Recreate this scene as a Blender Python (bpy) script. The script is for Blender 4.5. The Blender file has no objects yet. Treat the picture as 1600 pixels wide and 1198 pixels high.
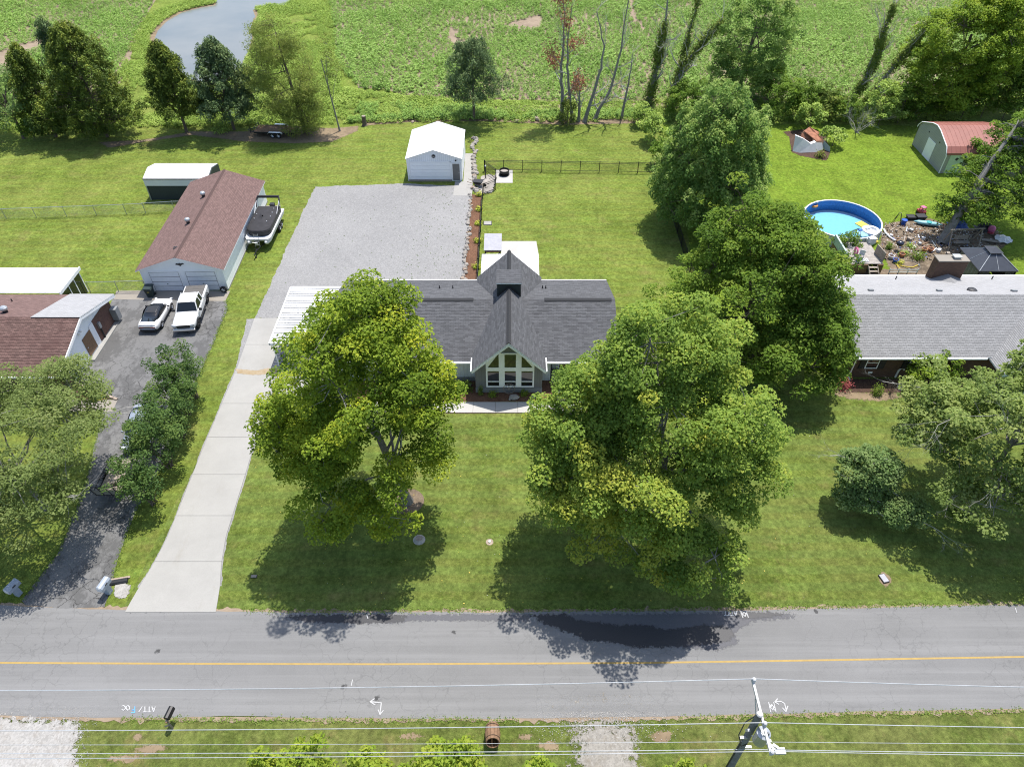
import bpy, math, random
import numpy as np
from mathutils import Matrix, Vector
from mathutils.geometry import tessellate_polygon

# ------------------------------------------------------------------ camera, light, exposure
scene = bpy.context.scene
col = scene.collection
CAM_H, CAM_DEP, FPX = 40.0, math.radians(43.5), 1110.0
cam_data = bpy.data.cameras.new('drone_camera')
cam_data.sensor_width = 36.0
cam_data.lens = 36.0 * FPX / 1600.0
cam_data.clip_end = 2000.0
cam = bpy.data.objects.new('drone_camera', cam_data)
cam.location = (0, 0, CAM_H)
cam.rotation_euler = (math.pi / 2 - CAM_DEP, 0, 0)
col.objects.link(cam)
scene.camera = cam

SUN_EL = math.radians(69.0)
SUN_H = Vector((0.43, 0.90)).normalized()          # horizontal direction towards the sun
world = bpy.data.worlds.new('World'); scene.world = world
world.use_nodes = True
wn = world.node_tree.nodes; wl = world.node_tree.links
bg = wn['Background']
sky = wn.new('ShaderNodeTexSky'); sky.sky_type = 'NISHITA'; sky.sun_disc = False
sky.sun_elevation = SUN_EL
sky.sun_rotation = math.atan2(SUN_H.x, SUN_H.y)
sky.air_density = 1.0; sky.dust_density = 1.5; sky.ozone_density = 1.0
wl.new(sky.outputs[0], bg.inputs[0]); bg.inputs[1].default_value = 0.15
sun_data = bpy.data.lights.new('sun', 'SUN'); sun_data.energy = 4.2; sun_data.angle = math.radians(0.53)
sun_data.color = (1.0, 0.955, 0.89)
sun = bpy.data.objects.new('sun', sun_data)
sdir = Vector((SUN_H.x * math.cos(SUN_EL), SUN_H.y * math.cos(SUN_EL), math.sin(SUN_EL)))
sun.rotation_euler = sdir.to_track_quat('Z', 'Y').to_euler()
sun.location = sdir * 120
col.objects.link(sun)
vs = scene.view_settings
vs.view_transform = 'Standard'; vs.look = 'None'; vs.gamma = 1.0; vs.use_curve_mapping = False
vs.exposure = 0.65
scene.cycles.use_denoising = True
scene.cycles.pixel_filter_type = 'BLACKMAN_HARRIS'; scene.cycles.filter_width = 1.1
try:
    scene.cycles.denoiser = 'OPENIMAGEDENOISE'
    scene.cycles.denoising_input_passes = 'RGB_ALBEDO_NORMAL'
    scene.cycles.denoising_prefilter = 'NONE'
except Exception:
    pass
scene.cycles.use_adaptive_sampling = False; scene.cycles.sample_clamp_indirect = 3.0
scene.cycles.max_bounces = 8; scene.cycles.diffuse_bounces = 3; scene.cycles.glossy_bounces = 3
scene.cycles.transmission_bounces = 6; scene.cycles.transparent_max_bounces = 24
scene.cycles.caustics_reflective = False; scene.cycles.caustics_refractive = False

# ------------------------------------------------------------------ surveying: photo point -> metres
def survey(px, py, z=0.0):
    """Ground position (metres) of a point measured in the photograph, at height z."""
    u = (px - 800) / FPX; v = (py - 599) / FPX
    s, c = math.sin(CAM_DEP), math.cos(CAM_DEP)
    t = (CAM_H - z) / (s + v * c)
    return (u * t, (c - v * s) * t)
def height_at(py, Y):
    """Height of a point seen at photo row py that stands at distance Y."""
    return CAM_H - Y * math.tan(CAM_DEP + math.atan((py - 599) / FPX))
def survey_list(pts, z=0.0):
    return [survey(a, b, z) for a, b in pts]

# ------------------------------------------------------------------ mesh building
class MB:
    def __init__(s): s.v = []; s.f = []; s.uv = []
    def add(s, verts, faces, uvs=None):
        n = len(s.v); s.v += [tuple(a) for a in verts]
        for i, f in enumerate(faces):
            s.f.append(tuple(n + k for k in f))
            s.uv.append(uvs[i] if uvs else None)
        return s
    def quad(s, a, b, c, d, uv=None): return s.add([a, b, c, d], [(0, 1, 2, 3)], [uv] if uv else None)
    def box(s, x0, x1, y0, y1, z0, z1):
        v = [(x, y, z) for z in (z0, z1) for x, y in ((x0, y0), (x1, y0), (x1, y1), (x0, y1))]
        return s.add(v, [(0, 3, 2, 1), (4, 5, 6, 7), (0, 1, 5, 4), (1, 2, 6, 5), (2, 3, 7, 6), (3, 0, 4, 7)])
    def cbox(s, c, d, rz=0.0, rx=0.0, ry=0.0):
        m = Matrix.Translation(c) @ Matrix.Rotation(rz, 4, 'Z') @ Matrix.Rotation(ry, 4, 'Y') @ Matrix.Rotation(rx, 4, 'X')
        h = [k / 2 for k in d]
        v = [m @ Vector((sx * h[0], sy * h[1], sz * h[2])) for sz in (-1, 1) for sx, sy in ((-1, -1), (1, -1), (1, 1), (-1, 1))]
        return s.add(v, [(0, 3, 2, 1), (4, 5, 6, 7), (0, 1, 5, 4), (1, 2, 6, 5), (2, 3, 7, 6), (3, 0, 4, 7)])
    def prism(s, poly, axis, a, b):
        """poly (u,v) extruded along axis from a to b. axis 'x': (u,v)=(y,z); 'y': (x,z); 'z': (x,y)"""
        f = {'x': lambda u, v, w: (w, u, v), 'y': lambda u, v, w: (u, w, v), 'z': lambda u, v, w: (u, v, w)}[axis]
        n = len(poly)
        v = [f(u, w, a) for u, w in poly] + [f(u, w, b) for u, w in poly]
        F = [tuple(range(n))[::-1], tuple(range(n, 2 * n))] + [(i, (i + 1) % n, n + (i + 1) % n, n + i) for i in range(n)]
        return s.add(v, F)
    def tube(s, path, rad, n=6, cap=True):
        P = [Vector(p) for p in path]
        if not hasattr(rad, '__len__'): rad = [rad] * len(P)
        base = len(s.v); prev = None
        for i, p in enumerate(P):
            d = (P[min(i + 1, len(P) - 1)] - P[max(i - 1, 0)])
            d = d.normalized() if d.length > 1e-9 else Vector((0, 0, 1))
            if prev is None:
                up = Vector((0, 0, 1)) if abs(d.z) < 0.9 else Vector((1, 0, 0))
                a = d.cross(up).normalized()
            else:
                a = (prev - d * prev.dot(d)); a = a.normalized() if a.length > 1e-6 else d.orthogonal().normalized()
            prev = a; b = d.cross(a)
            for k in range(n):
                t = 2 * math.pi * k / n
                s.v.append(tuple(p + (a * math.cos(t) + b * math.sin(t)) * rad[i]))
        for i in range(len(P) - 1):
            for k in range(n):
                q = base + i * n
                s.f.append((q + k, q + (k + 1) % n, q + n + (k + 1) % n, q + n + k)); s.uv.append(None)
        if cap:
            s.f.append(tuple(base + k for k in range(n))[::-1]); s.uv.append(None)
            q = base + (len(P) - 1) * n
            s.f.append(tuple(q + k for k in range(n))); s.uv.append(None)
        return s
    def cyl(s, c, r, z0, z1, n=16, r2=None):
        return s.tube([(c[0], c[1], z0), (c[0], c[1], z1)], [r, r if r2 is None else r2], n)
    def lathe(s, c, prof, n=20):
        base = len(s.v)
        for r, z in prof:
            for k in range(n):
                t = 2 * math.pi * k / n
                s.v.append((c[0] + r * math.cos(t), c[1] + r * math.sin(t), c[2] + z))
        for i in range(len(prof) - 1):
            for k in range(n):
                q = base + i * n
                s.f.append((q + k, q + (k + 1) % n, q + n + (k + 1) % n, q + n + k)); s.uv.append(None)
        s.f.append(tuple(base + k for k in range(n))[::-1]); s.uv.append(None)
        q = base + (len(prof) - 1) * n
        s.f.append(tuple(q + k for k in range(n))); s.uv.append(None)
        return s
    def ball(s, c, r, n=10, m=6, sq=(1, 1, 1)):
        prof = []
        base = len(s.v)
        for i in range(m + 1):
            p = math.pi * i / m
            for k in range(n):
                t = 2 * math.pi * k / n
                s.v.append((c[0] + r * sq[0] * math.sin(p) * math.cos(t), c[1] + r * sq[1] * math.sin(p) * math.sin(t), c[2] - r * sq[2] * math.cos(p)))
        for i in range(m):
            for k in range(n):
                q = base + i * n
                s.f.append((q + k, q + (k + 1) % n, q + n + (k + 1) % n, q + n + k)); s.uv.append(None)
        return s
    def mesh(s, name):
        me = bpy.data.meshes.new(name)
        me.from_pydata(s.v, [], s.f)
        if any(u is not None for u in s.uv):
            ul = me.uv_layers.new(name='UVMap').data
            for p, u in zip(me.polygons, s.uv):
                if u:
                    for li, t in zip(p.loop_indices, u): ul[li].uv = t
        me.validate(); me.update()
        return me

def prop(o, label=None, cat=None, group=None, kind=None):
    if label: o['label'] = label
    if cat: o['category'] = cat
    if group: o['group'] = group
    if kind: o['kind'] = kind
    return o
WM = {}
def link_mesh(name, me, m, parent=None, smooth=False, world=False):
    if m is not None and len(me.materials) == 0: me.materials.append(m)
    o = bpy.data.objects.new(name, me); col.objects.link(o)
    if smooth:
        me.polygons.foreach_set('use_smooth', [True] * len(me.polygons))
    WM[o] = Matrix.Identity(4)
    if parent is not None:
        o.parent = parent
        if world: o.matrix_parent_inverse = WM[parent].inverted()
        else: WM[o] = WM[parent].copy()
    return o
def part(name, mb, m, parent=None, smooth=False, world=False, bevel=0.0, sub=0):
    me = mb.mesh(name)
    o = link_mesh(name, me, m, parent, smooth, world)
    if bevel:
        b = o.modifiers.new('bevel', 'BEVEL'); b.width = bevel; b.segments = 2; b.limit_method = 'ANGLE'
    if sub:
        b = o.modifiers.new('sub', 'SUBSURF'); b.levels = sub; b.render_levels = sub
    return o
def single(name, mb, m, label, cat, group=None, **k):
    return prop(part(name, mb, m, **k), label, cat, group)
def thing(name, label, cat, loc=(0, 0, 0), rz=0.0, group=None):
    o = bpy.data.objects.new(name, None); col.objects.link(o)
    o.empty_display_size = 0.2
    o.location = loc if len(loc) == 3 else (loc[0], loc[1], 0); o.rotation_euler = (0, 0, rz)
    WM[o] = Matrix.Translation(o.location) @ Matrix.Rotation(rz, 4, 'Z')
    return prop(o, label, cat, group)
def copy_tree(o, parent=None):
    c = o.copy(); col.objects.link(c); c.parent = parent
    for ch in list(o.children): copy_tree(ch, c)
    return c

# ------------------------------------------------------------------ materials
class NT:
    def __init__(s, name):
        s.m = bpy.data.materials.new(name); s.m.use_nodes = True
        s.t = s.m.node_tree; s.n = s.t.nodes; s.l = s.t.links
        s.b = s.n['Principled BSDF']; s.out = s.n['Material Output']
    def node(s, typ, **kw):
        x = s.n.new(typ)
        for k, v in kw.items(): setattr(x, k, v)
        return x
    def link(s, a, b): s.l.new(a, b)
    def coord(s, kind='Object'):
        return s.node('ShaderNodeTexCoord').outputs[kind]
    def noise(s, scale, detail=3, rough=0.6, vec=None, dist=0.0):
        x = s.node('ShaderNodeTexNoise'); x.inputs['Scale'].default_value = scale
        x.inputs['Detail'].default_value = detail; x.inputs['Roughness'].default_value = rough
        x.inputs['Distortion'].default_value = dist
        s.link(vec if vec is not None else s.coord(), x.inputs['Vector'])
        return x.outputs['Fac']
    def ramp(s, fac, stops, interp='LINEAR'):
        x = s.node('ShaderNodeValToRGB'); x.color_ramp.interpolation = interp
        e = x.color_ramp.elements
        while len(e) < len(stops): e.new(0.5)
        for i, (p, c) in enumerate(stops):
            e[i].position = p; e[i].color = (c[0], c[1], c[2], 1) if hasattr(c, '__len__') else (c, c, c, 1)
        s.link(fac, x.inputs[0]); return x.outputs[0]
    def mix(s, a, b, fac, typ='MIX'):
        x = s.node('ShaderNodeMix', data_type='RGBA', blend_type=typ)
        for sock, val in ((x.inputs['Factor'], fac), (x.inputs['A'], a), (x.inputs['B'], b)):
            if isinstance(val, bpy.types.NodeSocket): s.link(val, sock)
            elif hasattr(val, '__len__'): sock.default_value = (*val[:3], 1)
            else: sock.default_value = val if sock.type == 'VALUE' else (val, val, val, 1)
        return x.outputs['Result']
    def math(s, op, a, b=0.0, c=0.0):
        x = s.node('ShaderNodeMath', operation=op)
        for i, v in enumerate((a, b, c)):
            if isinstance(v, bpy.types.NodeSocket): s.link(v, x.inputs[i])
            else: x.inputs[i].default_value = v
        return x.outputs[0]
    def mapping(s, vec, scale=(1, 1, 1), rot=(0, 0, 0), loc=(0, 0, 0)):
        x = s.node('ShaderNodeMapping'); s.link(vec, x.inputs[0])
        x.inputs['Scale'].default_value = scale; x.inputs['Rotation'].default_value = rot; x.inputs['Location'].default_value = loc
        return x.outputs[0]
    def bump(s, h, strength=0.4, dist=0.05):
        x = s.node('ShaderNodeBump'); x.inputs['Strength'].default_value = strength; x.inputs['Distance'].default_value = dist
        s.link(h, x.inputs['Height']); s.link(x.outputs[0], s.b.inputs['Normal'])
    def done(s, color=None, rough=0.8, metal=0.0, spec=0.3, **kw):
        if color is not None:
            if isinstance(color, bpy.types.NodeSocket): s.link(color, s.b.inputs['Base Color'])
            else: s.b.inputs['Base Color'].default_value = (*color[:3], 1)
        if isinstance(rough, bpy.types.NodeSocket): s.link(rough, s.b.inputs['Roughness'])
        else: s.b.inputs['Roughness'].default_value = rough
        s.b.inputs['Metallic'].default_value = metal
        s.b.inputs['Specular IOR Level'].default_value = spec
        for k, v in kw.items(): s.b.inputs[k].default_value = v
        return s.m

M = {}
def simple(name, c, rough=0.6, metal=0.0, spec=0.35, var=0.12, scale=3.0, bump=0.0, bs=40.0):
    t = NT(name)
    n = t.noise(scale, 4, 0.65)
    lo = [k * (1 - var) for k in c]; hi = [min(1, k * (1 + var)) for k in c]
    colr = t.ramp(n, [(0.3, lo), (0.7, hi)])
    if bump: t.bump(t.noise(bs, 3), bump, 0.02)
    M[name] = t.done(colr, rough, metal, spec); return M[name]

def m_lawn(name, tint=(1, 1, 1), dry=0.5, stripe=0.0, seedloc=(0, 0, 0)):
    t = NT(name); v = t.mapping(t.coord(), loc=seedloc)
    fine = t.noise(6.0, 7, 0.86, v); mid = t.noise(1.1, 6, 0.78, v); big = t.noise(0.16, 7, 0.72, v)
    g = lambda c: [a * b for a, b in zip(c, tint)]
    c1 = t.ramp(fine, [(0.36, g((0.045, 0.075, 0.012))), (0.48, g((0.109, 0.152, 0.025))), (0.57, g((0.167, 0.207, 0.045))), (0.66, g((0.261, 0.296, 0.082)))])
    c2 = t.ramp(mid, [(0.38, g((0.077, 0.125, 0.018))), (0.62, g((0.168, 0.207, 0.045)))])
    c = t.mix(c1, c2, 0.36)
    yel = t.ramp(big, [(0.40, 0.0), (0.62, 1.0)])
    c = t.mix(c, g((0.202, 0.207, 0.064)), t.math('MULTIPLY', yel, 0.5 * dry + 0.15))
    dryn = t.ramp(t.noise(0.32, 6, 0.75, t.mapping(v, loc=(31, 7, 0))), [(0.54, 0.0), (0.70, 1.0)])
    c = t.mix(c, (0.24, 0.19, 0.08), t.math('MULTIPLY', dryn, dry * 0.8))
    if stripe:
        w = t.node('ShaderNodeTexWave', wave_type='BANDS', bands_direction='Y'); w.inputs['Scale'].default_value = 0.26
        w.inputs['Distortion'].default_value = 1.6; w.inputs['Detail'].default_value = 3; w.inputs['Detail Scale'].default_value = 0.4
        t.link(v, w.inputs['Vector'])
        c = t.mix(c, t.mix(c, g((0.134, 0.201, 0.049)), 0.5), t.math('MULTIPLY', t.ramp(w.outputs['Fac'], [(0.30, 0.0), (0.70, 1.0)]), stripe))
    clov = t.node('ShaderNodeTexVoronoi'); clov.inputs['Scale'].default_value = 2.2; t.link(v, clov.inputs['Vector'])
    sp = t.ramp(clov.outputs['Distance'], [(0.0, 1.0), (0.16, 0.0)])
    c = t.mix(c, g((0.109, 0.220, 0.058)), t.math('MULTIPLY', sp, 0.5))
    tuf = t.ramp(t.noise(3.2, 5, 0.75, t.mapping(v, loc=(7, 3, 1))), [(0.34, 0.62), (0.5, 1.0), (0.66, 1.42)])
    c = t.mix(c, tuf, 0.85, 'MULTIPLY')
    pat = t.ramp(t.noise(0.45, 5, 0.7, t.mapping(v, loc=(17, 31, 1))), [(0.32, 0.74), (0.5, 1.0), (0.68, 1.25)])
    c = t.mix(c, pat, 0.9, 'MULTIPLY')
    h = t.math('ADD', t.noise(22.0, 4, 0.8, v), t.math('MULTIPLY', mid, 1.6))
    t.bump(h, 1.0, 0.09)
    M[name] = t.done(c, 0.9, 0, 0.06); return M[name]
m_lawn('lawn', (1, 1, 1), 0.55, 0.75)
m_lawn('lawn_back', (1.10, 1.10, 0.95), 0.6, 0.6, (13, 5, 0))
m_lawn('lawn_right', (1.10, 1.25, 0.70), 0.15, 0.2, (33, 15, 0))
m_lawn('lawn_near', (0.92, 0.92, 1.0), 0.9, 0.0, (53, 25, 0))
m_lawn('rough_grass', (1.15, 1.2, 1.1), 0.5, 0.0, (3, 75, 0))

def m_ground(name, c1, c2, c3, s1, s2, bump=0.5, rough=0.9, spec=0.2, voro=0.0, dist=0.03):
    t = NT(name); v = t.coord()
    a = t.noise(s1, 5, 0.7, v); b = t.noise(s2, 6, 0.8, v)
    c = t.mix(t.ramp(a, [(0.35, c1), (0.65, c2)]), c3, t.ramp(b, [(0.5, 0.0), (0.72, 1.0)]))
    h = b
    if voro:
        w = t.node('ShaderNodeTexVoronoi'); w.inputs['Scale'].default_value = voro; t.link(v, w.inputs['Vector'])
        g = t.ramp(w.outputs['Color'], [(0.2, 0.80), (0.8, 1.15)])
        c = t.mix(c, g, 0.75, 'MULTIPLY'); h = t.math('SUBTRACT', b, w.outputs['Distance'])
    t.bump(h, bump, dist)
    M[name] = t.done(c, rough, 0, spec); return M[name]
m_ground('gravel', (0.210, 0.208, 0.205), (0.250, 0.247, 0.242), (0.275, 0.27, 0.262), 0.10, 2.6, 0.35, voro=13.0, dist=0.015)
m_ground('gravel_pale', (0.29, 0.28, 0.262), (0.36, 0.35, 0.335), (0.24, 0.215, 0.185), 0.22, 1.2, 0.35, voro=12.0, dist=0.015)
m_ground('gravel_muddy', (0.215, 0.20, 0.175), (0.27, 0.255, 0.23), (0.18, 0.155, 0.12), 0.3, 1.4, 0.35, voro=12.0, dist=0.015)
m_ground('soil', (0.19, 0.145, 0.10), (0.27, 0.21, 0.15), (0.32, 0.255, 0.19), 0.3, 2.5, 0.8)
m_ground('bare_dirt', (0.17, 0.125, 0.08), (0.25, 0.19, 0.12), (0.11, 0.085, 0.055), 0.4, 2.2, 0.8)
m_ground('mulch', (0.105, 0.054, 0.032), (0.155, 0.080, 0.047), (0.21, 0.12, 0.075), 0.8, 5.0, 1.0, voro=9.0)
m_ground('yard_dirt', (0.085, 0.065, 0.045), (0.19, 0.145, 0.10), (0.25, 0.20, 0.14), 0.5, 2.0, 0.9)
m_ground('mulch_dark', (0.055, 0.032, 0.024), (0.085, 0.05, 0.036), (0.13, 0.085, 0.06), 0.8, 5.0, 1.0, voro=9.0)

def m_concrete(name, c, stain=0.3):
    t = NT(name); v = t.coord()
    a = t.noise(0.35, 5, 0.7, v); b = t.noise(14, 4, 0.7, v)
    cc = t.ramp(a, [(0.3, [k * 0.90 for k in c]), (0.7, [k * 1.06 for k in c])])
    cc = t.mix(cc, [k * 0.82 for k in c], t.ramp(b, [(0.45, 0.0), (0.8, 0.6)]))
    st = t.ramp(t.noise(0.8, 6, 0.75, t.mapping(v, (1, 0.35, 1))), [(0.58, 0.0), (0.8, 1.0)])
    cc = t.mix(cc, (c[0] * 0.72, c[1] * 0.68, c[2] * 0.6), t.math('MULTIPLY', st, stain))
    t.bump(b, 0.15, 0.01)
    M[name] = t.done(cc, 0.85, 0, 0.25); return M[name]
m_concrete('concrete', (0.315, 0.308, 0.288), 0.5)
m_concrete('concrete_new', (0.40, 0.388, 0.365), 0.3)
m_concrete('concrete_old', (0.26, 0.235, 0.20), 0.5)

def m_asphalt(name, c, crack=0.0, streak=0.0, patch=0.0):
    t = NT(name); v = t.coord()
    a = t.noise(0.18, 5, 0.7, v); b = t.noise(20, 5, 0.8, v)
    cc = t.ramp(a, [(0.3, [k * 0.86 for k in c]), (0.7, [k * 1.12 for k in c])])
    cc = t.mix(cc, t.ramp(b, [(0.3, [k * 0.7 for k in c]), (0.75, [k * 1.3 for k in c])]), 0.4)
    if streak:
        s1 = t.noise(1.0, 4, 0.7, t.mapping(v, (0.03, 1.3, 1)))
        cc = t.mix(cc, t.mix(cc, [k * 1.3 for k in c], 0.6), t.math('MULTIPLY', t.ramp(s1, [(0.45, 0.0), (0.65, 1.0)]), streak))
        s2 = t.ramp(t.noise(0.5, 5, 0.75, t.mapping(v, (0.2, 1.0, 1), loc=(9, 3, 0))), [(0.62, 0.0), (0.8, 1.0)])
        cc = t.mix(cc, [k * 0.66 for k in c], t.math('MULTIPLY', s2, 0.55))
        sp = t.node('ShaderNodeTexVoronoi'); sp.inputs['Scale'].default_value = 0.45; t.link(v, sp.inputs['Vector'])
        cc = t.mix(cc, (0.03, 0.03, 0.03), t.math('MULTIPLY', t.ramp(t.math('ADD', sp.outputs['Distance'], t.math('MULTIPLY', t.noise(6, 3, 0.7, v), 0.25)), [(0.16, 1.0), (0.20, 0.0)]), 0.8))
    if patch:
        pm = t.ramp(t.noise(0.45, 6, 0.78, t.mapping(v, (1, 0.6, 1), loc=(5, 2, 0))), [(0.46, 0.0), (0.54, 1.0)])
        cc = t.mix(cc, [k * 0.36 for k in c], t.math('MULTIPLY', pm, patch))
        pl = t.ramp(t.noise(0.3, 4, 0.7, t.mapping(v, loc=(25, 12, 0))), [(0.6, 0.0), (0.68, 1.0)])
        cc = t.mix(cc, [k * 1.45 for k in c], t.math('MULTIPLY', pl, patch * 0.8))
    if crack:
        w = t.node('ShaderNodeTexVoronoi', feature='DISTANCE_TO_EDGE'); w.inputs['Scale'].default_value = 1.0
        nn = t.node('ShaderNodeTexNoise'); nn.inputs['Scale'].default_value = 1.7; nn.inputs['Detail'].default_value = 4; t.link(v, nn.inputs['Vector'])
        dv = t.node('ShaderNodeVectorMath', operation='MULTIPLY_ADD')
        t.link(nn.outputs['Color'], dv.inputs[0]); dv.inputs[1].default_value = (0.9, 0.9, 0.9); t.link(v, dv.inputs[2])
        t.link(dv.outputs[0], w.inputs['Vector'])
        cr = t.ramp(w.outputs['Distance'], [(0.0, 1.0), (0.035, 0.0)])
        area = t.ramp(t.noise(0.16, 3, 0.6, v), [(0.44, 0.0), (0.58, 1.0)])
        cc = t.mix(cc, [k * 0.22 for k in c], t.math('MULTIPLY', t.math('MULTIPLY', cr, area), crack))
    t.bump(b, 0.35, 0.02)
    M[name] = t.done(cc, 0.85, 0, 0.25); return M[name]
m_asphalt('asphalt', (0.172, 0.171, 0.169), 0.25, 0.85)
m_asphalt('asphalt_old', (0.150, 0.149, 0.147), 1.0, 0.0, 0.55)
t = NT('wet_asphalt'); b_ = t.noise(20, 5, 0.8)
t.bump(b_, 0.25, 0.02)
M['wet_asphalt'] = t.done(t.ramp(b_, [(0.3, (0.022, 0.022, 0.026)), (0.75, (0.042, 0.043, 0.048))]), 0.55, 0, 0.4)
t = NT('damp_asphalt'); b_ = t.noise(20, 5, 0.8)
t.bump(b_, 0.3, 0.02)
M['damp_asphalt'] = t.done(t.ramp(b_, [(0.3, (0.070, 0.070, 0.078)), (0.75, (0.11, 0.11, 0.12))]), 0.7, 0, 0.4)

def m_shingle(name, c, row=0.145, wid=0.45, var=0.35, slot=0.5, mort=0.008, weather=0.2, wcol=None, off=0.5, streak=0.0):
    """UV in metres: u along the eave, v up the slope."""
    t = NT(name); uv = t.coord('UV')
    br = t.node('ShaderNodeTexBrick'); br.offset = off; br.offset_frequency = 2
    for k, val in (('Scale', 1.0), ('Brick Width', wid), ('Row Height', row), ('Mortar Size', mort), ('Mortar Smooth', 0.2), ('Bias', 0.0)):
        br.inputs[k].default_value = val
    br.inputs['Color1'].default_value = (*[k * (1 - var) for k in c], 1)
    br.inputs['Color2'].default_value = (*[min(1, k * (1 + var)) for k in c], 1)
    br.inputs['Mortar'].default_value = (*[k * slot for k in c], 1)
    t.link(uv, br.inputs['Vector'])
    cc = br.outputs['Color']
    n = t.noise(0.5, 5, 0.7, uv)
    cc = t.mix(cc, wcol or [k * 0.55 for k in c], t.math('MULTIPLY', t.ramp(n, [(0.42, 0.0), (0.72, 1.0)]), weather))
    if streak:
        s1 = t.noise(1.0, 4, 0.75, t.mapping(uv, (0.55, 7.0, 1)))
        cc = t.mix(cc, [min(1, k * 1.55) for k in c], t.math('MULTIPLY', t.ramp(s1, [(0.48, 0.0), (0.66, 1.0)]), streak))
    g = t.noise(60, 3, 0.7, uv)
    cc = t.mix(cc, t.ramp(g, [(0.3, 0.75), (0.7, 1.2)]), 0.6, 'MULTIPLY')
    t.bump(t.math('ADD', t.math('MULTIPLY', br.outputs['Fac'], -0.7), t.math('MULTIPLY', g, 0.5)), 0.6, 0.012)
    M[name] = t.done(cc, 0.9, 0, 0.2); return M[name]
m_shingle('shingle_slate', (0.090, 0.092, 0.098), 0.14, 0.4, 0.24, 0.40, 0.007, 0.2, None, 0.37, 0.30)
m_shingle('shingle_brown', (0.158, 0.102, 0.092), 0.14, 0.33, 0.17, 0.55, 0.010, 0.12)
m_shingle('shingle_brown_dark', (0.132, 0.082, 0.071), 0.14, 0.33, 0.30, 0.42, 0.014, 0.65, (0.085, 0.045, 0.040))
m_shingle('shingle_grey', (0.245, 0.245, 0.246), 0.15, 0.36, 0.14, 0.55, 0.016, 0.25)
m_shingle('shingle_pale', (0.32, 0.32, 0.325), 0.15, 0.36, 0.08, 0.72, 0.012, 0.10)
def m_brick(name, c, c2, mortar):
    t = NT(name); uv = t.coord('UV')
    br = t.node('ShaderNodeTexBrick')
    for k, val in (('Scale', 1.0), ('Brick Width', 0.22), ('Row Height', 0.076), ('Mortar Size', 0.008), ('Mortar Smooth', 0.1)):
        br.inputs[k].default_value = val
    br.inputs['Color1'].default_value = (*c, 1); br.inputs['Color2'].default_value = (*c2, 1); br.inputs['Mortar'].default_value = (*mortar, 1)
    t.link(uv, br.inputs['Vector'])
    cc = t.mix(br.outputs['Color'], [k * 0.6 for k in c], t.math('MULTIPLY', t.noise(0.9, 4, 0.7, uv), 0.5))
    t.bump(t.math('MULTIPLY', br.outputs['Fac'], -1.0), 0.5, 0.01)
    M[name] = t.done(cc, 0.85, 0, 0.25)
m_brick('brick_dark', (0.085, 0.048, 0.034), (0.14, 0.075, 0.05), (0.13, 0.11, 0.09))
m_brick('brick_red', (0.12, 0.055, 0.042), (0.19, 0.09, 0.066), (0.20, 0.16, 0.13))
def m_siding(name, c, axis, period, depth=0.5):
    """fine grooved sheet: narrow dark grooves by position along one axis."""
    t = NT(name); v = t.coord()
    sp = t.node('ShaderNodeSeparateXYZ'); t.link(v, sp.inputs[0])
    fr = t.math('FRACT', t.math('DIVIDE', sp.outputs[axis], period))
    g = t.ramp(fr, [(0.0, 0.0), (0.10, 1.0), (0.90, 1.0), (1.0, 0.0)])
    n = t.noise(0.7, 4, 0.7, v)
    cc = t.mix(t.ramp(n, [(0.3, [k * 0.9 for k in c]), (0.7, [min(1, k * 1.05) for k in c])]), [k * 0.55 for k in c], t.math('MULTIPLY', t.math('SUBTRACT', 1.0, g), 0.6))
    t.bump(g, depth, 0.015)
    M[name] = t.done(cc, 0.6, 0, 0.3); return M[name]
m_siding('siding_grey', (0.155, 0.16, 0.165), 'X', 0.2)
m_siding('siding_pale', (0.60, 0.64, 0.63), 'X', 0.3)
m_siding('siding_green', (0.34, 0.345, 0.325), 'Z', 0.23)
m_siding('siding_dark', (0.035, 0.045, 0.045), 'X', 0.25)

simple('white_paint', (0.82, 0.825, 0.83), 0.5, var=0.05, scale=0.8)
simple('white_wall', (0.84, 0.85, 0.86), 0.7, var=0.05, scale=0.5)
simple('white_metal', (0.66, 0.66, 0.65), 0.4, var=0.04, scale=0.6)
simple('white_metal_dull', (0.58, 0.58, 0.57), 0.5, var=0.12, scale=0.5)
simple('grey_paint', (0.22, 0.23, 0.235), 0.6, var=0.08)
simple('dark_trim', (0.03, 0.03, 0.033), 0.5)
simple('black_metal', (0.018, 0.018, 0.02), 0.45, 0.3)
simple('black_rubber', (0.02, 0.02, 0.021), 0.8)
simple('black_plastic', (0.022, 0.023, 0.026), 0.5)
simple('black_canvas', (0.030, 0.029, 0.032), 0.85, var=0.25, scale=2.0, bump=0.3, bs=3.0)
simple('galvanised', (0.42, 0.44, 0.45), 0.4, 0.6, var=0.1)
simple('aluminium', (0.62, 0.63, 0.65), 0.3, 0.8, var=0.05)
simple('car_white', (0.62, 0.62, 0.62), 0.22, 0.0, 0.6, 0.02)
simple('car_silver_blue', (0.30, 0.34, 0.40), 0.25, 0.3, 0.6, 0.02)
simple('tonneau', (0.10, 0.095, 0.09), 0.7)
simple('bin_green', (0.022, 0.038, 0.038), 0.5)
simple('mailbox_grey', (0.29, 0.33, 0.39), 0.5)
simple('wood_grey', (0.27, 0.23, 0.19), 0.85, var=0.25, scale=6)
simple('wood_brown', (0.20, 0.12, 0.07), 0.8, var=0.25, scale=6)
simple('wood_pole', (0.15, 0.155, 0.165), 0.85, var=0.25, scale=5)
simple('bark_grey', (0.20, 0.19, 0.175), 0.9, var=0.3, scale=5, bump=0.6, bs=14)
simple('bark_brown', (0.115, 0.09, 0.07), 0.9, var=0.3, scale=5, bump=0.6, bs=14)
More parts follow.
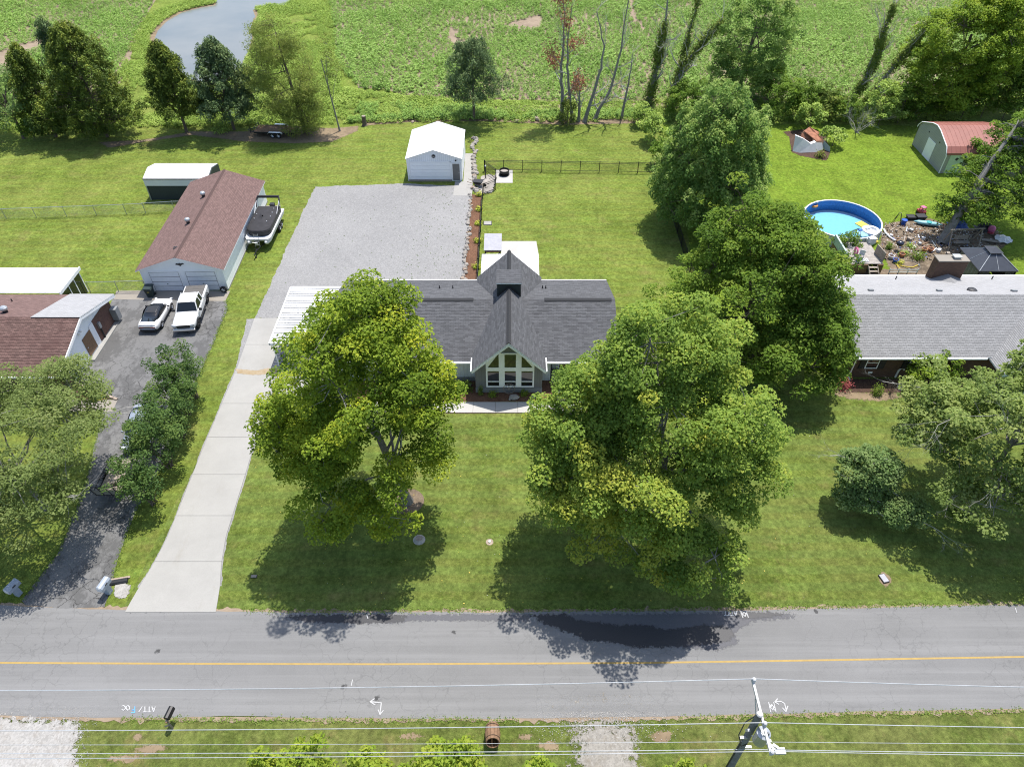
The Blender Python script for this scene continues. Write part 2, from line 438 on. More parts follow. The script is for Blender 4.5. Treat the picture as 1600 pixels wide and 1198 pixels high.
simple('bark_pale', (0.36, 0.345, 0.315), 0.9, var=0.25, scale=5, bump=0.4, bs=14)
simple('stone_pale', (0.30, 0.275, 0.245), 0.85, var=0.2, scale=2.5, bump=0.6, bs=8)
simple('stone_brown', (0.30, 0.24, 0.19), 0.85, var=0.3, scale=2.5, bump=0.6, bs=8)
simple('wire', (0.46, 0.47, 0.48), 0.45, 0.5)
simple('weathered_white', (0.46, 0.46, 0.45), 0.6, var=0.1)
simple('porcelain', (0.48, 0.48, 0.48), 0.25)
simple('yellow_line', (0.33, 0.225, 0.07), 0.7, var=0.12, scale=3)
simple('spray_white', (0.38, 0.38, 0.38), 0.8, var=0.15, scale=8)
simple('spray_blue', (0.10, 0.30, 0.62), 0.8)
simple('red_roof', (0.26, 0.10, 0.078), 0.5, var=0.12, scale=0.8)
simple('pool_liner', (0.07, 0.21, 0.52), 0.5, var=0.25, scale=7)
simple('pool_floor', (0.30, 0.53, 0.68), 0.5, var=0.05)
simple('pale_green', (0.46, 0.58, 0.42), 0.7)
simple('mint', (0.38, 0.48, 0.45), 0.6)
simple('red_door', (0.12, 0.010, 0.010), 0.5)
simple('grey_door', (0.16, 0.155, 0.15), 0.5)
simple('shutter', (0.012, 0.016, 0.02), 0.5)
simple('rust', (0.30, 0.13, 0.075), 0.85, var=0.35, scale=2.5)
simple('tarp_blue', (0.035, 0.075, 0.24), 0.55, var=0.4, scale=3)
simple('plastic_red', (0.36, 0.045, 0.06), 0.45)
simple('plastic_pink', (0.55, 0.13, 0.26), 0.45)
simple('plastic_blue', (0.03, 0.10, 0.42), 0.45)
simple('plastic_aqua', (0.22, 0.45, 0.52), 0.45)
simple('plastic_yellow', (0.62, 0.48, 0.06), 0.45)
simple('plastic_orange', (0.60, 0.24, 0.05), 0.45)
simple('plastic_white', (0.62, 0.63, 0.64), 0.45)
simple('plastic_teal', (0.05, 0.32, 0.33), 0.45)
simple('kettle', (0.02, 0.024, 0.045), 0.25, spec=0.6)
simple('terracotta', (0.42, 0.17, 0.08), 0.8)
simple('bronze_panel', (0.055, 0.060, 0.070), 0.35, 0.2, 0.5)
simple('netting', (0.22, 0.21, 0.18), 0.9)
simple('grey_panel', (0.30, 0.30, 0.33), 0.5)
simple('wood_deck_grey', (0.30, 0.275, 0.25), 0.85, var=0.3, scale=4)
simple('marker_white', (0.8, 0.78, 0.74), 0.6)
t = NT('glass_dark'); M['glass_dark'] = t.done((0.012, 0.014, 0.016), 0.03, 0, 0.9)
t = NT('glass_car'); M['glass_car'] = t.done((0.008, 0.010, 0.013), 0.06, 0, 0.6)
t = NT('lens'); M['lens'] = t.done((0.55, 0.57, 0.6), 0.1, 0, 0.7)
t = NT('lens_red'); M['lens_red'] = t.done((0.16, 0.01, 0.01), 0.15, 0, 0.7)
t = NT('pool_water')
t.bump(t.noise(3.0, 3), 0.15, 0.02)
M['pool_water'] = t.done((0.55, 0.85, 0.95), 0.02, 0, 0.5, IOR=1.33, **{'Transmission Weight': 1.0})
# thin clear water over a pale liner: refraction with straight shadows
g1 = t.node('ShaderNodeBsdfTransparent'); g1.inputs[0].default_value = (0.70, 0.90, 0.97, 1)
g2 = t.node('ShaderNodeBsdfGlossy'); g2.inputs['Roughness'].default_value = 0.04
fr = t.node('ShaderNodeFresnel'); fr.inputs[0].default_value = 1.33
mx = t.node('ShaderNodeMixShader'); t.link(fr.outputs[0], mx.inputs[0]); t.link(g1.outputs[0], mx.inputs[1]); t.link(g2.outputs[0], mx.inputs[2])
t.link(mx.outputs[0], t.out.inputs['Surface'])
t = NT('pond_water')
t.bump(t.noise(1.2, 4), 0.08, 0.03)
M['pond_water'] = t.done(t.ramp(t.noise(0.06, 4), [(0.35, (0.135, 0.150, 0.150)), (0.65, (0.185, 0.190, 0.178))]), 0.2, 0, 0.3)

def m_leaf(name, dark, midc, light, trans=0.50, spec=0.12, rough=0.6):
    t = NT(name)
    dark, midc, light = [[min(.6, k * f) for k in c] for c, f in ((dark, 2.0), (midc, 2.5), (light, 2.15))]
    at = t.node('ShaderNodeAttribute'); at.attribute_name = 'tint'
    c = t.ramp(at.outputs['Fac'], [(0.0, dark), (0.5, midc), (1.0, light)])
    t.done(c, rough, 0, spec)
    tr = t.node('ShaderNodeBsdfTranslucent')
    t.link(t.mix(c, (1.0, 1.0, 0.45), 0.25, 'MULTIPLY'), tr.inputs[0])
    mx = t.node('ShaderNodeMixShader'); mx.inputs[0].default_value = trans
    t.link(t.b.outputs[0], mx.inputs[1]); t.link(tr.outputs[0], mx.inputs[2]); t.link(mx.outputs[0], t.out.inputs['Surface'])
    M[name] = t.m
m_leaf('leaf_maple', (0.056, 0.095, 0.011), (0.122, 0.164, 0.018), (0.25, 0.258, 0.024))
m_leaf('leaf_maple_big', (0.058, 0.100, 0.018), (0.114, 0.162, 0.030), (0.230, 0.240, 0.040))
m_leaf('leaf_green', (0.040, 0.076, 0.012), (0.076, 0.122, 0.018), (0.130, 0.168, 0.026))
m_leaf('leaf_round', (0.040, 0.080, 0.020), (0.085, 0.138, 0.032), (0.20, 0.245, 0.075))
m_leaf('leaf_cedar', (0.030, 0.050, 0.009), (0.064, 0.088, 0.013), (0.13, 0.145, 0.022), 0.18, 0.2, 0.7)
m_leaf('leaf_cedar_blue', (0.032, 0.055, 0.024), (0.060, 0.090, 0.035), (0.11, 0.14, 0.055), 0.18, 0.2, 0.7)
m_leaf('leaf_bright', (0.062, 0.105, 0.014), (0.115, 0.162, 0.020), (0.185, 0.212, 0.03))
m_leaf('leaf_pale', (0.058, 0.082, 0.024), (0.096, 0.124, 0.038), (0.145, 0.165, 0.062))
m_leaf('leaf_crape', (0.025, 0.052, 0.018), (0.052, 0.088, 0.024), (0.10, 0.135, 0.035))
m_leaf('leaf_blue_green', (0.040, 0.075, 0.024), (0.078, 0.122, 0.040), (0.135, 0.175, 0.068))
m_leaf('leaf_willow', (0.065, 0.085, 0.022), (0.105, 0.130, 0.030), (0.165, 0.180, 0.045))
m_leaf('leaf_rust', (0.10, 0.045, 0.025), (0.15, 0.065, 0.04), (0.20, 0.10, 0.06), 0.2)
m_leaf('leaf_vine', (0.034, 0.058, 0.010), (0.066, 0.092, 0.016), (0.13, 0.125, 0.028), 0.25)
m_leaf('leaf_crop', (0.062, 0.112, 0.022), (0.108, 0.170, 0.038), (0.165, 0.220, 0.066), 0.25)
m_leaf('leaf_weed', (0.072, 0.115, 0.022), (0.130, 0.182, 0.036), (0.20, 0.235, 0.066), 0.3)
m_leaf('leaf_red', (0.10, 0.022, 0.025), (0.17, 0.045, 0.045), (0.25, 0.09, 0.075), 0.2)
m_leaf('leaf_lime', (0.16, 0.22, 0.02), (0.30, 0.36, 0.04), (0.45, 0.48, 0.09), 0.3)
m_leaf('leaf_ash', (0.062, 0.096, 0.024), (0.108, 0.143, 0.040), (0.170, 0.195, 0.066))
def soften(src, scale=5.0, amt=2.0, cut=.5):
    """copy of a ground material that breaks up into specks towards its edge (attribute edge: 0 rim, 1 inside)"""
    m = M[src].copy(); m.name = src + '_soft'; nt = m.node_tree; out = nt.nodes['Material Output']; sh = out.inputs['Surface'].links[0].from_socket
    at = nt.nodes.new('ShaderNodeAttribute'); at.attribute_name = 'edge'
    tc = nt.nodes.new('ShaderNodeTexCoord'); nz = nt.nodes.new('ShaderNodeTexNoise'); nz.inputs['Scale'].default_value = scale; nz.inputs['Detail'].default_value = 8; nz.inputs['Roughness'].default_value = .82
    nt.links.new(tc.outputs['Object'], nz.inputs['Vector'])
    ma = nt.nodes.new('ShaderNodeMath'); ma.operation = 'MULTIPLY_ADD'; nt.links.new(nz.outputs['Fac'], ma.inputs[0]); ma.inputs[1].default_value = amt; ma.inputs[2].default_value = -amt * .5
    ad_ = nt.nodes.new('ShaderNodeMath'); ad_.operation = 'ADD'; nt.links.new(ma.outputs[0], ad_.inputs[0]); nt.links.new(at.outputs['Fac'], ad_.inputs[1])
    gt = nt.nodes.new('ShaderNodeMath'); gt.operation = 'GREATER_THAN'; nt.links.new(ad_.outputs[0], gt.inputs[0]); gt.inputs[1].default_value = cut
    tr = nt.nodes.new('ShaderNodeBsdfTransparent'); mx = nt.nodes.new('ShaderNodeMixShader')
    nt.links.new(gt.outputs[0], mx.inputs[0]); nt.links.new(tr.outputs[0], mx.inputs[1]); nt.links.new(sh, mx.inputs[2]); nt.links.new(mx.outputs[0], out.inputs['Surface'])
    M[src + '_soft'] = m
for k_, sc_ in (('gravel_pale', 4.0), ('bare_dirt', 4.0), ('wet_asphalt', 5.0), ('damp_asphalt', 5.0), ('gravel_muddy', 3.0), ('yard_dirt', 2.5), ('mulch_dark', 4.0), ('mud_stain', 3.0), ('gravel', 5.0)):
    if k_ in M: soften(k_, sc_)

# ================================================================== THE SETTING
rnd = random.Random(11)
def densify(pts, step=1.0, jit=0.0, r=rnd, closed=True):
    out = []; wob = 0.0
    n = len(pts)
    for i in range(n if closed else n - 1):
        a = Vector(pts[i]).to_2d(); b = Vector(pts[(i + 1) % n]).to_2d()
        k = max(1, int((b - a).length / step))
        nr = (b - a).orthogonal().normalized() if (b - a).length > 1e-6 else Vector((0, 0))
        for j in range(k):
            p = a.lerp(b, j / k)
            if jit and j:
                wob = wob * .82 + r.gauss(0, jit) * .55
                p = p + nr * (wob + r.gauss(0, jit) * .35)
            out.append((p.x, p.y))
    if not closed: out.append(tuple(pts[-1]))
    return out
def sheet(name, pts, z, m, jit=0.0, step=1.0, parent=None, kind='structure', thick=0.0):
    P = densify(pts, step, jit)
    mb = MB()
    if thick:
        mb.prism(P, 'z', z - thick, z)
    else:
        mb.add([(x, y, z) for x, y in P], [tuple(range(len(P)))])
    me = mb.mesh(name)
    if not thick and me.polygons[0].normal.z < 0: me.flip_normals()
    o = link_mesh(name, me, M[m] if isinstance(m, str) else m, parent)
    if kind and parent is None: o['kind'] = kind
    return o
S = survey; SL = survey_list
def soft_sheet(name, pts, z, m, inset=.35, parent=None, kind='structure', step=.3, cover=1.0):
    """sheet whose rim (metres wide: inset) breaks up into the ground below"""
    if m + '_soft' not in M: soften(m)
    P = np.array(pts, float); n = len(P); x0, y0 = P.min(0) - inset; x1, y1 = P.max(0) + inset
    h = max(.06, inset / 2.5, math.sqrt((x1 - x0) * (y1 - y0) / 9000)); nx, ny = int((x1 - x0) / h) + 2, int((y1 - y0) / h) + 2
    X, Y = np.meshgrid(x0 + np.arange(nx) * h, y0 + np.arange(ny) * h); Q = np.stack([X.ravel(), Y.ravel()], 1)
    D = np.full(len(Q), 1e9); ins = np.zeros(len(Q), bool)
    for i in range(n):
        A, B = P[i], P[(i + 1) % n]; d = B - A; t_ = np.clip(((Q - A) @ d) / (d @ d + 1e-12), 0, 1); D = np.minimum(D, np.linalg.norm(Q - A - t_[:, None] * d, axis=1))
        c_ = ((A[1] > Q[:, 1]) != (B[1] > Q[:, 1])) & (Q[:, 0] < d[0] * (Q[:, 1] - A[1]) / (d[1] + 1e-12) + A[0]); ins ^= c_
    e = np.clip((np.where(ins, D, -D) + inset * .5) / (inset * 1.5), 0, 1).reshape(ny, nx) * cover
    use = (np.maximum(np.maximum(e[:-1, :-1], e[1:, 1:]), np.maximum(e[1:, :-1], e[:-1, 1:])) > 0)
    jj, ii = np.nonzero(use); f_ = np.stack([jj * nx + ii, jj * nx + ii + 1, (jj + 1) * nx + ii + 1, (jj + 1) * nx + ii], 1)
    ids, inv = np.unique(f_, return_inverse=True)
    me = bpy.data.meshes.new(name); me.from_pydata([(a_, b_, z) for a_, b_ in Q[ids]], [], inv.reshape(-1, 4).tolist()); me.update()
    at_ = me.attributes.new('edge', 'FLOAT', 'POINT'); at_.data.foreach_set('value', e.ravel()[ids].astype(np.float32))
    o = link_mesh(name, me, M[m + '_soft'], parent)
    if kind and parent is None: o['kind'] = kind
    return o

g = MB(); N = 30
for i in range(N):
    for j in range(N):
        f = lambda k: (-600 + 1200 * k / N)
        g.quad((f(i), f(j), 0), (f(i + 1), f(j), 0), (f(i + 1), f(j + 1), 0), (f(i), f(j + 1), 0))
prop(part('ground', g, M['lawn_back']), kind='structure')
sheet('front_lawn', [(-24, 21.0), (90, 21.0), (90, 43.5), (24.5, 43.5), (17, 49.5), (-22, 49.5)], 0.004, 'lawn', 0.05)
sheet('neighbour_back_lawn', [(17.4, 49.6), (24.6, 43.6), (90, 43.6), (90, 92), (20, 92)], 0.005, 'lawn_right', 0.08)
sheet('near_verge', [(-120, -60), (120, -60), (120, 17.0), (-120, 17.0)], 0.004, 'lawn_near', 0.05, 4)
sheet('field_margin', [(-220, 91.0), (-60, 89.5), (-36, 91.5), (-14, 92.3), (0, 92.6), (20, 92.5), (40, 92.2), (90, 92.2), (240, 92.2), (240, 330), (-220, 330)], 0.006, 'rough_grass', 0.25, 1.5)
# soil under the crop, two parts on either side of the pond
CROP_L = [(-420, -60), (262, -60), (232, 20), (205, 70), (186, 112), (168, 150), (120, 175), (-420, 185)]
CROP_R = [(500, -60), (522, 40), (528, 100), (560, 138), (640, 150), (760, 156), (900, 160), (1010, 158), (1110, 158), (1250, 158), (1380, 150), (1700, 150), (1900, -60)]
sheet('field_soil', SL(CROP_L), 0.010, 'soil', 0.5, 2.0)
sheet('field_soil', SL(CROP_R), 0.010, 'soil', 0.5, 2.0)
# pond
POND = [(243, 72), (241, 62), (247, 48), (262, 33), (285, 20), (312, 13), (336, 9), (338, 4), (328, -6), (330, -25), (380, -45), (440, -40), (470, -18), (452, 2), (440, 10), (412, 12), (395, 16), (399, 26), (392, 42), (394, 60), (388, 82), (376, 108), (352, 128), (318, 130), (285, 118), (258, 98)]
pc = [sum(a) / len(POND) for a in zip(*SL(POND))]
def grow(pts, d):
    out = []
    for x, y in pts:
        v = Vector((x - pc[0], y - pc[1])); l = v.length
        v = v * ((l + d) / l); out.append((pc[0] + v.x, pc[1] + v.y))
    return out
sheet('pond_bank', grow(SL(POND), 1.3), 0.014, 'bare_dirt', 0.22, 1.2)
sheet('pond_water', SL(POND), 0.020, 'pond_water', 0.05, 1.0)
# bare leaf litter under the back tree row
soft_sheet('leaf_litter', SL([(150, 222), (225, 218), (300, 205), (380, 205), (440, 198), (520, 200), (562, 196), (560, 205), (520, 222), (460, 225), (380, 222), (300, 212), (230, 222), (170, 232)]), 0.009, 'bare_dirt', .6)
soft_sheet('leaf_litter', SL([(560, 186), (640, 184), (760, 184), (860, 184), (1020, 184), (1060, 188), (1020, 193), (880, 196), (760, 190), (640, 192), (570, 197)]), 0.009, 'bare_dirt', .6)
sheet('dirt_track', SL([(770, 166), (860, 163), (960, 160), (1070, 160), (1110, 152), (1105, 162), (1060, 170), (960, 168), (860, 173), (780, 175)]), 0.013, 'soil', 0.3, 1.0)

# road -------------------------------------------------------------
R_TOP = SL([(0, 945), (200, 953), (500, 957.5), (1000, 955), (1300, 950.5), (1600, 946)])
R_BOT = SL([(0, 1117), (130, 1120), (560, 1122), (1000, 1120), (1300, 1113), (1600, 1107)])
def ext(l):
    a, b = Vector(l[0]), Vector(l[1]); c, d = Vector(l[-2]), Vector(l[-1])
    p = a + (a - b).normalized() * 120; q = d + (d - c).normalized() * 120
    return [(p.x, a.y + (p.y - a.y) * 0.3)] + l + [(q.x, d.y + (q.y - d.y) * 0.3)]
R_TOP, R_BOT = ext(R_TOP), ext(R_BOT)
road = sheet('road', R_TOP + R_BOT[::-1], 0.030, 'asphalt', 0.03, 0.6)
# asphalt edge has a small real thickness: a sloped shoulder of grit along both edges
YL = ext(SL([(0, 1035.3), (300, 1036.8), (600, 1037.5), (1000, 1035.5), (1300, 1031), (1600, 1026)]))
yl = MB()
D = densify(YL, 3.0, 0.0, closed=False)
for a, b in zip(D[:-1], D[1:]):
    yl.quad((a[0], a[1] - 0.055, 0.0345), (b[0], b[1] - 0.055, 0.0345), (b[0], b[1] + 0.055, 0.0345), (a[0], a[1] + 0.055, 0.0345))
part('centre_line', yl, M['yellow_line'], road)
for k, l in ((0, R_TOP), (1, R_BOT)):
    s_ = 1 if k == 0 else -1
    o = densify([p for p in l if -60 < p[0] < 60], 0.25, 0.0, closed=False)
    up = [(x, y + s_ * (0.10 + abs(rnd.gauss(0, 0.10)))) for x, y in o]; lo = [(x, y - s_ * 0.05) for x, y in o]
    sheet('road_shoulder', (lo + up[::-1]) if s_ > 0 else (up + lo[::-1]), 0.026, 'soil', 0, 9)
def jag(pts, amp, seed, step=0.12):
    return densify(pts, step, amp, random.Random(seed))
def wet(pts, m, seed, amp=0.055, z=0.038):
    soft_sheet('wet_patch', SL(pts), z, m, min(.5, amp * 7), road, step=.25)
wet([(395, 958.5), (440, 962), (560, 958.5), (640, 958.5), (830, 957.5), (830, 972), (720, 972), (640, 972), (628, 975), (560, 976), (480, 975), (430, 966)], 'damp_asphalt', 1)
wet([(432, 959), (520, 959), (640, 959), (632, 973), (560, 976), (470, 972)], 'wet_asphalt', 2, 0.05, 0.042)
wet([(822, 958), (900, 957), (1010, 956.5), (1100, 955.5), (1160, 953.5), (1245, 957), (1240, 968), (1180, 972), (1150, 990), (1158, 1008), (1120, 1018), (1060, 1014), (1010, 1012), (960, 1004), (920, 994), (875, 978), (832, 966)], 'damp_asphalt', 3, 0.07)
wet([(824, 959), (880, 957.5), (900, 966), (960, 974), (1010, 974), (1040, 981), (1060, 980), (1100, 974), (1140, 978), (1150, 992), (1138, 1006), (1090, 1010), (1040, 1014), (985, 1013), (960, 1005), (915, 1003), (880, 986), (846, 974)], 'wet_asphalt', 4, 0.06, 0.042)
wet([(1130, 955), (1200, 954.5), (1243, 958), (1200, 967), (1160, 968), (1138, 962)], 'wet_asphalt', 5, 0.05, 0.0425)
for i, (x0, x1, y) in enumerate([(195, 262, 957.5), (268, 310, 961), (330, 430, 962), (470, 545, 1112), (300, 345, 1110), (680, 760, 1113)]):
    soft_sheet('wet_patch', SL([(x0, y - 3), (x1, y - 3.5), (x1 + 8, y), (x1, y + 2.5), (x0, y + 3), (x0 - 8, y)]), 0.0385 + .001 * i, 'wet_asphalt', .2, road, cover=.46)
# gravel washed onto the road and two gravel drives on the near side
soft_sheet('gravel_drive', SL([(-320, 1112), (0, 1112), (128, 1121), (134, 1140), (124, 1165), (128, 1198), (118, 1260), (-320, 1260)]), 0.046, 'gravel_pale', 1.0)
soft_sheet('gravel_drive', SL([(868, 1121), (930, 1112), (985, 1118), (1000, 1122), (1012, 1140), (1004, 1170), (1012, 1198), (1030, 1290), (870, 1290), (886, 1198), (888, 1170), (874, 1150), (884, 1136)]), 0.046, 'gravel_muddy', 1.7, cover=.9)
for i, (cx, cy, w, h) in enumerate([(640, 1150, 26, 8), (215, 1150, 14, 8), (235, 1170, 26, 12), (195, 1185, 30, 10), (820, 1150, 16, 8), (860, 1165, 22, 10), (1035, 1150, 22, 12), (690, 1170, 20, 8)]):
    r = random.Random(300 + i)
    soft_sheet('bare_patch', (SL([(cx + w * math.cos(a) * r.uniform(.6, 1.2), cy + h * math.sin(a) * r.uniform(.6, 1.2)) for a in [k * 0.63 for k in range(10)]])), 0.0085 + 0.0004 * i, 'bare_dirt', .35)
soft_sheet('road_dust', SL([(800, 1118), (840, 1085), (925, 1058), (985, 1070), (1040, 1090), (1080, 1112), (1000, 1122), (880, 1122)]), 0.0365, 'gravel_muddy', 1.2, road, cover=.42)
soft_sheet('road_dust', SL([(-60, 1116), (0, 1100), (110, 1098), (150, 1110), (140, 1122)]), 0.0365, 'gravel_pale', .6, road, cover=.45)
# spray paint -------------------------------------------------------
def strokes(name, lines, m, w=0.05, z=0.049, off=0.0):
    mb = MB()
    for ln in lines:
        for a, b in zip(ln[:-1], ln[1:]):
            A, B = Vector(S(*a)), Vector(S(*b)); d = (B - A)
            n = d.orthogonal().normalized() * w / 2; e = d.normalized() * w * 0.3
            mb.quad(*[(p.x, p.y, z) for p in (A - n - e, B - n + e, B + n + e, A + n - e)])
            z += 0.0004
    return part(name, mb, M[m], road)
strokes('spray_arrow', [[(594, 1114), (596, 1098), (579, 1096)], [(585, 1091.5), (578.5, 1096), (586, 1101)], [(591, 1109), (594, 1116), (599, 1110)]], 'spray_white', 0.06)
strokes('spray_arrow', [[(1228, 1109), (1225.5, 1099), (1220, 1095.5), (1212, 1096)], [(1214.5, 1091.5), (1210.5, 1096.5), (1216, 1100)], [(1222.5, 1106), (1227.5, 1111.5), (1230.5, 1103)]], 'spray_white', 0.06)
strokes('spray_symbol', [[(1200.5, 1097), (1204, 1112)], [(1208.5, 1097), (1212, 1111.5)], [(1205.5, 1100.5), (1209, 1105), (1206.8, 1109), (1203.3, 1104.5), (1205.5, 1100.5)], [(1201, 1099), (1205, 1104)], [(1207, 1106), (1211, 1110)]], 'spray_white', 0.055)
strokes('spray_symbol', [[(1157, 954.5), (1160.5, 965)], [(1165, 954), (1169, 964.5)], [(1161.5, 956), (1165.5, 959), (1164, 963), (1160, 959.5), (1161.5, 956)]], 'spray_white', 0.06)
def lettering(txt, x, y, w, h, m, flip=True, name='spray_lettering', lw=0.05):
    G = {'A': [[(0, 0), (.5, 1), (1, 0)], [(.2, .4), (.8, .4)]], 'T': [[(0, 1), (1, 1)], [(.5, 1), (.5, 0)]], 'F': [[(0, 0), (0, 1), (1, 1)], [(0, .55), (.7, .55)]],
         'O': [[(.5, 0), (0, .3), (0, .75), (.5, 1), (1, .7), (1, .25), (.5, 0)]], 'C': [[(1, .85), (.5, 1), (0, .7), (0, .3), (.5, 0), (1, .15)]], '/': [[(0, 0), (1, 1)]], ' ': []}
    L = []
    for i, ch in enumerate(txt):
        for ln in G[ch]:
            P = [(i * 1.3 + a, b) for a, b in ln]
            L.append([((x + (-a if flip else a) * w), (y + (b if flip else -b) * h)) for a, b in P])
    if L: strokes(name, L, m, lw, 0.050)
lettering('ATT/', 243, 1104, 5.2, 8, 'spray_white'); lettering('F', 211, 1104, 5.2, 9, 'spray_blue'); lettering('OC', 203, 1102, 5.2, 7.5, 'spray_white')
lettering('ATTT', 1151, 955.5, 4.0, 6, 'spray_white', lw=0.07)
strokes('spray_tick', [[(551, 1062), (549, 1071)]], 'spray_white', 0.05)
strokes('spray_tick', [[(1586, 950), (1588, 957)]], 'spray_white', 0.05)
strokes('spray_tick', [[(573, 960), (575, 966)]], 'spray_white', 0.06)

# driveway of the middle house: concrete panels with real joints ------
DL = SL([(398, 497), (372, 572), (318, 700), (288, 775), (262, 840), (240, 882), (218, 917), (197, 953.5)])
DR = SL([(446, 497), (436, 570), (420, 622), (396, 700), (373, 775), (353, 838), (346, 880), (344, 915), (338, 954)])
def edge_x(e, y):
    for a, b in zip(e[:-1], e[1:]):
        if b[1] <= y <= a[1]:
            t = (a[1] - y) / (a[1] - b[1] + 1e-9); return a[0] + (b[0] - a[0]) * t
    return e[0][0] if y > e[0][1] else e[-1][0]
drive = sheet('driveway_bed', [(-24.0, 50.6), (-18.6, 50.6)] + [(x + 0.10, y) for x, y in DR[1:-1]] + [(x - 0.13, y) for x, y in DL[::-1][1:-1]], 0.008, 'gravel', 0.03, 0.15)
drive.name = 'driveway'
ys = [50.7, 47.0, 43.4, 39.8, 36.2, 32.6, 29.0, 25.4, 21.85]
for a, b in zip(ys[:-1], ys[1:]):
    aa, bb = a - 0.012, b + 0.012
    n = 6
    L = [(edge_x(DL, aa + (bb - aa) * k / n), aa + (bb - aa) * k / n) for k in range(n + 1)]
    R = [(edge_x(DR, aa + (bb - aa) * k / n), aa + (bb - aa) * k / n) for k in range(n + 1)]
    sheet('concrete_panel', L + R[::-1], 0.050, 'concrete', 0, 99, drive, None, 0.045)
for y0, y1 in ((48.0, 51.9), (44.0, 47.976), (40.6, 43.976)):
    sheet('concrete_panel', [(max(-18.75, edge_x(DR, y0)) + 0.03, y0), (-15.05, y0), (-15.05, y1), (edge_x(DR, y1) + 0.03, y1)], 0.050, 'concrete', 0, 99, drive, None, 0.045)
t = NT('mud_stain'); nn_ = t.noise(2.2, 4, 0.7)
M['mud_stain'] = t.done(t.ramp(nn_, [(0.3, (0.26, 0.19, 0.10)), (0.7, (0.34, 0.28, 0.20))]), 0.8, 0, 0.3)
soft_sheet('mud_stain', SL([(366, 576), (385, 578), (402, 579), (420, 575), (434, 577), (433, 584), (415, 586), (395, 587), (372, 585)]), 0.0545, 'mud_stain', .15, drive)
# front walk
walk = sheet('walkway', [(-19.0, 38.75), (5.9, 38.75), (5.9, 40.0), (-19.0, 40.0)], 0.007, 'mulch_dark', 0.02, 1)
x = -18.9
while x < 5.7:
    sheet('concrete_panel', [(x, 38.80), (x + 1.74, 38.80), (x + 1.74, 39.96), (x, 39.96)], 0.055, 'concrete_new', 0, 99, walk, None, 0.05)
    x += 1.76
sheet('concrete_panel', [(3.6, 39.985), (5.2, 39.985), (5.2, 42.2), (3.6, 42.2)], 0.055, 'concrete_new', 0, 99, walk, None, 0.05)
# gravel parking yard
gv = SL([(492, 292), (560, 290), (640, 287), (710, 290)]) + [(-4.62, 75.2), (-4.62, 53.3), (-15.0, 53.3), (-15.0, 50.7), (-23.3, 50.7)]
sheet('gravel_yard', gv, 0.012, 'gravel', 0.06, 0.12)
wr = random.Random(77)
wv = MB()
for _ in range(240):
    if wr.random() < .7: X = wr.uniform(-10.5, -4.9); Y = wr.uniform(53.5, 74)
    else: X = wr.uniform(-22, -5); Y = wr.uniform(53.5, 74.8)
    for k in range(6):
        a = wr.uniform(0, 6.28); l = wr.uniform(.04, .09); h = wr.uniform(.02, .07)
        wv.quad((X, Y, .014), (X + l * .5 * math.cos(a + .5), Y + l * .5 * math.sin(a + .5), h), (X + l * math.cos(a), Y + l * math.sin(a), h * .8), (X + l * .5 * math.cos(a - .5), Y + l * .5 * math.sin(a - .5), h))
prop(part('gravel_weeds', wv, M['leaf_weed']), 'tiny green weeds sprouting through the gravel yard', 'weeds', kind='stuff')
sheet('garage_apron', SL([(708, 306), (711, 284), (724, 284), (727, 240), (741, 240), (738, 300), (737, 306)]), 0.016, 'concrete', 0.0, 0.5)
# planting strip along the stones
sheet('planting_strip', [(-4.6, 53.4), (-3.42, 53.4), (-3.42, 73.3), (-4.6, 73.3)], 0.0145, 'mulch', 0.04, 0.4)
sheet('house_bed', [(-12.5, 40.02), (3.55, 40.02), (3.55, 42.7), (-12.5, 42.7)], 0.011, 'mulch', 0.03, 0.4)
sheet('tree_ring', [(S(637, 783)[0] + 1.15 * math.cos(a), S(637, 783)[1] + 1.1 * math.sin(a)) for a in [k * .3 for k in range(21)]], 0.0125, 'yard_dirt', 0.05, 0.25)
sheet('patio', SL([(783, 377), (838, 377), (842, 400), (842, 440), (752, 440), (754, 400), (783, 396)]), 0.013, 'concrete_new', 0, 3)
sheet('fire_pit_pad', SL([(775, 266), (801, 266), (801, 286), (771, 286)]), 0.013, 'concrete_new', 0, 3)
# neighbour's asphalt drive on the left
ad = SL([(34, 938), (60, 905), (92, 862), (112, 815), (130, 770), (146, 705), (160, 650), (168, 630), (183, 626), (160, 612), (121, 601), (150, 552), (180, 499), (172, 478), (178, 466), (352, 470), (356, 482), (330, 545), (300, 610), (272, 690), (250, 735), (216, 790), (200, 830), (183, 878), (175, 915), (164, 948), (100, 950), (40, 945)])
sheet('asphalt_driveway', ad, 0.032, 'asphalt_old', 0.035, 0.15)
sheet('garage_pad', SL([(178, 468), (182, 455), (236, 454), (360, 455), (352, 471)]), 0.036, 'concrete_old', 0.0, 2)
sheet('side_walk', SL([(104, 625), (184, 625), (176, 643), (104, 643)]), 0.036, 'concrete_old', 0.0, 2, thick=0.03)
sheet('flower_bed', SL([(104, 624.5), (108, 612), (119, 601), (128, 602), (180, 624.5)]), 0.040, 'mulch_dark', 0.03, 0.3)
bk = MB()
B = SL([(120, 600.5), (136, 606), (150, 612), (165, 618), (184, 625)])
BD = densify(B, 0.42, 0, closed=False)
edging = prop(part('bed_edging', MB().box(0, .01, 0, .01, 0, .01), M['stone_brown']), 'low tan brick edging curving round the mulch bed', 'edging')
edging.location = (BD[0][0], BD[0][1], 0.03)
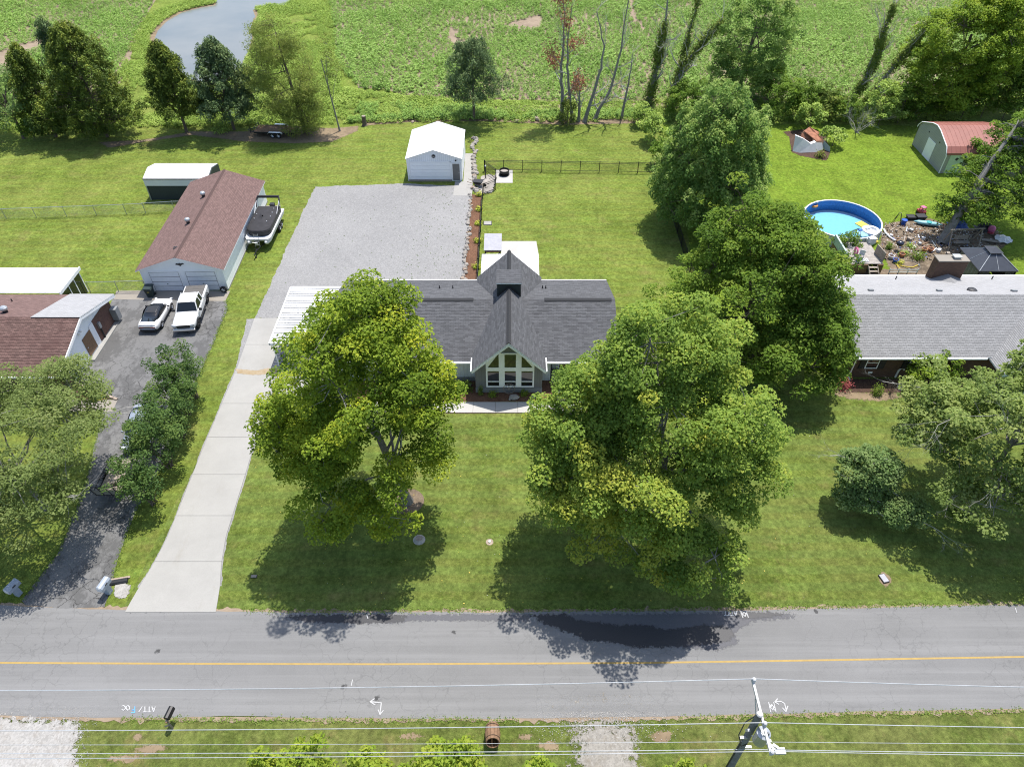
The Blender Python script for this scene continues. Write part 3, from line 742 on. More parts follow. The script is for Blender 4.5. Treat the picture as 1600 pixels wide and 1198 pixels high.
for a, b in zip(BD[:-1], BD[1:]):
    c = ((a[0] + b[0]) / 2 - BD[0][0], (a[1] + b[1]) / 2 - BD[0][1], 0.05)
    part('brick', MB().cbox(c, (0.40, 0.2, 0.14), math.atan2(b[1] - a[1], b[0] - a[0])), M['stone_brown'], edging, bevel=0.02)
# washed-out culvert dirt between the drives
soft_sheet('culvert_wash', SL([(178, 913), (190, 906), (206, 914), (202, 928), (196, 936), (178, 934)]), 0.030, 'gravel_pale', .2)
# worn yard behind the right house
soft_sheet('worn_yard', (SL([(1310, 432), (1315, 420), (1388, 420), (1372, 385), (1380, 350), (1420, 342), (1450, 340), (1500, 356), (1560, 362), (1580, 378), (1560, 396), (1500, 400), (1496, 432)])), 0.013, 'yard_dirt', .5)
soft_sheet('foundation_bed', (SL([(1322, 591), (1330, 614), (1345, 614), (1420, 614), (1560, 612), (1600, 606), (1640, 590)])), 0.013, 'mulch_dark', .3)
soft_sheet('dry_grass_patch', (SL([(1300, 618), (1310, 602), (1345, 612), (1400, 612), (1420, 620), (1380, 628), (1330, 625)])), 0.0105, 'bare_dirt', .5)
soft_sheet('dry_grass_patch', (SL([(1372, 898), (1380, 892), (1392, 900), (1394, 910), (1384, 918), (1374, 910)])), 0.0105, 'bare_dirt', .15)
soft_sheet('shed_ruin_dirt', (SL([(1222, 206), (1232, 214), (1236, 238), (1250, 244), (1292, 252), (1298, 240), (1292, 214), (1270, 200)])), 0.0105, 'mulch_dark', .35)

# ================================================================== BUILDINGS
def lerp3(a, b, t): return tuple(a[i] + (b[i] - a[i]) * t for i in range(3))
def roof_slope(name, e0, e1, r1, r0, m, parent, course=0.28, lip=0.014, thick=0.10, world=True):
    """shingled slope laid in real overlapping courses; e0-e1 eave, r0-r1 ridge"""
    E0, E1, R1, R0 = map(Vector, (e0, e1, r1, r0))
    up = (R0 - E0); L = max(up.length, (R1 - E1).length)
    n = max(1, int(round(L / course)))
    nor = (E1 - E0).cross(R0 - E0 if up.length > 1e-6 else R1 - E0).normalized()
    if nor.z < 0: nor = -nor
    ud = (E1 - E0).normalized()
    def uvof(p):
        d = p - E0; u = d.dot(ud); v = (d - ud * u).length
        return (u, v)
    mb = MB()
    for k in range(n):
        a, b = k / n, min(1.0, (k + 1) / n)
        A, B = E0.lerp(R0, a), E1.lerp(R1, a); C, D = E1.lerp(R1, b), E0.lerp(R0, b)
        A2, B2 = A + nor * lip, B + nor * lip; C2, D2 = C + nor * 0.001, D + nor * 0.001
        uv = [uvof(A), uvof(B), uvof(C), uvof(D)]
        if (B2 - A2).cross(D2 - A2).z < 0 or (C2 - A2).cross(D2 - A2).z < -1e-9:
            mb.quad(B2, A2, D2, C2, [uv[1], uv[0], uv[3], uv[2]])
        else: mb.quad(A2, B2, C2, D2, uv)
        mb.quad(A + nor * (-0.001), B + nor * (-0.001), B2, A2, [uv[0], uv[1], uv[1], uv[0]])
    o = part(name, mb, M[m], parent, world=world)
    ud_ = MB(); d = Vector((0, 0, -thick))
    ud_.quad(E0 + d, R0 + d, R1 + d, E1 + d)
    ud_.quad(E0 - nor * .002, E0 + d, E1 + d, E1 - nor * .002); ud_.quad(E0 - nor * .002, R0 - nor * .002, R0 + d, E0 + d); ud_.quad(E1 - nor * .002, E1 + d, R1 + d, R1 - nor * .002)
    part('fascia', ud_, M['white_paint'], o)
    return o
def wall(name, pts_bottom_top, m, parent, uvlen=True):
    """wall = list of (p_bottom, p_top) around; quads with UV in metres"""
    mb = MB(); u = 0
    for (a, at), (b, bt) in zip(pts_bottom_top[:-1], pts_bottom_top[1:]):
        L = (Vector(b) - Vector(a)).length
        mb.quad(a, b, bt, at, [(u, a[2]), (u + L, b[2]), (u + L, bt[2]), (u, at[2])]); u += L
    return part(name, mb, M[m], parent, world=True)
def box_walls(name, x0, x1, y0, y1, z0, z1, m, parent):
    c = [(x0, y0), (x1, y0), (x1, y1), (x0, y1), (x0, y0)]
    return wall(name, [((x, y, z0), (x, y, z1)) for x, y in c], m, parent)
def window(parent, x0, x1, z0, z1, y, fr=0.07, name='window', frame='white_paint', bars_v=(), bars_h=(), d=0.05, face=-1):
    """window in a wall facing -Y at distance y: frame bars proud of the wall, pane set back in it"""
    fm = MB()
    a, b = (y - d, y + 0.03)
    fm.box(x0, x1, a, b, z0, z0 + fr); fm.box(x0, x1, a, b, z1 - fr, z1)
    fm.box(x0, x0 + fr, a, b, z0 + fr, z1 - fr); fm.box(x1 - fr, x1, a, b, z0 + fr, z1 - fr)
    for q in bars_v: fm.box(q - fr * .35, q + fr * .35, a + .01, b, z0 + fr, z1 - fr)
    for q in bars_h: fm.box(x0 + fr, x1 - fr, a + .015, b, q - fr * .35, q + fr * .35)
    w = part(name, fm, M[frame], parent, world=True)
    part('pane', MB().box(x0 + fr * .5, x1 - fr * .5, y - 0.012, y + 0.02, z0 + fr * .5, z1 - fr * .5), M['glass_dark'], w)
    return w

# ---- the middle house
H = thing('ranch_house', 'grey shingled house with a tall glazed front gable, in the middle', 'house', (-3.2, 47.5, 0))
X0, X1, YF, YR, ZE, YM, ZM = -15.0, 8.55, 42.0, 53.1, 2.5, 47.55, 4.47
wx0, wx1 = X0 + .35, X1 - .35
wall('wall', [((wx0, 42.5, 0), (wx0, 42.5, 2.66)), ((-2.9, 42.5, 0), (-2.9, 42.5, 2.66))], 'siding_pale', H)
wall('wall', [((2.4, 42.5, 0), (2.4, 42.5, 2.66)), ((3.2, 42.5, 0), (3.2, 42.5, 2.66))], 'siding_pale', H)
wall('wall', [((5.2, 42.5, 0), (5.2, 42.5, 2.66)), ((wx1, 42.5, 0), (wx1, 42.5, 2.66))], 'siding_pale', H)
wall('wall', [((wx1, 42.5, 0), (wx1, 42.5, 2.66)), ((wx1, YM, 0), (wx1, YM, 4.3)), ((wx1, 52.7, 0), (wx1, 52.7, 2.6))], 'siding_pale', H)
wall('wall', [((wx1, 52.7, 0), (wx1, 52.7, 2.6)), ((wx0, 52.7, 0), (wx0, 52.7, 2.6))], 'siding_pale', H)
wall('wall', [((wx0, 52.7, 0), (wx0, 52.7, 2.6)), ((wx0, YM, 0), (wx0, YM, 4.3)), ((wx0, 42.5, 0), (wx0, 42.5, 2.66))], 'siding_pale', H)
part('foundation', MB().box(wx0 - .02, -2.95, 42.45, 42.55, 0, 0.42), M['grey_paint'], H, world=True)
# recessed entrance
pm = MB(); pm.box(3.2, 5.2, 43.9, 44.0, 0, 2.66); pm.box(3.12, 3.2, 42.5, 43.9, 0, 2.66); pm.box(5.2, 5.28, 42.5, 43.9, 0, 2.66)
part('porch_wall', pm, M['siding_pale'], H, world=True)
part('porch_floor', MB().box(3.2, 5.2, 42.2, 43.9, 0, 0.14), M['grey_paint'], H, world=True)
dr = part('door', MB().box(3.95, 4.9, 43.84, 43.9, 0.15, 2.25), M['red_door'], H, world=True, bevel=.01)
part('handle', MB().ball((4.03, 43.80, 1.15), .04), M['aluminium'], dr)
part('door_frame', MB().box(3.80, 3.93, 43.80, 43.9, .15, 2.35).box(4.92, 5.05, 43.80, 43.9, .15, 2.35).box(3.93, 4.92, 43.80, 43.9, 2.27, 2.40), M['white_paint'], H, world=True)
part('doormat', MB().box(3.75, 4.75, 42.9, 43.4, .14, .165), M['dark_trim'], H, world=True)
# main roof
roof_slope('roof', (X0, YF, ZE), (X1, YF, ZE), (X1, YM, ZM), (X0, YM, ZM), 'shingle_slate', H)
roof_slope('roof', (X1, YR, ZE), (X0, YR, ZE), (X0, YM, ZM), (X1, YM, ZM), 'shingle_slate', H)
for a, b in ((X0 + .3, -3.2), (2.7, X1 - .3)):
    rv = MB(); rv.prism([(YM - .20, ZM - .07), (YM + .20, ZM - .07), (YM + .20, ZM + .01), (YM, ZM + .085), (YM - .20, ZM + .01)], 'x', a, b)
    part('ridge_vent', rv, M['shingle_slate'], H, world=True)
part('gutter', MB().box(X0, -3.1, YF - .13, YF - .01, ZE - .13, ZE + .0).box(2.65, X1, YF - .13, YF - .01, ZE - .13, ZE + .0), M['white_paint'], H, world=True, bevel=.02)
part('gutter', MB().box(X0, -3.05, YR + .01, YR + .12, ZE - .13, ZE).box(2.6, X1, YR + .01, YR + .12, ZE - .13, ZE), M['white_paint'], H, world=True, bevel=.02)
for sx, sy in ((707, 452), (853, 452), (848, 452.5), (686, 449)):
    Yp = 50.6; zp = ZE + (YR - Yp) * (ZM - ZE) / (YR - YM)
    xp = (sx - 800) / 1110 * 61.5
    part('vent_pipe', MB().tube([(xp, Yp, zp - .05), (xp, Yp, zp + .32)], .045, 8).lathe((xp, Yp, zp), [(.12, -.03), (.10, .02), (.05, .06)], 8), M['dark_trim'], H, world=True)
# cross gable
GC, GW, GE, GZ, GY0, GY1 = -0.25, 2.90, 2.70, 5.50, 40.72, 53.25
gs = (GZ - GE) / GW
for s_ in (-1, 1):
    e0 = (GC + s_ * GW, GY0, GE); e1 = (GC + s_ * GW, GY1, GE); r1 = (GC, GY1, GZ); r0 = (GC, GY0, GZ)
    roof_slope('gable_roof', e0, e1, r1, r0, 'shingle_slate', H, course=.28)
    rk = MB()   # white rake board below the roof edge
    rk.prism([(GC + s_ * GW, GE - .12), (GC + s_ * GW, GE - .30), (GC, GZ - .32), (GC, GZ - .12)], 'y', GY0 - .03, GY0 + .05)
    part('rake_board', rk, M['white_paint'], H, world=True)
    part('gable_gutter', MB().box(*( (GC + GW, GC + GW + .1) if s_ > 0 else (GC - GW - .1, GC - GW)), GY0, 42.3, GE - .16, GE - .02), M['white_paint'], H, world=True)
cap = MB(); cap2 = MB()
y = GY0 + .05
while y < GY1 - .1:
    if not (47.75 < y + .15 < 48.95):
        (cap if y < 48 else cap2).prism([(GC - .17, GZ - .16 * gs + .05), (GC - .15, GZ - .16 * gs + .0), (GC, GZ + .01), (GC + .15, GZ - .16 * gs), (GC + .17, GZ - .16 * gs + .05), (GC, GZ + .055)], 'y', y, y + .29)
    y += .30
part('ridge_cap', cap, M['shingle_slate'], H, world=True); part('ridge_cap', cap2, M['shingle_slate'], H, world=True)
part('ridge_flashing', MB().box(GC - .21, GC - .18, GY0 + .3, 47.7, GZ - .19, GZ - .145).box(GC + .18, GC + .21, GY0 + .3, 47.7, GZ - .19, GZ - .145), M['dark_trim'], H, world=True)
gx0, gx1, gy = -2.9, 2.4, 41.12
gw = MB()
gw.prism([(gx0, 0), (gx1, 0), (gx1, GE - .0), (GC, GZ - .16), (gx0, GE - .0)], 'y', gy, gy + .15)
part('gable_wall', gw, M['siding_grey'], H, world=True)
gw2 = MB(); gw2.prism([(gx0, 0), (gx1, 0), (gx1, GE), (GC, GZ - .16), (gx0, GE)], 'y', 52.75, 52.9)
part('gable_wall', gw2, M['siding_grey'], H, world=True)
part('side_wall', MB().box(gx0, gx0 + .15, gy + .15, 42.5, 0, GE - .05), M['siding_grey'], H, world=True)
part('side_wall', MB().box(gx1 - .15, gx1, gy + .15, 42.5, 0, GE - .05), M['siding_grey'], H, world=True)
part('foundation', MB().box(gx0 - .02, gx1 + .02, gy - .04, gy - .002, 0, .5), M['grey_paint'], H, world=True)
# big window: three lights, each with an upper and a lower pane and a top light following the gable
bx0, bx1, bz0, bz1, bz2 = -2.05, 1.75, 0.62, 2.36, 2.72
fw = MB(); yy0, yy1 = gy - .06, gy - .001
mull = [bx0, -0.98 + .16, -0.98 + .16, .1]
xs = [(-1.93, -1.03), (-0.58, 0.30), (0.74, 1.63)]
fw.box(bx0, bx1, yy0, yy1, bz0, bz0 + .12); fw.box(bx0, bx1, yy0, yy1, bz1, bz2)
for a, b in ((bx0, xs[0][0]), (xs[0][1], xs[1][0]), (xs[1][1], xs[2][0]), (xs[2][1], bx1)):
    fw.box(a, b, yy0, yy1, bz0 + .12, bz1)
for a, b in xs: fw.box(a, b, yy0 + .012, yy1, 1.18, 1.27)
ztop = lambda x: GZ - .42 - abs(x - GC) * gs
def trap(a, b, z0, zt): return [(a, z0), (b, z0), (b, zt(b)), (a, zt(a))]
fw.prism(trap(xs[0][1], xs[1][0], bz2, lambda x: min(ztop(x), 4.22)), 'y', yy0, yy1); fw.prism(trap(xs[1][1], xs[2][0], bz2, lambda x: min(ztop(x), 4.22)), 'y', yy0, yy1)
fw.box(xs[1][0], xs[1][1], yy0, yy1, 4.08, 4.22)
fw.prism([(bx0, bz2), (xs[0][0], bz2), (xs[0][1], ztop(xs[0][1]) - .14), (xs[0][1], ztop(xs[0][1])), (bx0, ztop(bx0))], 'y', yy0 + .004, yy1)
fw.prism([(bx1, bz2), (bx1, ztop(bx1)), (xs[2][0], ztop(xs[2][0])), (xs[2][0], ztop(xs[2][0]) - .14), (xs[2][1], bz2)], 'y', yy0 + .004, yy1)
W = part('window', fw, M['white_paint'], H, world=True)
for a, b in xs:
    part('pane', MB().box(a, b, gy - .022, gy - .003, 1.27, bz1), M['glass_dark'], W)
    part('pane', MB().box(a, b, gy - .022, gy - .003, bz0 + .12, 1.18), M['glass_dark'], W)
part('pane', MB().box(xs[1][0], xs[1][1], gy - .022, gy - .003, bz2, 4.08), M['glass_dark'], W)
for (a, b, s_) in ((xs[0][0], xs[0][1], 1), (xs[2][1], xs[2][0], -1)):
    part('pane', MB().prism([(a, bz2), (b, bz2), (b, ztop(b) - .14), (a, bz2 + .04)], 'y', gy - .022, gy - .003), M['glass_dark'], W)
window(H, -6.9, -4.75, 1.25, 2.25, 42.5, .12, bars_v=(-5.85,))
window(H, -11.2, -9.0, 1.0, 2.25, 42.5, .12, bars_v=(-10.1,))
window(H, 5.9, 7.6, 0.9, 2.25, 42.5, .12, bars_v=(6.75,))
# small roof dormer behind the ridge
dy0, dy1, dw, dz = 47.82, 48.95, .98, 6.0
dm = thing('x', 'x', 'x'); bpy.data.objects.remove(dm)
dorm = part('dormer', MB().box(GC - dw, GC + dw, dy0, dy1, 4.4, dz - .10), M['siding_dark'], H, world=True)
roof_slope('dormer_roof', (GC - dw - .06, dy0 - .12, dz), (GC + dw + .06, dy0 - .12, dz), (GC + dw + .06, 49.6, dz + .06), (GC - dw - .06, 49.6, dz + .06), 'shingle_slate', dorm, world=False)
part('dormer_trim', MB().box(GC - dw - .05, GC + dw + .05, dy0 - .10, dy0 - .004, dz - .16, dz - .104), M['dark_trim'], dorm)
stf = MB()
for k in range(5):
    for s_ in (-1, 1):
        c = GC + s_ * (.1 + k * .195); zz = GZ - (.1 + k * .195) * gs
        stf.box(c - .105, c + .105, dy0 - .03 - .001 * k, dy0 - .003, zz - .12, zz + .20)
part('step_flashing', stf, M['dark_trim'], dorm)
# lean-to patio roof behind
pr = thing('patio_cover', 'bright white metal patio roof on the back of the grey house', 'patio cover', (-.2, 55.2, 0))
rb = MB()
for k in range(14):
    xa = -2.84 + k * .38; rb.box(xa, xa + .36, 53.28, 57.1, 2.60, 2.65); rb.box(xa + .36, xa + .38, 53.28, 57.1, 2.60, 2.685)
part('roof_sheet', rb, M['white_metal'], pr, world=True)
for xx in (-2.7, -.1, 2.3):
    part('post', MB().box(xx - .05, xx + .05, 56.85, 56.95, 0, 2.6), M['white_metal'], pr, world=True)
part('front_beam', MB().box(-2.84, 2.48, 56.8, 57.0, 2.42, 2.598), M['white_metal'], pr, world=True)
# attached carport with ribbed metal roof
simple('carport_metal', (0.60, 0.60, 0.595), 0.45, var=0.05, scale=.8)
cp = thing('carport', 'white ribbed metal carport roof on the left end of the grey house', 'carport', (-17.3, 47.8, 0))
Y = 44.06; k = 0
while Y < 51.6:
    rb = MB(); z = 2.70 + (Y - 44) * .004
    rb.add([(-19.6, Y, z), (-15.02, Y, z + .05), (-15.02, Y + .215, z + .05), (-19.6, Y + .215, z), (-19.6, Y, z - .05), (-15.02, Y, z), (-15.02, Y + .215, z), (-19.6, Y + .215, z - .05)],
           [(0, 1, 2, 3), (4, 7, 6, 5), (0, 4, 5, 1), (1, 5, 6, 2), (2, 6, 7, 3), (3, 7, 4, 0)])
    rb.add([(-19.6, Y + .215, z - .095), (-15.02, Y + .215, z - .045), (-15.02, Y + .335, z - .045), (-19.6, Y + .335, z - .095)], [(0, 1, 2, 3)])
    part('roof_panel', rb, M['carport_metal'], cp, world=True)
    Y += .335; k += 1
part('fascia', MB().box(-19.66, -15.02, 43.94, 44.05, 2.55, 2.76).box(-19.72, -19.62, 43.94, 51.72, 2.55, 2.78).box(-19.66, -15.02, 51.61, 51.72, 2.55, 2.80), M['white_paint'], cp, world=True)
for py in (44.2, 47.9, 51.5):
    part('post', MB().box(-19.55, -19.45, py - .05, py + .05, .05, 2.6), M['white_paint'], cp, world=True)
# grill shelter
gsx = thing('grill_shelter', 'small slanted grey roof on dark legs behind the grey house', 'shelter', (-1.9, 60.5, 0))
rb = MB()
rb.add([(-2.75, 59.2, 1.72), (-1.02, 59.2, 1.72), (-1.02, 61.8, 2.0), (-2.75, 61.8, 2.0), (-2.75, 59.2, 1.65), (-1.02, 59.2, 1.65), (-1.02, 61.8, 1.93), (-2.75, 61.8, 1.93)], [(0, 1, 2, 3), (4, 7, 6, 5), (0, 4, 5, 1), (1, 5, 6, 2), (2, 6, 7, 3), (3, 7, 4, 0)])
part('roof_sheet', rb, M['grey_panel'], gsx, world=True)
for xx in (-2.6, -1.17):
    for yy in (59.4, 61.6): part('leg', MB().box(xx - .05, xx + .05, yy - .05, yy + .05, 0, 1.66 + (.22 if yy > 60 else 0)), M['black_metal'], gsx, world=True)
part('crossbar', MB().box(-2.6, -1.17, 59.37, 59.43, 1.35, 1.5), M['wood_brown'], gsx, world=True)

# ---- white metal garage at the back of the gravel yard
G2 = thing('white_garage', 'white metal garage with grey side door behind the gravel yard', 'garage', (-9, 80, 0))
ax0, ax1, ay0, ay1, aze, azr = -12.1, -5.8, 76.5, 84.0, 2.76, 3.76
m_siding('siding_white', (0.82, 0.83, 0.85), 'X', 0.23, 0.4)
part('front_wall', MB().prism([(ax0, 0), (ax1, 0), (ax1, aze), ((ax0 + ax1) / 2, azr), (ax0, aze)], 'y', ay0, ay0 + .1), M['siding_white'], G2, world=True)
part('rear_wall', MB().prism([(ax0, 0), (ax1, 0), (ax1, aze), ((ax0 + ax1) / 2, azr), (ax0, aze)], 'y', ay1 - .1, ay1), M['white_wall'], G2, world=True)
part('side_wall', MB().box(ax0, ax0 + .1, ay0 + .1, ay1 - .1, 0, aze), M['white_wall'], G2, world=True)
part('side_wall', MB().box(ax1 - .1, ax1, ay0 + .1, ay1 - .1, 0, aze), M['white_wall'], G2, world=True)
mid = (ax0 + ax1) / 2
for s_, xe in ((-1, ax0 - .1), (1, ax1 + .1)):
    n = 9
    for k in range(n):
        ya = ay0 - .12 + (ay1 - ay0 + .24) * k / n; yb = ay0 - .12 + (ay1 - ay0 + .24) * (k + 1) / n
        ze = aze - .03; b = MB()
        b.add([(xe, ya, ze), (mid, ya, azr + .02), (mid, yb - .01, azr + .02), (xe, yb - .01, ze), (xe, ya, ze + .06), (mid, ya, azr + .08), (mid, yb - .01, azr + .08), (xe, yb - .01, ze + .06)],
              [(0, 1, 2, 3), (7, 6, 5, 4), (0, 4, 5, 1), (1, 5, 6, 2), (2, 6, 7, 3), (3, 7, 4, 0)])
        b.add([(xe, yb - .03, ze + .06), (mid, yb - .03, azr + .08), (mid, yb - .01, azr + .105), (xe, yb - .01, ze + .085)], [(0, 1, 2, 3)])
        part('roof_panel', b, M['white_metal'], G2, world=True)
gd = part('overhead_door', MB().box(-11.72, -7.15, ay0 - .012, ay0 - .002, .12, 2.32), M['dark_trim'], G2, world=True)
for k in range(5): part('door_panel', MB().box(-11.72, -7.15, ay0 - .04, ay0 - .014, .13 + k * .44, .13 + k * .44 + .425), M['white_wall'], gd)
part('trim', MB().box(-11.85, -11.73, ay0 - .05, ay0 - .002, 0, 2.46).box(-7.14, -7.02, ay0 - .05, ay0 - .002, 0, 2.46).box(-11.73, -5.84, ay0 - .05, ay0 - .002, 2.33, 2.44), M['white_paint'], G2, world=True)
sd = part('side_door', MB().box(-6.85, -6.05, ay0 - .035, ay0 - .002, .1, 2.15), M['grey_door'], G2, world=True)
for zz in (.25, .9, 1.55): part('door_panel', MB().box(-6.73, -6.50, ay0 - .045, ay0 - .036, zz, zz + .5).box(-6.40, -6.17, ay0 - .045, ay0 - .036, zz, zz + .5), M['grey_door'], sd)
part('handle', MB().ball((-6.12, ay0 - .07, 1.1), .045), M['aluminium'], sd)
part('trim', MB().box(-6.97, -6.86, ay0 - .05, ay0 - .002, 0, 2.27).box(-6.04, -5.93, ay0 - .05, ay0 - .002, 0, 2.27).box(-6.86, -6.04, ay0 - .05, ay0 - .002, 2.16, 2.27), M['white_paint'], G2, world=True)
em = part('round_sign', MB().tube([(mid, ay0 - .05, 3.06), (mid, ay0 - .002, 3.06)], .21, 20), M['dark_trim'], G2, world=True)
part('sign_motif', MB().box(mid - .13, mid + .13, ay0 - .06, ay0 - .051, 2.98, 3.02).box(mid - .10, mid - .06, ay0 - .0605, ay0 - .0512, 3.03, 3.12).box(mid + .04, mid + .11, ay0 - .0605, ay0 - .0512, 3.03, 3.09), M['galvanised'], em)
part('lamp', MB().box(-6.54, -6.36, ay0 - .14, ay0 - .002, 2.5, 2.62), M['dark_trim'], G2, world=True)
part('sill_plank', MB().box(-12.0, -7.0, ay0 - .16, ay0 - .06, .0, .22), M['wood_grey'], G2, world=True)

# ---- brown-roofed double garage
BG = thing('double_garage', 'long white double garage with brown shingle roof and two roof vents', 'garage', (-30.7, 54.95, 0), math.radians(1.6))
def bgp(n, mb, m, par=BG, **k): return part(n, mb, M[m], par, **k)
hw, gl, ge, gr = 3.80, 16.6, 2.52, 3.82
bgp('front_wall', MB().prism([(-hw, 0), (hw, 0), (hw, ge), (0, gr - .12), (-hw, ge)], 'y', 0, .12), 'white_wall')
bgp('rear_wall', MB().prism([(-hw, 0), (hw, 0), (hw, ge), (0, gr - .12), (-hw, ge)], 'y', gl - .12, gl), 'white_wall')
bgp('side_wall', MB().box(hw - .12, hw, .12, gl - .12, 0, ge), 'white_wall'); bgp('side_wall', MB().box(-hw, -hw + .12, .12, gl - .12, 0, ge), 'white_wall')
bgp('foundation', MB().box(hw - .05, hw + .03, 0.01, gl, 0, .16), 'concrete')
for s_ in (-1, 1):
    roof_slope('roof', (s_ * (hw + .26), -.25, ge - .09), (s_ * (hw + .26), gl + .2, ge - .09), (0, gl + .2, gr), (0, -.25, gr), 'shingle_brown', BG, world=False)
bgp('ridge_cap', MB().prism([(-.15, gr - .035), (0, gr + .02), (.15, gr - .035), (0, gr + .045)], 'y', -.26, gl + .21), 'shingle_brown')
simple('door_white', (0.76, 0.77, 0.79), 0.5, var=0.04)
for d0 in (-3.02, .32):
    dd = bgp('overhead_door', MB().box(d0, d0 + 2.72, -.012, -.002, .03, 2.12), 'dark_trim')
    for k in range(4): part('door_panel', MB().box(d0 + .03, d0 + 2.69, -.03, -.013, .05 + k * .52, .05 + k * .52 + .475), M['door_white'], dd, bevel=.012)
    part('handle', MB().box(d0 + 1.3, d0 + 1.42, -.06, -.036, .78, .84), M['dark_trim'], dd)
    bgp('door_trim', MB().box(d0 - .14, d0 - .01, -.045, -.002, 0, 2.26).box(d0 + 2.73, d0 + 2.86, -.045, -.002, 0, 2.26).box(d0 - .01, d0 + 2.73, -.045, -.002, 2.13, 2.26), 'white_paint')
ea = [(-.42, .02), (-.30, .14), (-.12, .10), (0, .18), (.10, .11), (.30, .16), (.44, .05), (.26, .02), (.14, -.06), (.05, -.16), (-.05, -.12), (-.14, -.05), (-.28, -.02)]
bgp('eagle_emblem', MB().prism([(.12 + a * .95, 2.93 + b) for a, b in ea], 'y', -.045, -.003), 'dark_trim')
for vy in (6.2, 11.4):
    vx = -.75; vz = gr - .75 * (gr - ge + .09) / (hw + .26)
    vv = bgp('roof_vent', MB().lathe((vx, vy, vz), [(.17, -.10), (.17, .28), (.13, .30)], 14), 'dark_trim', smooth=False)
    part('vent_cap', MB().lathe((vx, vy, vz), [(.14, .27), (.25, .30), (.26, .44), (.20, .54), (.06, .58)], 14), M['galvanised'], vv)
for k, (ax, ay) in enumerate([(-.62, 1.55), (-.5, 1.75), (-.75, 1.9)]):
    vz = gr + ax * (gr - ge + .09) / (hw + .26)
    bgp('loose_shingle', MB().cbox((ax, ay, vz + .05), (.22, .12, .04), k * .8, 0, .2), 'dark_trim')
bgp('step_slab', MB().box(hw + .1, hw + 1.3, gl - 2.4, gl - 1.0, .005, .09), 'concrete_old')

# ---- dark metal shed behind it
DS = thing('metal_shed', 'dark green metal shed with white barn roof behind the double garage', 'shed', (-36.9, 73.9, 0))
part('wall', MB().box(-40.5, -33.3, 72.1, 75.6, 0, 1.78), M['siding_dark'], DS, world=True)
part('roof', MB().prism([(72.0, 1.76), (75.7, 1.76), (75.72, 2.58), (73.85, 3.05), (72.0, 2.62)], 'x', -40.55, -33.45), M['white_metal'], DS, world=True)
part('gable_end', MB().prism([(72.06, 1.78), (75.64, 1.78), (75.64, 2.55), (73.85, 2.98), (72.06, 2.55)], 'x', -33.449, -33.35), M['siding_dark'], DS, world=True)
part('roof_edge', MB().box(-40.6, -33.4, 71.93, 71.998, 2.54, 2.64), M['dark_trim'], DS, world=True)
for xx in (-40.5, -33.4): part('corner_trim', MB().box(xx - .06, xx + .06, 72.03, 72.098, 0, 1.75), M['galvanised'], DS, world=True)

# ---- left neighbour's house
LH = thing('left_house', 'brown-roofed house with white gable wall at the left edge', 'house', (-44, 45.8, 0))
lx0, lx1, ly0, ly1, lym = -62.0, -35.2, 40.3, 50.9, 45.7
wxe = -35.7
wall('wall', [((lx0, 41.4, 0), (lx0, 41.4, 2.7)), ((wxe, 41.4, 0), (wxe, 41.4, 2.7))], 'brick_red', LH)
wall('wall', [((wxe, 50.6, 0), (wxe, 50.6, 2.55)), ((lx0, 50.6, 0), (lx0, 50.6, 2.55))], 'brick_red', LH)
wall('gable_wall', [((wxe, 41.4, 0), (wxe, 41.4, 2.65)), ((wxe, lym, 0), (wxe, lym, 3.92)), ((wxe, 50.6, 0), (wxe, 50.6, 2.5))], 'white_wall', LH)
def quad_x(name, y0, y1, za, zb, m, off, parent=LH, th=.03, zc=None, zd=None):
    zc = zb if zc is None else zc; zd = za if zd is None else zd
    mb = MB(); x = wxe + off
    P = [(y0, za), (y1, zd), (y1, zc), (y0, zb)]
    mb.add([(x, y, z) for y, z in P] + [(x - th, y, z) for y, z in P], [(0, 1, 2, 3), (7, 6, 5, 4), (0, 4, 5, 1), (1, 5, 6, 2), (2, 6, 7, 3), (3, 7, 4, 0)],
           [[(y, z) for y, z in P]] + [[(0, 0)] * 4] * 5)
    return part(name, mb, M[m], parent, world=True)
quad_x('brick_panel', 41.42, 42.1, .02, 2.3, 'brick_red', .035)
quad_x('brick_panel', 47.3, 50.55, .02, 2.35, 'brick_red', .035)
dw_ = quad_x('door', 45.2, 46.6, .25, 2.05, 'wood_brown', .05)
quad_x('door_trim', 46.62, 47.28, .0, 2.3, 'white_paint', .06)
part('handle', MB().ball((wxe + .1, 45.35, 1.1), .05), M['aluminium'], dw_)
part('flood_light', MB().cbox((wxe + .12, 45.2, 2.75), (.2, .18, .14)).cbox((wxe + .14, 45.5, 2.8), (.2, .18, .14)), M['white_paint'], LH, world=True)
mtr = part('meter_box', MB().box(wxe + .04, wxe + .2, 47.75, 48.05, 1.2, 1.75), M['galvanised'], LH, world=True)
part('conduit', MB().tube([(wxe + .12, 47.9, 0.05), (wxe + .12, 47.9, 1.2)], .06, 8), M['dark_trim'], LH, world=True)
part('ac_unit', MB().box(wxe + .04, wxe + .6, 50.0, 50.6, .3, 1.5), M['grey_paint'], LH, world=True, bevel=.03)
part('step', MB().box(wxe + .02, wxe + .45, 44.9, 50.3, .02, .14), M['concrete'], LH, world=True)
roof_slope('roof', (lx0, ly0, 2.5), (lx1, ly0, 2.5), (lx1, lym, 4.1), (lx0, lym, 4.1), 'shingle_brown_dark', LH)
roof_slope('roof', (lx1, ly1, 2.5), (lx0, ly1, 2.5), (lx0, lym, 4.1), (lx1, lym, 4.1), 'shingle_brown', LH)
roof_slope('patched_roof', (lx1 + .05, ly1 + .06, 2.53), (-39.05, ly1 + .06, 2.53), (-39.15, lym - .12, 4.16), (lx1 + .05, lym - .12, 4.16), 'shingle_pale', LH)
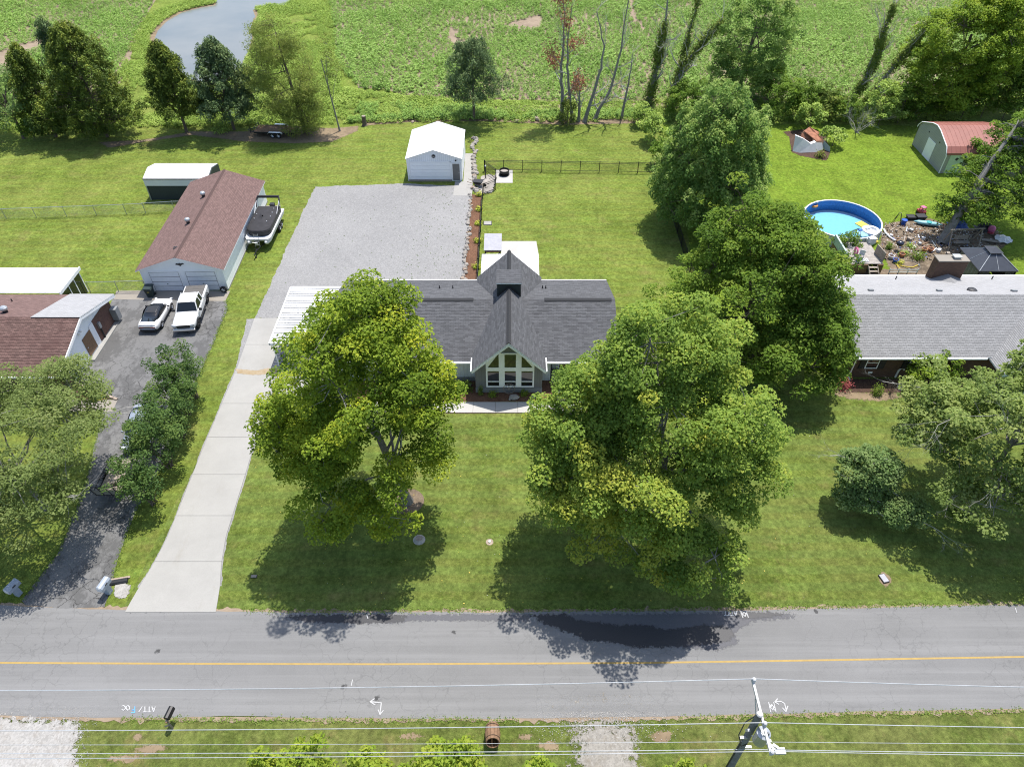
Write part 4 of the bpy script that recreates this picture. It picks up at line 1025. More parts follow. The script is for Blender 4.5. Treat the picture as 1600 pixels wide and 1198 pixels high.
part('rake_board', MB().prism([(ly0, 2.46), (lym, 4.06), (lym, 3.80), (ly0, 2.22)], 'x', lx1 + .002, lx1 + .05), M['white_paint'], LH, world=True)
part('rake_board', MB().prism([(ly1, 2.46), (lym, 4.06), (lym, 3.80), (ly1, 2.22)], 'x', lx1 + .002, lx1 + .05), M['white_paint'], LH, world=True)
part('soffit', MB().add([(lx1, ly0, 2.38), (lx1, lym, 3.96), (wxe, lym, 3.96), (wxe, ly0, 2.38), (lx1, ly1, 2.38), (wxe, ly1, 2.38)], [(0, 1, 2, 3), (1, 4, 5, 2)]), M['white_paint'], LH, world=True)
part('gutter', MB().box(lx0, lx1, ly0 - .12, ly0 - .01, 2.36, 2.49), M['white_paint'], LH, world=True, bevel=.02)
part('downspout', MB().tube([(lx1 - .15, ly0 - .06, 2.36), (lx1 - .4, 41.3, 2.0), (lx1 - .4, 41.32, .1), (lx1 - .1, 41.0, .06)], .05, 6), M['white_paint'], LH, world=True)
for xx in (-41.9, -46.8):
    zz = 4.1 - 1.0 * .31
    v = part('roof_vent', MB().lathe((xx, lym + 1.0, zz), [(.2, -.1), (.2, .25), (.15, .3)], 12), M['dark_trim'], LH, world=True)
    part('vent_cap', MB().lathe((xx, lym + 1.0, zz), [(.16, .25), (.30, .32), (.30, .48), (.2, .58), (.05, .6)], 12), M['galvanised'], v)
part('vent_pipe', MB().tube([(-43.0, 49.2, 2.9), (-43.0, 49.2, 3.3)], .05, 8), M['dark_trim'], LH, world=True)
window(LH, -39.5, -37.6, .9, 2.1, 41.4, .1, bars_v=(-38.55,))
PC = thing('patio_cover', 'weathered white metal patio roof behind the left brown-roofed house', 'patio cover', (-48, 52.8, 0))
for k in range(18):
    xa = -40 - (k + 1) * 1.2; b = MB()
    b.add([(xa + .01, 51.0, 2.62), (xa + 1.19, 51.0, 2.62), (xa + 1.19, 54.9, 2.50), (xa + .01, 54.9, 2.50), (xa + .01, 51.0, 2.56), (xa + 1.19, 51.0, 2.56), (xa + 1.19, 54.9, 2.44), (xa + .01, 54.9, 2.44)],
          [(0, 1, 2, 3), (4, 7, 6, 5), (0, 4, 5, 1), (1, 5, 6, 2), (2, 6, 7, 3), (3, 7, 4, 0)])
    part('roof_panel', b, M['white_metal_dull'], PC, world=True)
part('fascia', MB().box(-61.6, -40.0, 54.9, 55.0, 2.36, 2.54).box(-40.0, -39.92, 51.0, 55.0, 2.36, 2.66), M['white_paint'], PC, world=True)
for yy in (52.6, 53.6, 54.7): part('post', MB().box(-40.15, -40.05, yy - .05, yy + .05, 0, 2.45), M['white_paint'], PC, world=True)
part('screen', MB().box(-40.12, -40.08, 51.2, 52.55, .1, 2.4).box(-40.12, -40.08, 52.68, 53.52, .1, 2.4).box(-40.12, -40.08, 53.68, 54.62, .1, 2.4), M['glass_dark'], PC, world=True)

# ---- right neighbour's brick house
RH = thing('brick_house', 'dark brick house with light grey shingle roof at the right edge', 'house', (39, 48, 0))
bx0_, bx1_, by0, by1, bym, bzm = 27.55, 56.0, 42.5, 53.8, 48.1, 4.6
wall('wall', [((27.8, 42.9, 0), (27.8, 42.9, 2.6)), ((55.6, 42.9, 0), (55.6, 42.9, 2.6))], 'brick_dark', RH)
wall('wall', [((27.8, 53.4, 0), (27.8, 53.4, 2.6)), ((27.8, bym, 0), (27.8, bym, 2.6)), ((27.8, 42.9, 0), (27.8, 42.9, 2.6))], 'brick_dark', RH)
wall('gable_end', [((27.82, 53.4, 2.6), (27.82, 53.4, 2.62)), ((27.82, bym, 2.6), (27.82, bym, 4.44)), ((27.82, 42.9, 2.6), (27.82, 42.9, 2.62))], 'mint', RH)
wall('wall', [((55.6, 53.4, 0), (55.6, 53.4, 2.6)), ((27.8, 53.4, 0), (27.8, 53.4, 2.6))], 'brick_dark', RH)
roof_slope('roof', (bx0_, by0, 2.5), (bx1_, by0, 2.5), (bx1_, bym, bzm), (bx0_, bym, bzm), 'shingle_grey', RH, course=.15, lip=.008)
roof_slope('roof', (bx1_, by1, 2.5), (bx0_, by1, 2.5), (bx0_, bym, bzm), (bx1_, bym, bzm), 'shingle_pale', RH, course=.15, lip=.008)
part('gutter', MB().box(bx0_, 37.9, by0 - .13, by0 - .01, 2.36, 2.5), M['white_paint'], RH, world=True, bevel=.02)
part('gutter', MB().box(bx0_, bx1_, by1 + .01, by1 + .13, 2.36, 2.5), M['white_paint'], RH, world=True, bevel=.02)
part('rake_board', MB().prism([(by0, 2.45), (bym, bzm - .05), (bym, bzm - .28), (by0, 2.22)], 'x', bx0_ - .05, bx0_ - .002), M['mint'], RH, world=True)
part('rake_board', MB().prism([(by1, 2.45), (bym, bzm - .05), (bym, bzm - .28), (by1, 2.22)], 'x', bx0_ - .05, bx0_ - .002), M['mint'], RH, world=True)
part('downspout', MB().tube([(27.7, 42.45, 2.38), (27.72, 42.8, 2.1), (27.72, 42.82, .15), (27.72, 42.45, .1)], .055, 6), M['white_paint'], RH, world=True)
# vent stacks and box vents
for px_, py_ in ((1399, 437), (1549, 437)):
    x_, y_ = S(px_, py_, 2.9); z_ = 2.5 + (by1 - y_) * (bzm - 2.5) / (by1 - bym)
    part('vent_pipe', MB().tube([(x_, y_, z_ - .05), (x_, y_, z_ + .35)], .05, 8), M['dark_trim'], RH, world=True)
for px_, py_, w_ in ((1360, 454.5, .0), (1466.5, 455.5, 0), (1519, 454, 1), (1583, 456.5, 0)):
    x_, y_ = S(px_, py_, 4.2); z_ = 2.5 + (by1 - y_) * (bzm - 2.5) / (by1 - bym)
    if w_: part('roof_vent', MB().lathe((x_, y_, z_), [(.42, -.06), (.40, .06), (.3, .14), (.1, .18)], 16), M['dark_trim'], RH, world=True)
    else: part('roof_vent', MB().cbox((x_, y_, z_ + .08), (.42, .36, .16), 0, -.36), M['grey_paint'], RH, world=True, bevel=.04)
# windows with shutters
for wx in (31.75, 38.0):
    pass
for px0, px1 in ((1356, 1376), (1423.5, 1444)):
    xa = (px0 - 800) / 1110 * 57.3; xb = (px1 - 800) / 1110 * 57.3
    window(RH, xa, xb, 1.0, 2.2, 42.9, .07, bars_h=(1.6,))
    for q in (xa - .52, xb + .02):
        sh = part('shutter', MB().box(q, q + .5, 42.84, 42.898, 1.0, 2.2), M['shutter'], RH, world=True)
        part('louvre', MB().box(q + .06, q + .44, 42.825, 42.838, 1.08, 1.55).box(q + .06, q + .44, 42.825, 42.838, 1.63, 2.12), M['dark_trim'], sh)
part('vent_grille', MB().box(29.2, 29.55, 42.87, 42.897, .45, .62), M['white_paint'], RH, world=True)
# front porch gable
pcx, phw, pze, pzr, py0 = 42.2, 4.1, 2.42, 3.95, 40.6
for s_ in (-1, 1):
    roof_slope('porch_roof', (pcx + s_ * phw, py0, pze), (pcx + s_ * phw, 46.2, pze), (pcx, 46.2, pzr), (pcx, py0, pzr), 'shingle_grey', RH, course=.15, lip=.008)
    part('porch_rake', MB().prism([(pcx + s_ * phw, pze - .1), (pcx + s_ * phw, pze - .36), (pcx, pzr - .36), (pcx, pzr - .1)], 'y', py0 - .04, py0 + .03), M['mint'], RH, world=True)
part('porch_gable', MB().prism([(pcx - phw + .3, pze - .15), (pcx + phw - .3, pze - .15), (pcx, pzr - .15)], 'y', py0 + .35, py0 + .42), M['mint'], RH, world=True)
for xx in (38.5, 41.0, 43.5, 45.9): part('porch_post', MB().box(xx - .09, xx + .09, 40.75, 40.93, .0, 2.35), M['mint'], RH, world=True)
part('porch_floor', MB().box(38.2, 46.2, 40.6, 42.88, 0, .18), M['concrete_old'], RH, world=True)
# chimney
cmx = 38.9
ch = MB()
def uvbox(mb, x0, x1, y0, y1, z0, z1):
    c = [(x0, y0), (x1, y0), (x1, y1), (x0, y1), (x0, y0)]; u = 0
    for (a, b), (c_, d) in zip(c[:-1], c[1:]):
        L = math.hypot(c_ - a, d - b); mb.quad((a, b, z0), (c_, d, z0), (c_, d, z1), (a, b, z1), [(u, z0), (u + L, z0), (u + L, z1), (u, z1)]); u += L
uvbox(ch, cmx - 1.32, cmx + 1.32, 52.7, 53.6, 2.3, 4.75)
chim = part('chimney', ch, M['brick_dark'], RH, world=True)
part('chimney_cap', MB().box(cmx - 1.38, cmx + 1.38, 52.64, 53.66, 4.752, 4.84), M['concrete_old'], chim)
part('flue', MB().box(cmx + .1, cmx + .65, 52.95, 53.4, 4.842, 5.0).box(cmx + .03, cmx + .72, 52.9, 53.45, 5.0, 5.06), M['galvanised'], chim)
part('cricket', MB().add([(cmx - 1.4, 52.698, 2.92), (cmx, 52.698, 3.45), (cmx + 1.4, 52.698, 2.92), (cmx, 51.2, 3.42)], [(0, 1, 3), (1, 2, 3)]), M['shingle_pale'], chim)

# ---- red-roofed metal shed far right
RS = thing('red_roof_shed', 'grey metal shed with red roof and white roll door at far right', 'shed', (54.6, 82.6, 0))
sx0, sx1, sy0, sy1 = 50.7, 57.8, 78.4, 86.2
part('wall', MB().box(sx0, sx1, sy0, sy0 + .08, 0, 2.5), M['siding_green'], RS, world=True)
part('wall', MB().box(sx0, sx1, sy1 - .08, sy1, 0, 2.5), M['siding_green'], RS, world=True)
prof = [(sy0, 2.5), (sy0 + .5, 3.05), (sy0 + 2.9, 3.92), (82.3, 4.1), (sy1 - 2.9, 3.92), (sy1 - .5, 3.05), (sy1, 2.5)]
for xx in (sx0, sx1 - .08):
    part('gable_wall', MB().prism([(sy0 + .08, 0), (sy1 - .08, 0)] + [(a, b - .06) for a, b in prof[::-1]], 'x', xx, xx + .08), M['siding_green'], RS, world=True)
n = 14
for k in range(n):
    xa = sx0 - .12 + (sx1 - sx0 + .24) * k / n; xb = xa + (sx1 - sx0 + .24) / n - .015
    b = MB()
    pr_ = [(sy0 - .14, 2.32), (sy0 - .12, 2.55)] + [(a, z + .06) for a, z in prof[1:-1]] + [(sy1 + .12, 2.55)]
    for (a, za), (c_, zc) in zip(pr_[:-1], pr_[1:]):
        b.quad((xa, a, za), (xb, a, za), (xb, c_, zc), (xa, c_, zc)); b.quad((xb, a, za), (xb + .015, a, za + .02), (xb + .015, c_, zc + .02), (xb, c_, zc))
    part('roof_panel', b, M['red_roof'], RS, world=True)
part('gable_trim', MB().tube([(sx0 - .13, a, z + .05) for a, z in [(sy0 - .1, 2.2)] + prof + [(sy1 + .1, 2.2)]], .06, 6), M['white_paint'], RS, world=True)
part('corner_trim', MB().box(sx0 - .06, sx0 + .04, sy0 - .05, sy0 - .002, 0, 2.4), M['white_paint'], RS, world=True)
part('roll_door', MB().box(sx0 - .05, sx0 - .002, 81.3, 83.2, .05, 2.3), M['white_wall'], RS, world=True)
for yy in (80.7, 83.6): part('vent', MB().tube([(sx0 - .03, yy, 2.75), (sx0 - .002, yy, 2.75)], .1, 10), M['dark_trim'], RS, world=True)
bd_ = part('side_door', MB().box(51.2, 52.9, sy0 - .05, sy0 - .002, .05, 2.3), M['pale_green'], RS, world=True)
part('door_window', MB().cbox((52.05, sy0 - .06, 1.8), (.3, .02, .3), 0, 0, .5), M['dark_trim'], bd_)

# ================================================================== VEHICLES
def loft(secs, cap=True):
    mb = MB(); n = len(secs[0])
    for s_ in secs: mb.v += [tuple(p) for p in s_]
    for i in range(len(secs) - 1):
        for k in range(n):
            mb.f.append((i * n + k, i * n + (k + 1) % n, (i + 1) * n + (k + 1) % n, (i + 1) * n + k)); mb.uv.append(None)
    if cap:
        mb.f.append(tuple(range(n))); mb.uv.append(None)
        q = (len(secs) - 1) * n; mb.f.append(tuple(q + k for k in range(n))[::-1]); mb.uv.append(None)
    return mb
def body_ring(y, hw, zb, zs, zt):
    h = [(-.82 * hw, zb), (-hw, zb + .10), (-1.0 * hw, zs - .14), (-.95 * hw, zs - .02), (-.72 * hw, zt - .01), (-.3 * hw, zt)]
    return [(x, y, z) for x, z in h] + [(-x, y, z) for x, z in h[::-1]]
def cabin_ring(y, wb, zb, wt, zt):
    h = [(-wb, zb), (-wt - .02, zt - .06), (-wt * .8, zt)]
    return [(x, y, z) for x, z in h] + [(-x, y, z) for x, z in h[::-1]]
def wheels(car, spots, r, w, rim='aluminium', dark=False):
    for x, y in spots:
        s_ = 1 if x > 0 else -1
        wh = part('wheel', MB().tube([(x - s_ * w, y, r), (x, y, r)], r * .60, 16), M['dark_trim'], car)
        prof = [(r * .62, 0), (r * .96, .02), (r, .06), (r, w - .05), (r * .95, w - .01), (r * .62, w)]
        mb = MB()
        base = []
        for rr, d in prof:
            for k in range(20):
                t = 2 * math.pi * k / 20; mb.v.append((x - s_ * d + s_ * .01, y + rr * math.cos(t), r + rr * math.sin(t)))
        for i in range(len(prof) - 1):
            for k in range(20):
                mb.f.append((i * 20 + k, i * 20 + (k + 1) % 20, (i + 1) * 20 + (k + 1) % 20, (i + 1) * 20 + k)); mb.uv.append(None)
        part('tyre', mb, M['black_rubber'], wh)
        rm = MB()
        for k in range(5):
            t = 2 * math.pi * k / 5
            rm.tube([(x + s_ * .012, y, r), (x + s_ * .012, y + r * .58 * math.cos(t), r + r * .58 * math.sin(t))], [.05, .035], 5)
        rm.tube([(x - s_ * .01, y, r), (x + s_ * .03, y, r)], .07, 10)
        part('rim', rm, M['black_metal' if dark else rim], wh)
def heading(front, rear):
    a, b = Vector(S(*front)), Vector(S(*rear)); d = a - b
    return math.atan2(d.y, d.x) - math.pi / 2, ((a + b) / 2), d.length

# white coupe, nose to the garage
rz, c, L = heading((263, 470), (231, 527))
car = thing('coupe', 'white coupe with black roof parked nose to the double garage', 'car', (c.x, c.y, .032), rz)
st = [(-2.18, .74, .45, .72, .78), (-2.08, .86, .30, .82, .90), (-1.75, .92, .24, .86, .97), (-1.2, .93, .22, .86, .96), (-.5, .92, .22, .84, .92), (.3, .91, .22, .82, .88), (.75, .91, .22, .80, .90), (1.3, .91, .24, .76, .85), (1.8, .88, .26, .70, .77), (2.1, .78, .30, .62, .67), (2.2, .62, .36, .56, .58)]
part('body', loft([body_ring(*s_) for s_ in st]), M['car_white'], car, smooth=True, sub=1)
part('greenhouse', loft([cabin_ring(-1.72, .66, .93, .56, .98), cabin_ring(-1.0, .78, .90, .60, 1.20), cabin_ring(-.35, .80, .86, .60, 1.29), cabin_ring(.15, .80, .84, .60, 1.28), cabin_ring(.55, .79, .84, .58, 1.16), cabin_ring(1.02, .72, .84, .6, .90)]), M['glass_car'], car, smooth=True)
part('roof_panel', loft([cabin_ring(-.75, .56, 1.235, .50, 1.265), cabin_ring(-.35, .585, 1.265, .52, 1.305), cabin_ring(.12, .585, 1.26, .52, 1.298), cabin_ring(.2, .56, 1.25, .50, 1.28)]), M['black_plastic'], car)
part('boot_lid', loft([cabin_ring(-2.12, .70, .83, .64, .92), cabin_ring(-1.98, .74, .90, .68, 1.0), cabin_ring(-1.75, .72, .92, .66, .985)]), M['car_white'], car)
part('tail_panel', MB().box(-.72, .72, -2.205, -2.14, .60, .72), M['black_plastic'], car)
for s_ in (-1, 1):
    part('tail_light', MB().box(s_ * .5 - .2, s_ * .5 + .2, -2.215, -2.206, .62, .70), M['lens_red'], car)
    part('headlight', MB().cbox((s_ * .66, 2.0, .66), (.2, .34, .1), -s_ * .4), M['lens'], car)
    part('mirror', MB().cbox((s_ * .98, .62, .92), (.2, .12, .13)), M['black_plastic'], car, bevel=.03)
    part('side_window', MB().prism([(-1.15, .93), (.75, .90), (.25, 1.2), (-.5, 1.22)], 'x', s_ * .745, s_ * .765), M['glass_car'], car)
part('rear_bumper', MB().box(-.7, .7, -2.2, -2.06, .26, .42), M['black_plastic'], car, bevel=.03)
wheels(car, [(.92, 1.32), (-.92, 1.32), (.93, -1.3), (-.93, -1.3)], .34, .24)

# white crew-cab pickup, facing the street
rz, c, L = heading((290, 527), (314, 459))
pk = thing('pickup_truck', 'white pickup truck with dark bed cover facing the street', 'truck', (c.x, c.y, .032), rz)
st = [(2.86, .84, .62, .98, 1.02), (2.78, .95, .50, 1.06, 1.12), (2.3, 1.0, .45, 1.12, 1.22), (1.6, 1.01, .42, 1.14, 1.24), (1.15, 1.01, .42, 1.16, 1.24)]
part('hood', loft([body_ring(*s_) for s_ in st]), M['car_white'], pk, smooth=True, sub=1)
part('cab', loft([body_ring(1.16, 1.01, .42, 1.16, 1.22), body_ring(.4, 1.01, .42, 1.16, 1.2), body_ring(-.95, 1.01, .42, 1.16, 1.2)]), M['car_white'], pk)
part('greenhouse', loft([cabin_ring(1.12, .86, 1.17, .80, 1.22), cabin_ring(.45, .94, 1.17, .74, 1.80), cabin_ring(-.7, .94, 1.17, .74, 1.80), cabin_ring(-.93, .92, 1.17, .78, 1.62)]), M['glass_car'], pk)
part('roof', loft([cabin_ring(.52, .76, 1.74, .66, 1.80), cabin_ring(.35, .80, 1.79, .72, 1.87), cabin_ring(-.7, .80, 1.79, .72, 1.88), cabin_ring(-.93, .78, 1.72, .68, 1.80)]), M['car_white'], pk, smooth=True)
for s_ in (-1, 1):
    for (ya, yb, ta, tb) in ((1.10, 1.02, .50, .40), (-.2, -.32, -.2, -.32), (-.82, -.96, -.82, -.96)):
        part('pillar', MB().add([(s_ * .965, ya, 1.15), (s_ * .965, yb, 1.15), (s_ * .79, tb, 1.80), (s_ * .79, ta, 1.80), (s_ * .90, ya, 1.15), (s_ * .90, yb, 1.15), (s_ * .72, tb, 1.80), (s_ * .72, ta, 1.80)],
             [(0, 1, 2, 3), (7, 6, 5, 4), (0, 4, 5, 1), (1, 5, 6, 2), (2, 6, 7, 3), (3, 7, 4, 0)]), M['car_white'], pk)
    part('bed_side', loft([[(s_ * x, y, z) for x, z in ((.86, .5), (1.01, .55), (1.02, 1.12), (.97, 1.2), (.86, 1.2))] for y in (-.98, -2.0, -2.84)]), M['car_white'], pk)
    part('headlight', MB().cbox((s_ * .78, 2.80, .98), (.34, .2, .2), -s_ * .25), M['lens'], pk, bevel=.03)
    part('mirror', MB().cbox((s_ * 1.16, .92, 1.25), (.26, .14, .24)), M['black_plastic'], pk, bevel=.04)
    part('running_board', MB().box(s_ * 1.0 - .07, s_ * 1.0 + .07, -.9, 1.15, .36, .42), M['black_plastic'], pk)
    part('fender_flare', MB().tube([(s_ * 1.0, 1.88 + .52 * math.cos(a), .42 + .52 * math.sin(a)) for a in [k * math.pi / 8 for k in range(9)]], .05, 5), M['black_plastic'], pk)
    part('fender_flare', MB().tube([(s_ * 1.0, -1.82 + .52 * math.cos(a), .42 + .52 * math.sin(a)) for a in [k * math.pi / 8 for k in range(9)]], .05, 5), M['black_plastic'], pk)
    part('tail_light', MB().box(s_ * .93 - .07, s_ * .93 + .07, -2.87, -2.845, .85, 1.15), M['lens_red'], pk)
part('bed_floor', MB().box(-.86, .86, -2.8, -.98, .55, .66), M['black_plastic'], pk)
part('tailgate', MB().box(-.86, .86, -2.84, -2.78, .6, 1.18), M['car_white'], pk)
for k in range(3): part('bed_cover', MB().box(-.88, .88, -2.80 + k * .60, -2.80 + k * .60 + .585, 1.19, 1.235), M['tonneau'], pk, bevel=.015)
part('grille', MB().box(-.55, .55, 2.84, 2.90, .72, 1.0), M['black_plastic'], pk, bevel=.02)
part('bumper', MB().cbox((0, 2.88, .55), (1.84, .22, .22)), M['aluminium'], pk, bevel=.05)
part('windscreen', MB().add([(-.84, 1.115, 1.235), (.84, 1.115, 1.235), (.70, .50, 1.775), (-.70, .50, 1.775)], [(0, 1, 2, 3)]), M['glass_car'], pk)
wheels(pk, [(1.02, 1.88), (-1.02, 1.88), (1.02, -1.82), (-1.02, -1.82)], .42, .28, dark=True)

# pale car half hidden by the crape myrtles
rz, c, L = heading((219, 712), (240, 640))
hc = thing('sedan', 'pale silver car half hidden under the crape myrtles', 'car', (c.x - .3, c.y, .032), rz)
st = [(-2.3, .80, .45, .78, .82), (-2.15, .88, .32, .90, .98), (-1.5, .92, .25, .94, 1.02), (0, .92, .24, .92, 1.0), (1.0, .92, .24, .90, 1.0), (1.7, .90, .26, .84, .93), (2.15, .84, .30, .74, .80), (2.3, .7, .36, .62, .66)]
part('body', loft([body_ring(*s_) for s_ in st]), M['car_silver_blue'], hc, smooth=True, sub=1)
part('greenhouse', loft([cabin_ring(-1.7, .74, .98, .62, 1.04), cabin_ring(-1.0, .80, .98, .60, 1.40), cabin_ring(.1, .80, .98, .60, 1.44), cabin_ring(.95, .76, .98, .62, 1.02)]), M['glass_car'], hc, smooth=True)
part('roof', loft([cabin_ring(-1.05, .6, 1.37, .5, 1.42), cabin_ring(-.6, .64, 1.41, .54, 1.47), cabin_ring(0, .64, 1.41, .54, 1.47), cabin_ring(.2, .6, 1.37, .5, 1.43)]), M['car_silver_blue'], hc, smooth=True)
for s_ in (-1, 1):
    part('headlight', MB().cbox((s_ * .68, 2.15, .70), (.26, .24, .12), -s_ * .3), M['lens'], hc)
    part('mirror', MB().cbox((s_ * .98, .75, 1.02), (.18, .12, .13)), M['car_silver_blue'], hc, bevel=.03)
wheels(hc, [(.92, 1.4), (-.92, 1.4), (.92, -1.4), (-.92, -1.4)], .33, .22)

# utility trailer with its ramp gate up
rz, c, L = heading((171, 787), (205, 715))
ut = thing('utility_trailer', 'small utility trailer with black ramp gate raised below the crape myrtles', 'trailer', (c.x, c.y, .032), rz)
for k in range(8): part('plank', MB().box(-.80 + k * .2, -.80 + k * .2 + .185, -1.5, 1.65, .50, .54), M['wood_grey'], ut)
part('frame', MB().box(-.88, -.82, -1.5, 1.68, .42, .56).box(.82, .88, -1.5, 1.68, .42, .56).box(-.82, .82, -1.56, -1.5, .42, .56).box(-.82, .82, 1.66, 1.72, .42, .50), M['black_metal'], ut)
for s_ in (-1, 1):
    part('side_rail', MB().tube([(s_ * .85, -1.5, .56), (s_ * .85, -1.5, .95), (s_ * .85, 1.6, .95), (s_ * .85, 1.6, .56)], .025, 6).tube([(s_ * .85, 0, .56), (s_ * .85, 0, .95)], .025, 6), M['black_metal'], ut)
    part('mudguard', MB().box(s_ * 1.0 - .13, s_ * 1.0 + .13, -.55, .35, .62, .66), M['black_metal'], ut)
rg = MB()
for x in (-.80, -.27, .27, .80): rg.tube([(x, 1.72, .5), (x, 2.05, 1.75)], .034, 6)
rg.tube([(-.80, 2.05, 1.75), (.80, 2.05, 1.75)], .034, 6); rg.tube([(-.8, 1.72, .5), (.8, 1.72, .5)], .034, 6)
part('ramp_gate', rg, M['black_metal'], ut)
part('ramp_mesh', MB().add([(-.8, 1.74, .56), (.8, 1.74, .56), (.8, 1.93, 1.30), (-.8, 1.93, 1.30)], [(0, 1, 2, 3)]), M['netting'], ut)
part('tongue', MB().tube([(-.7, -1.5, .48), (0, -2.5, .48)], .04, 6).tube([(.7, -1.5, .48), (0, -2.5, .48)], .04, 6), M['black_metal'], ut)
wheels(ut, [(1.08, -.1), (-1.08, -.1)], .30, .2, 'porcelain')
part('load', MB().cbox((-.2, .6, .70), (.6, .7, .30), .2), M['wood_grey'], ut, bevel=.06)

# flatbed trailer under the back trees
rz, c, L = heading((402, 208), (464, 210))
ft = thing('flatbed_trailer', 'brown plank flatbed trailer with double wheels under the back trees', 'trailer', (c.x, c.y - .2, 0), rz)
for k in range(9): part('plank', MB().box(-1.02 + k * .228, -1.02 + k * .228 + .21, -2.7, 2.5, .66, .71), M['wood_brown'], ft)
part('frame', MB().box(-1.10, -1.03, -2.75, 2.55, .52, .73).box(1.04, 1.11, -2.75, 2.55, .52, .73).box(-1.03, 1.04, 2.5, 2.57, .52, .73).box(-1.03, 1.04, -2.77, -2.70, .52, .70), M['black_metal'], ft)
for s_ in (-1, 1): part('mudguard', MB().cbox((s_ * 1.24, -.3, .80), (.26, 1.55, .05)).cbox((s_ * 1.24, .56, .70), (.26, .3, .05), 0, -.8).cbox((s_ * 1.24, -1.16, .70), (.26, .3, .05), 0, .8), M['aluminium'], ft)
wheels(ft, [(1.32, .1), (1.32, -.7), (-1.32, .1), (-1.32, -.7)], .35, .2)
part('tongue', MB().tube([(-.9, 2.5, .55), (0, 3.7, .5)], .05, 6).tube([(.9, 2.5, .55), (0, 3.7, .5)], .05, 6).tube([(0, 3.4, .1), (0, 3.4, .9)], .04, 6), M['black_metal'], ft)
part('headboard', MB().tube([(-1.0, 2.52, .7), (-1.0, 2.52, 1.1), (1.0, 2.52, 1.1), (1.0, 2.52, .7)], .035, 6), M['black_metal'], ft)

# covered pontoon boat on its trailer
rz, c, L = heading((398, 408), (436, 328))
bt = thing('pontoon_boat', 'white pontoon boat under a black cover beside the double garage', 'boat', (c.x, c.y, 0), rz)
for s_ in (-1, 1):
    r = .32
    part('pontoon', MB().tube([(s_ * .86, -3.15, .82), (s_ * .86, 2.3, .82), (s_ * .86, 2.9, .90), (s_ * .86, 3.25, 1.02)], [r, r, r * .8, .06], 12), M['white_metal_dull'], bt, smooth=True)
dk = [(-1.28, -3.1), (1.28, -3.1), (1.28, 2.6), (1.05, 3.0), (-1.05, 3.0), (-1.28, 2.6)]
part('deck', MB().prism(dk, 'z', 1.16, 1.26), M['plastic_white'], bt)
part('deck_trim', MB().prism([(a * 1.012, b * 1.008) for a, b in dk], 'z', 1.10, 1.158), M['aluminium'], bt)
def rr(w, y0, y1, rad, n=7):
    P = [(-w, y0), (w, y0)]
    for k in range(n): a = math.pi / 2 * k / (n - 1); P.append((w - rad + rad * math.cos(a), y1 - rad + rad * math.sin(a)))
    for k in range(n): a = math.pi / 2 + math.pi / 2 * k / (n - 1); P.append((-w + rad + rad * math.cos(a), y1 - rad + rad * math.sin(a)))
    return P
part('side_fence', MB().prism(rr(1.15, -2.5, 2.45, .75), 'z', 1.262, 1.80), M['black_plastic'], bt)
P = rr(1.18, -2.45, 2.48, .78); cv = []
for sc, z in ((1.0, 1.74), (1.005, 1.86), (.97, 1.93), (.7, 2.03), (.35, 2.14), (.06, 2.18)):
    cv.append([(a * sc, b * sc, z - (0.16 if b * sc > 1.0 and sc < .9 else 0)) for a, b in P])
part('cover', loft(cv), M['black_canvas'], bt, smooth=True)
for k, (a, b) in enumerate([(-.72, -1.7), (-.74, -.9), (-.76, -.1), (-.62, .85), (.8, .3), (.78, -.6)]):
    part('cover_vent', MB().ball((a, b, 2.05), .05, 8, 5), M['plastic_white'], bt)
part('bimini', MB().tube([(-1.15, -1.9, 2.1), (-1.2, -2.5, 2.6), (-1.1, -2.85, 2.80), (1.1, -2.85, 2.80), (1.2, -2.5, 2.6), (1.15, -1.9, 2.1)], [.05, .09, .15, .15, .09, .05], 8), M['black_canvas'], bt)
for s_ in (-1, 1):
    part('bimini_pole', MB().tube([(s_ * 1.16, -.9, 1.85), (s_ * 1.18, -2.4, 2.58)], .03, 6).tube([(s_ * 1.16, -2.4, 1.8), (s_ * 1.12, -2.8, 2.75)], .03, 6), M['plastic_white'], bt)
part('emblem', MB().box(1.17, 1.178, 1.2, 1.9, 1.42, 1.47).box(1.17, 1.178, 1.35, 1.75, 1.52, 1.56).box(1.17, 1.178, 1.3, 1.5, 1.60, 1.63), M['plastic_white'], bt)
part('side_stripe', MB().box(1.158, 1.166, -2.4, 1.6, 1.30, 1.36), M['aluminium'], bt)
part('outboard', MB().cbox((0, -3.4, 1.3), (.5, .5, .8)).cbox((0, -3.45, .7), (.2, .3, .8)), M['black_plastic'], bt, bevel=.08)
tr = MB()
for s_ in (-1, 1): tr.tube([(s_ * .55, -2.8, .5), (s_ * .55, 2.2, .5), (0, 3.9, .5)], .05, 6)
for y in (-2, -.5, 1.2): tr.tube([(-1.2, y, .45), (1.2, y, .45)], .04, 6)
tr.tube([(0, 3.6, .5), (0, 4.75, .48)], .055, 6); tr.tube([(0, 4.3, .05), (0, 4.3, .95)], .04, 6)
part('trailer_frame', tr, M['black_metal'], bt)
lad = MB()
for x in (-.22, .22): lad.tube([(x, 3.25, .5), (x, 3.05, 1.9)], .025, 6)
for k in range(4): lad.tube([(-.22, 3.2 - k * .05, .75 + k * .33), (.22, 3.2 - k * .05, .75 + k * .33)], .02, 5)
part('winch_stand', lad, M['galvanised'], bt)
part('winch', MB().cbox((0, 3.35, .95), (.25, .2, .25)).tube([(0, 3.4, 1.1), (.35, 3.5, 1.2)], .02, 5), M['galvanised'], bt)
part('jack_wheel', MB().tube([(-.06, 4.42, .1), (.06, 4.42, .1)], .1, 10), M['black_rubber'], bt)
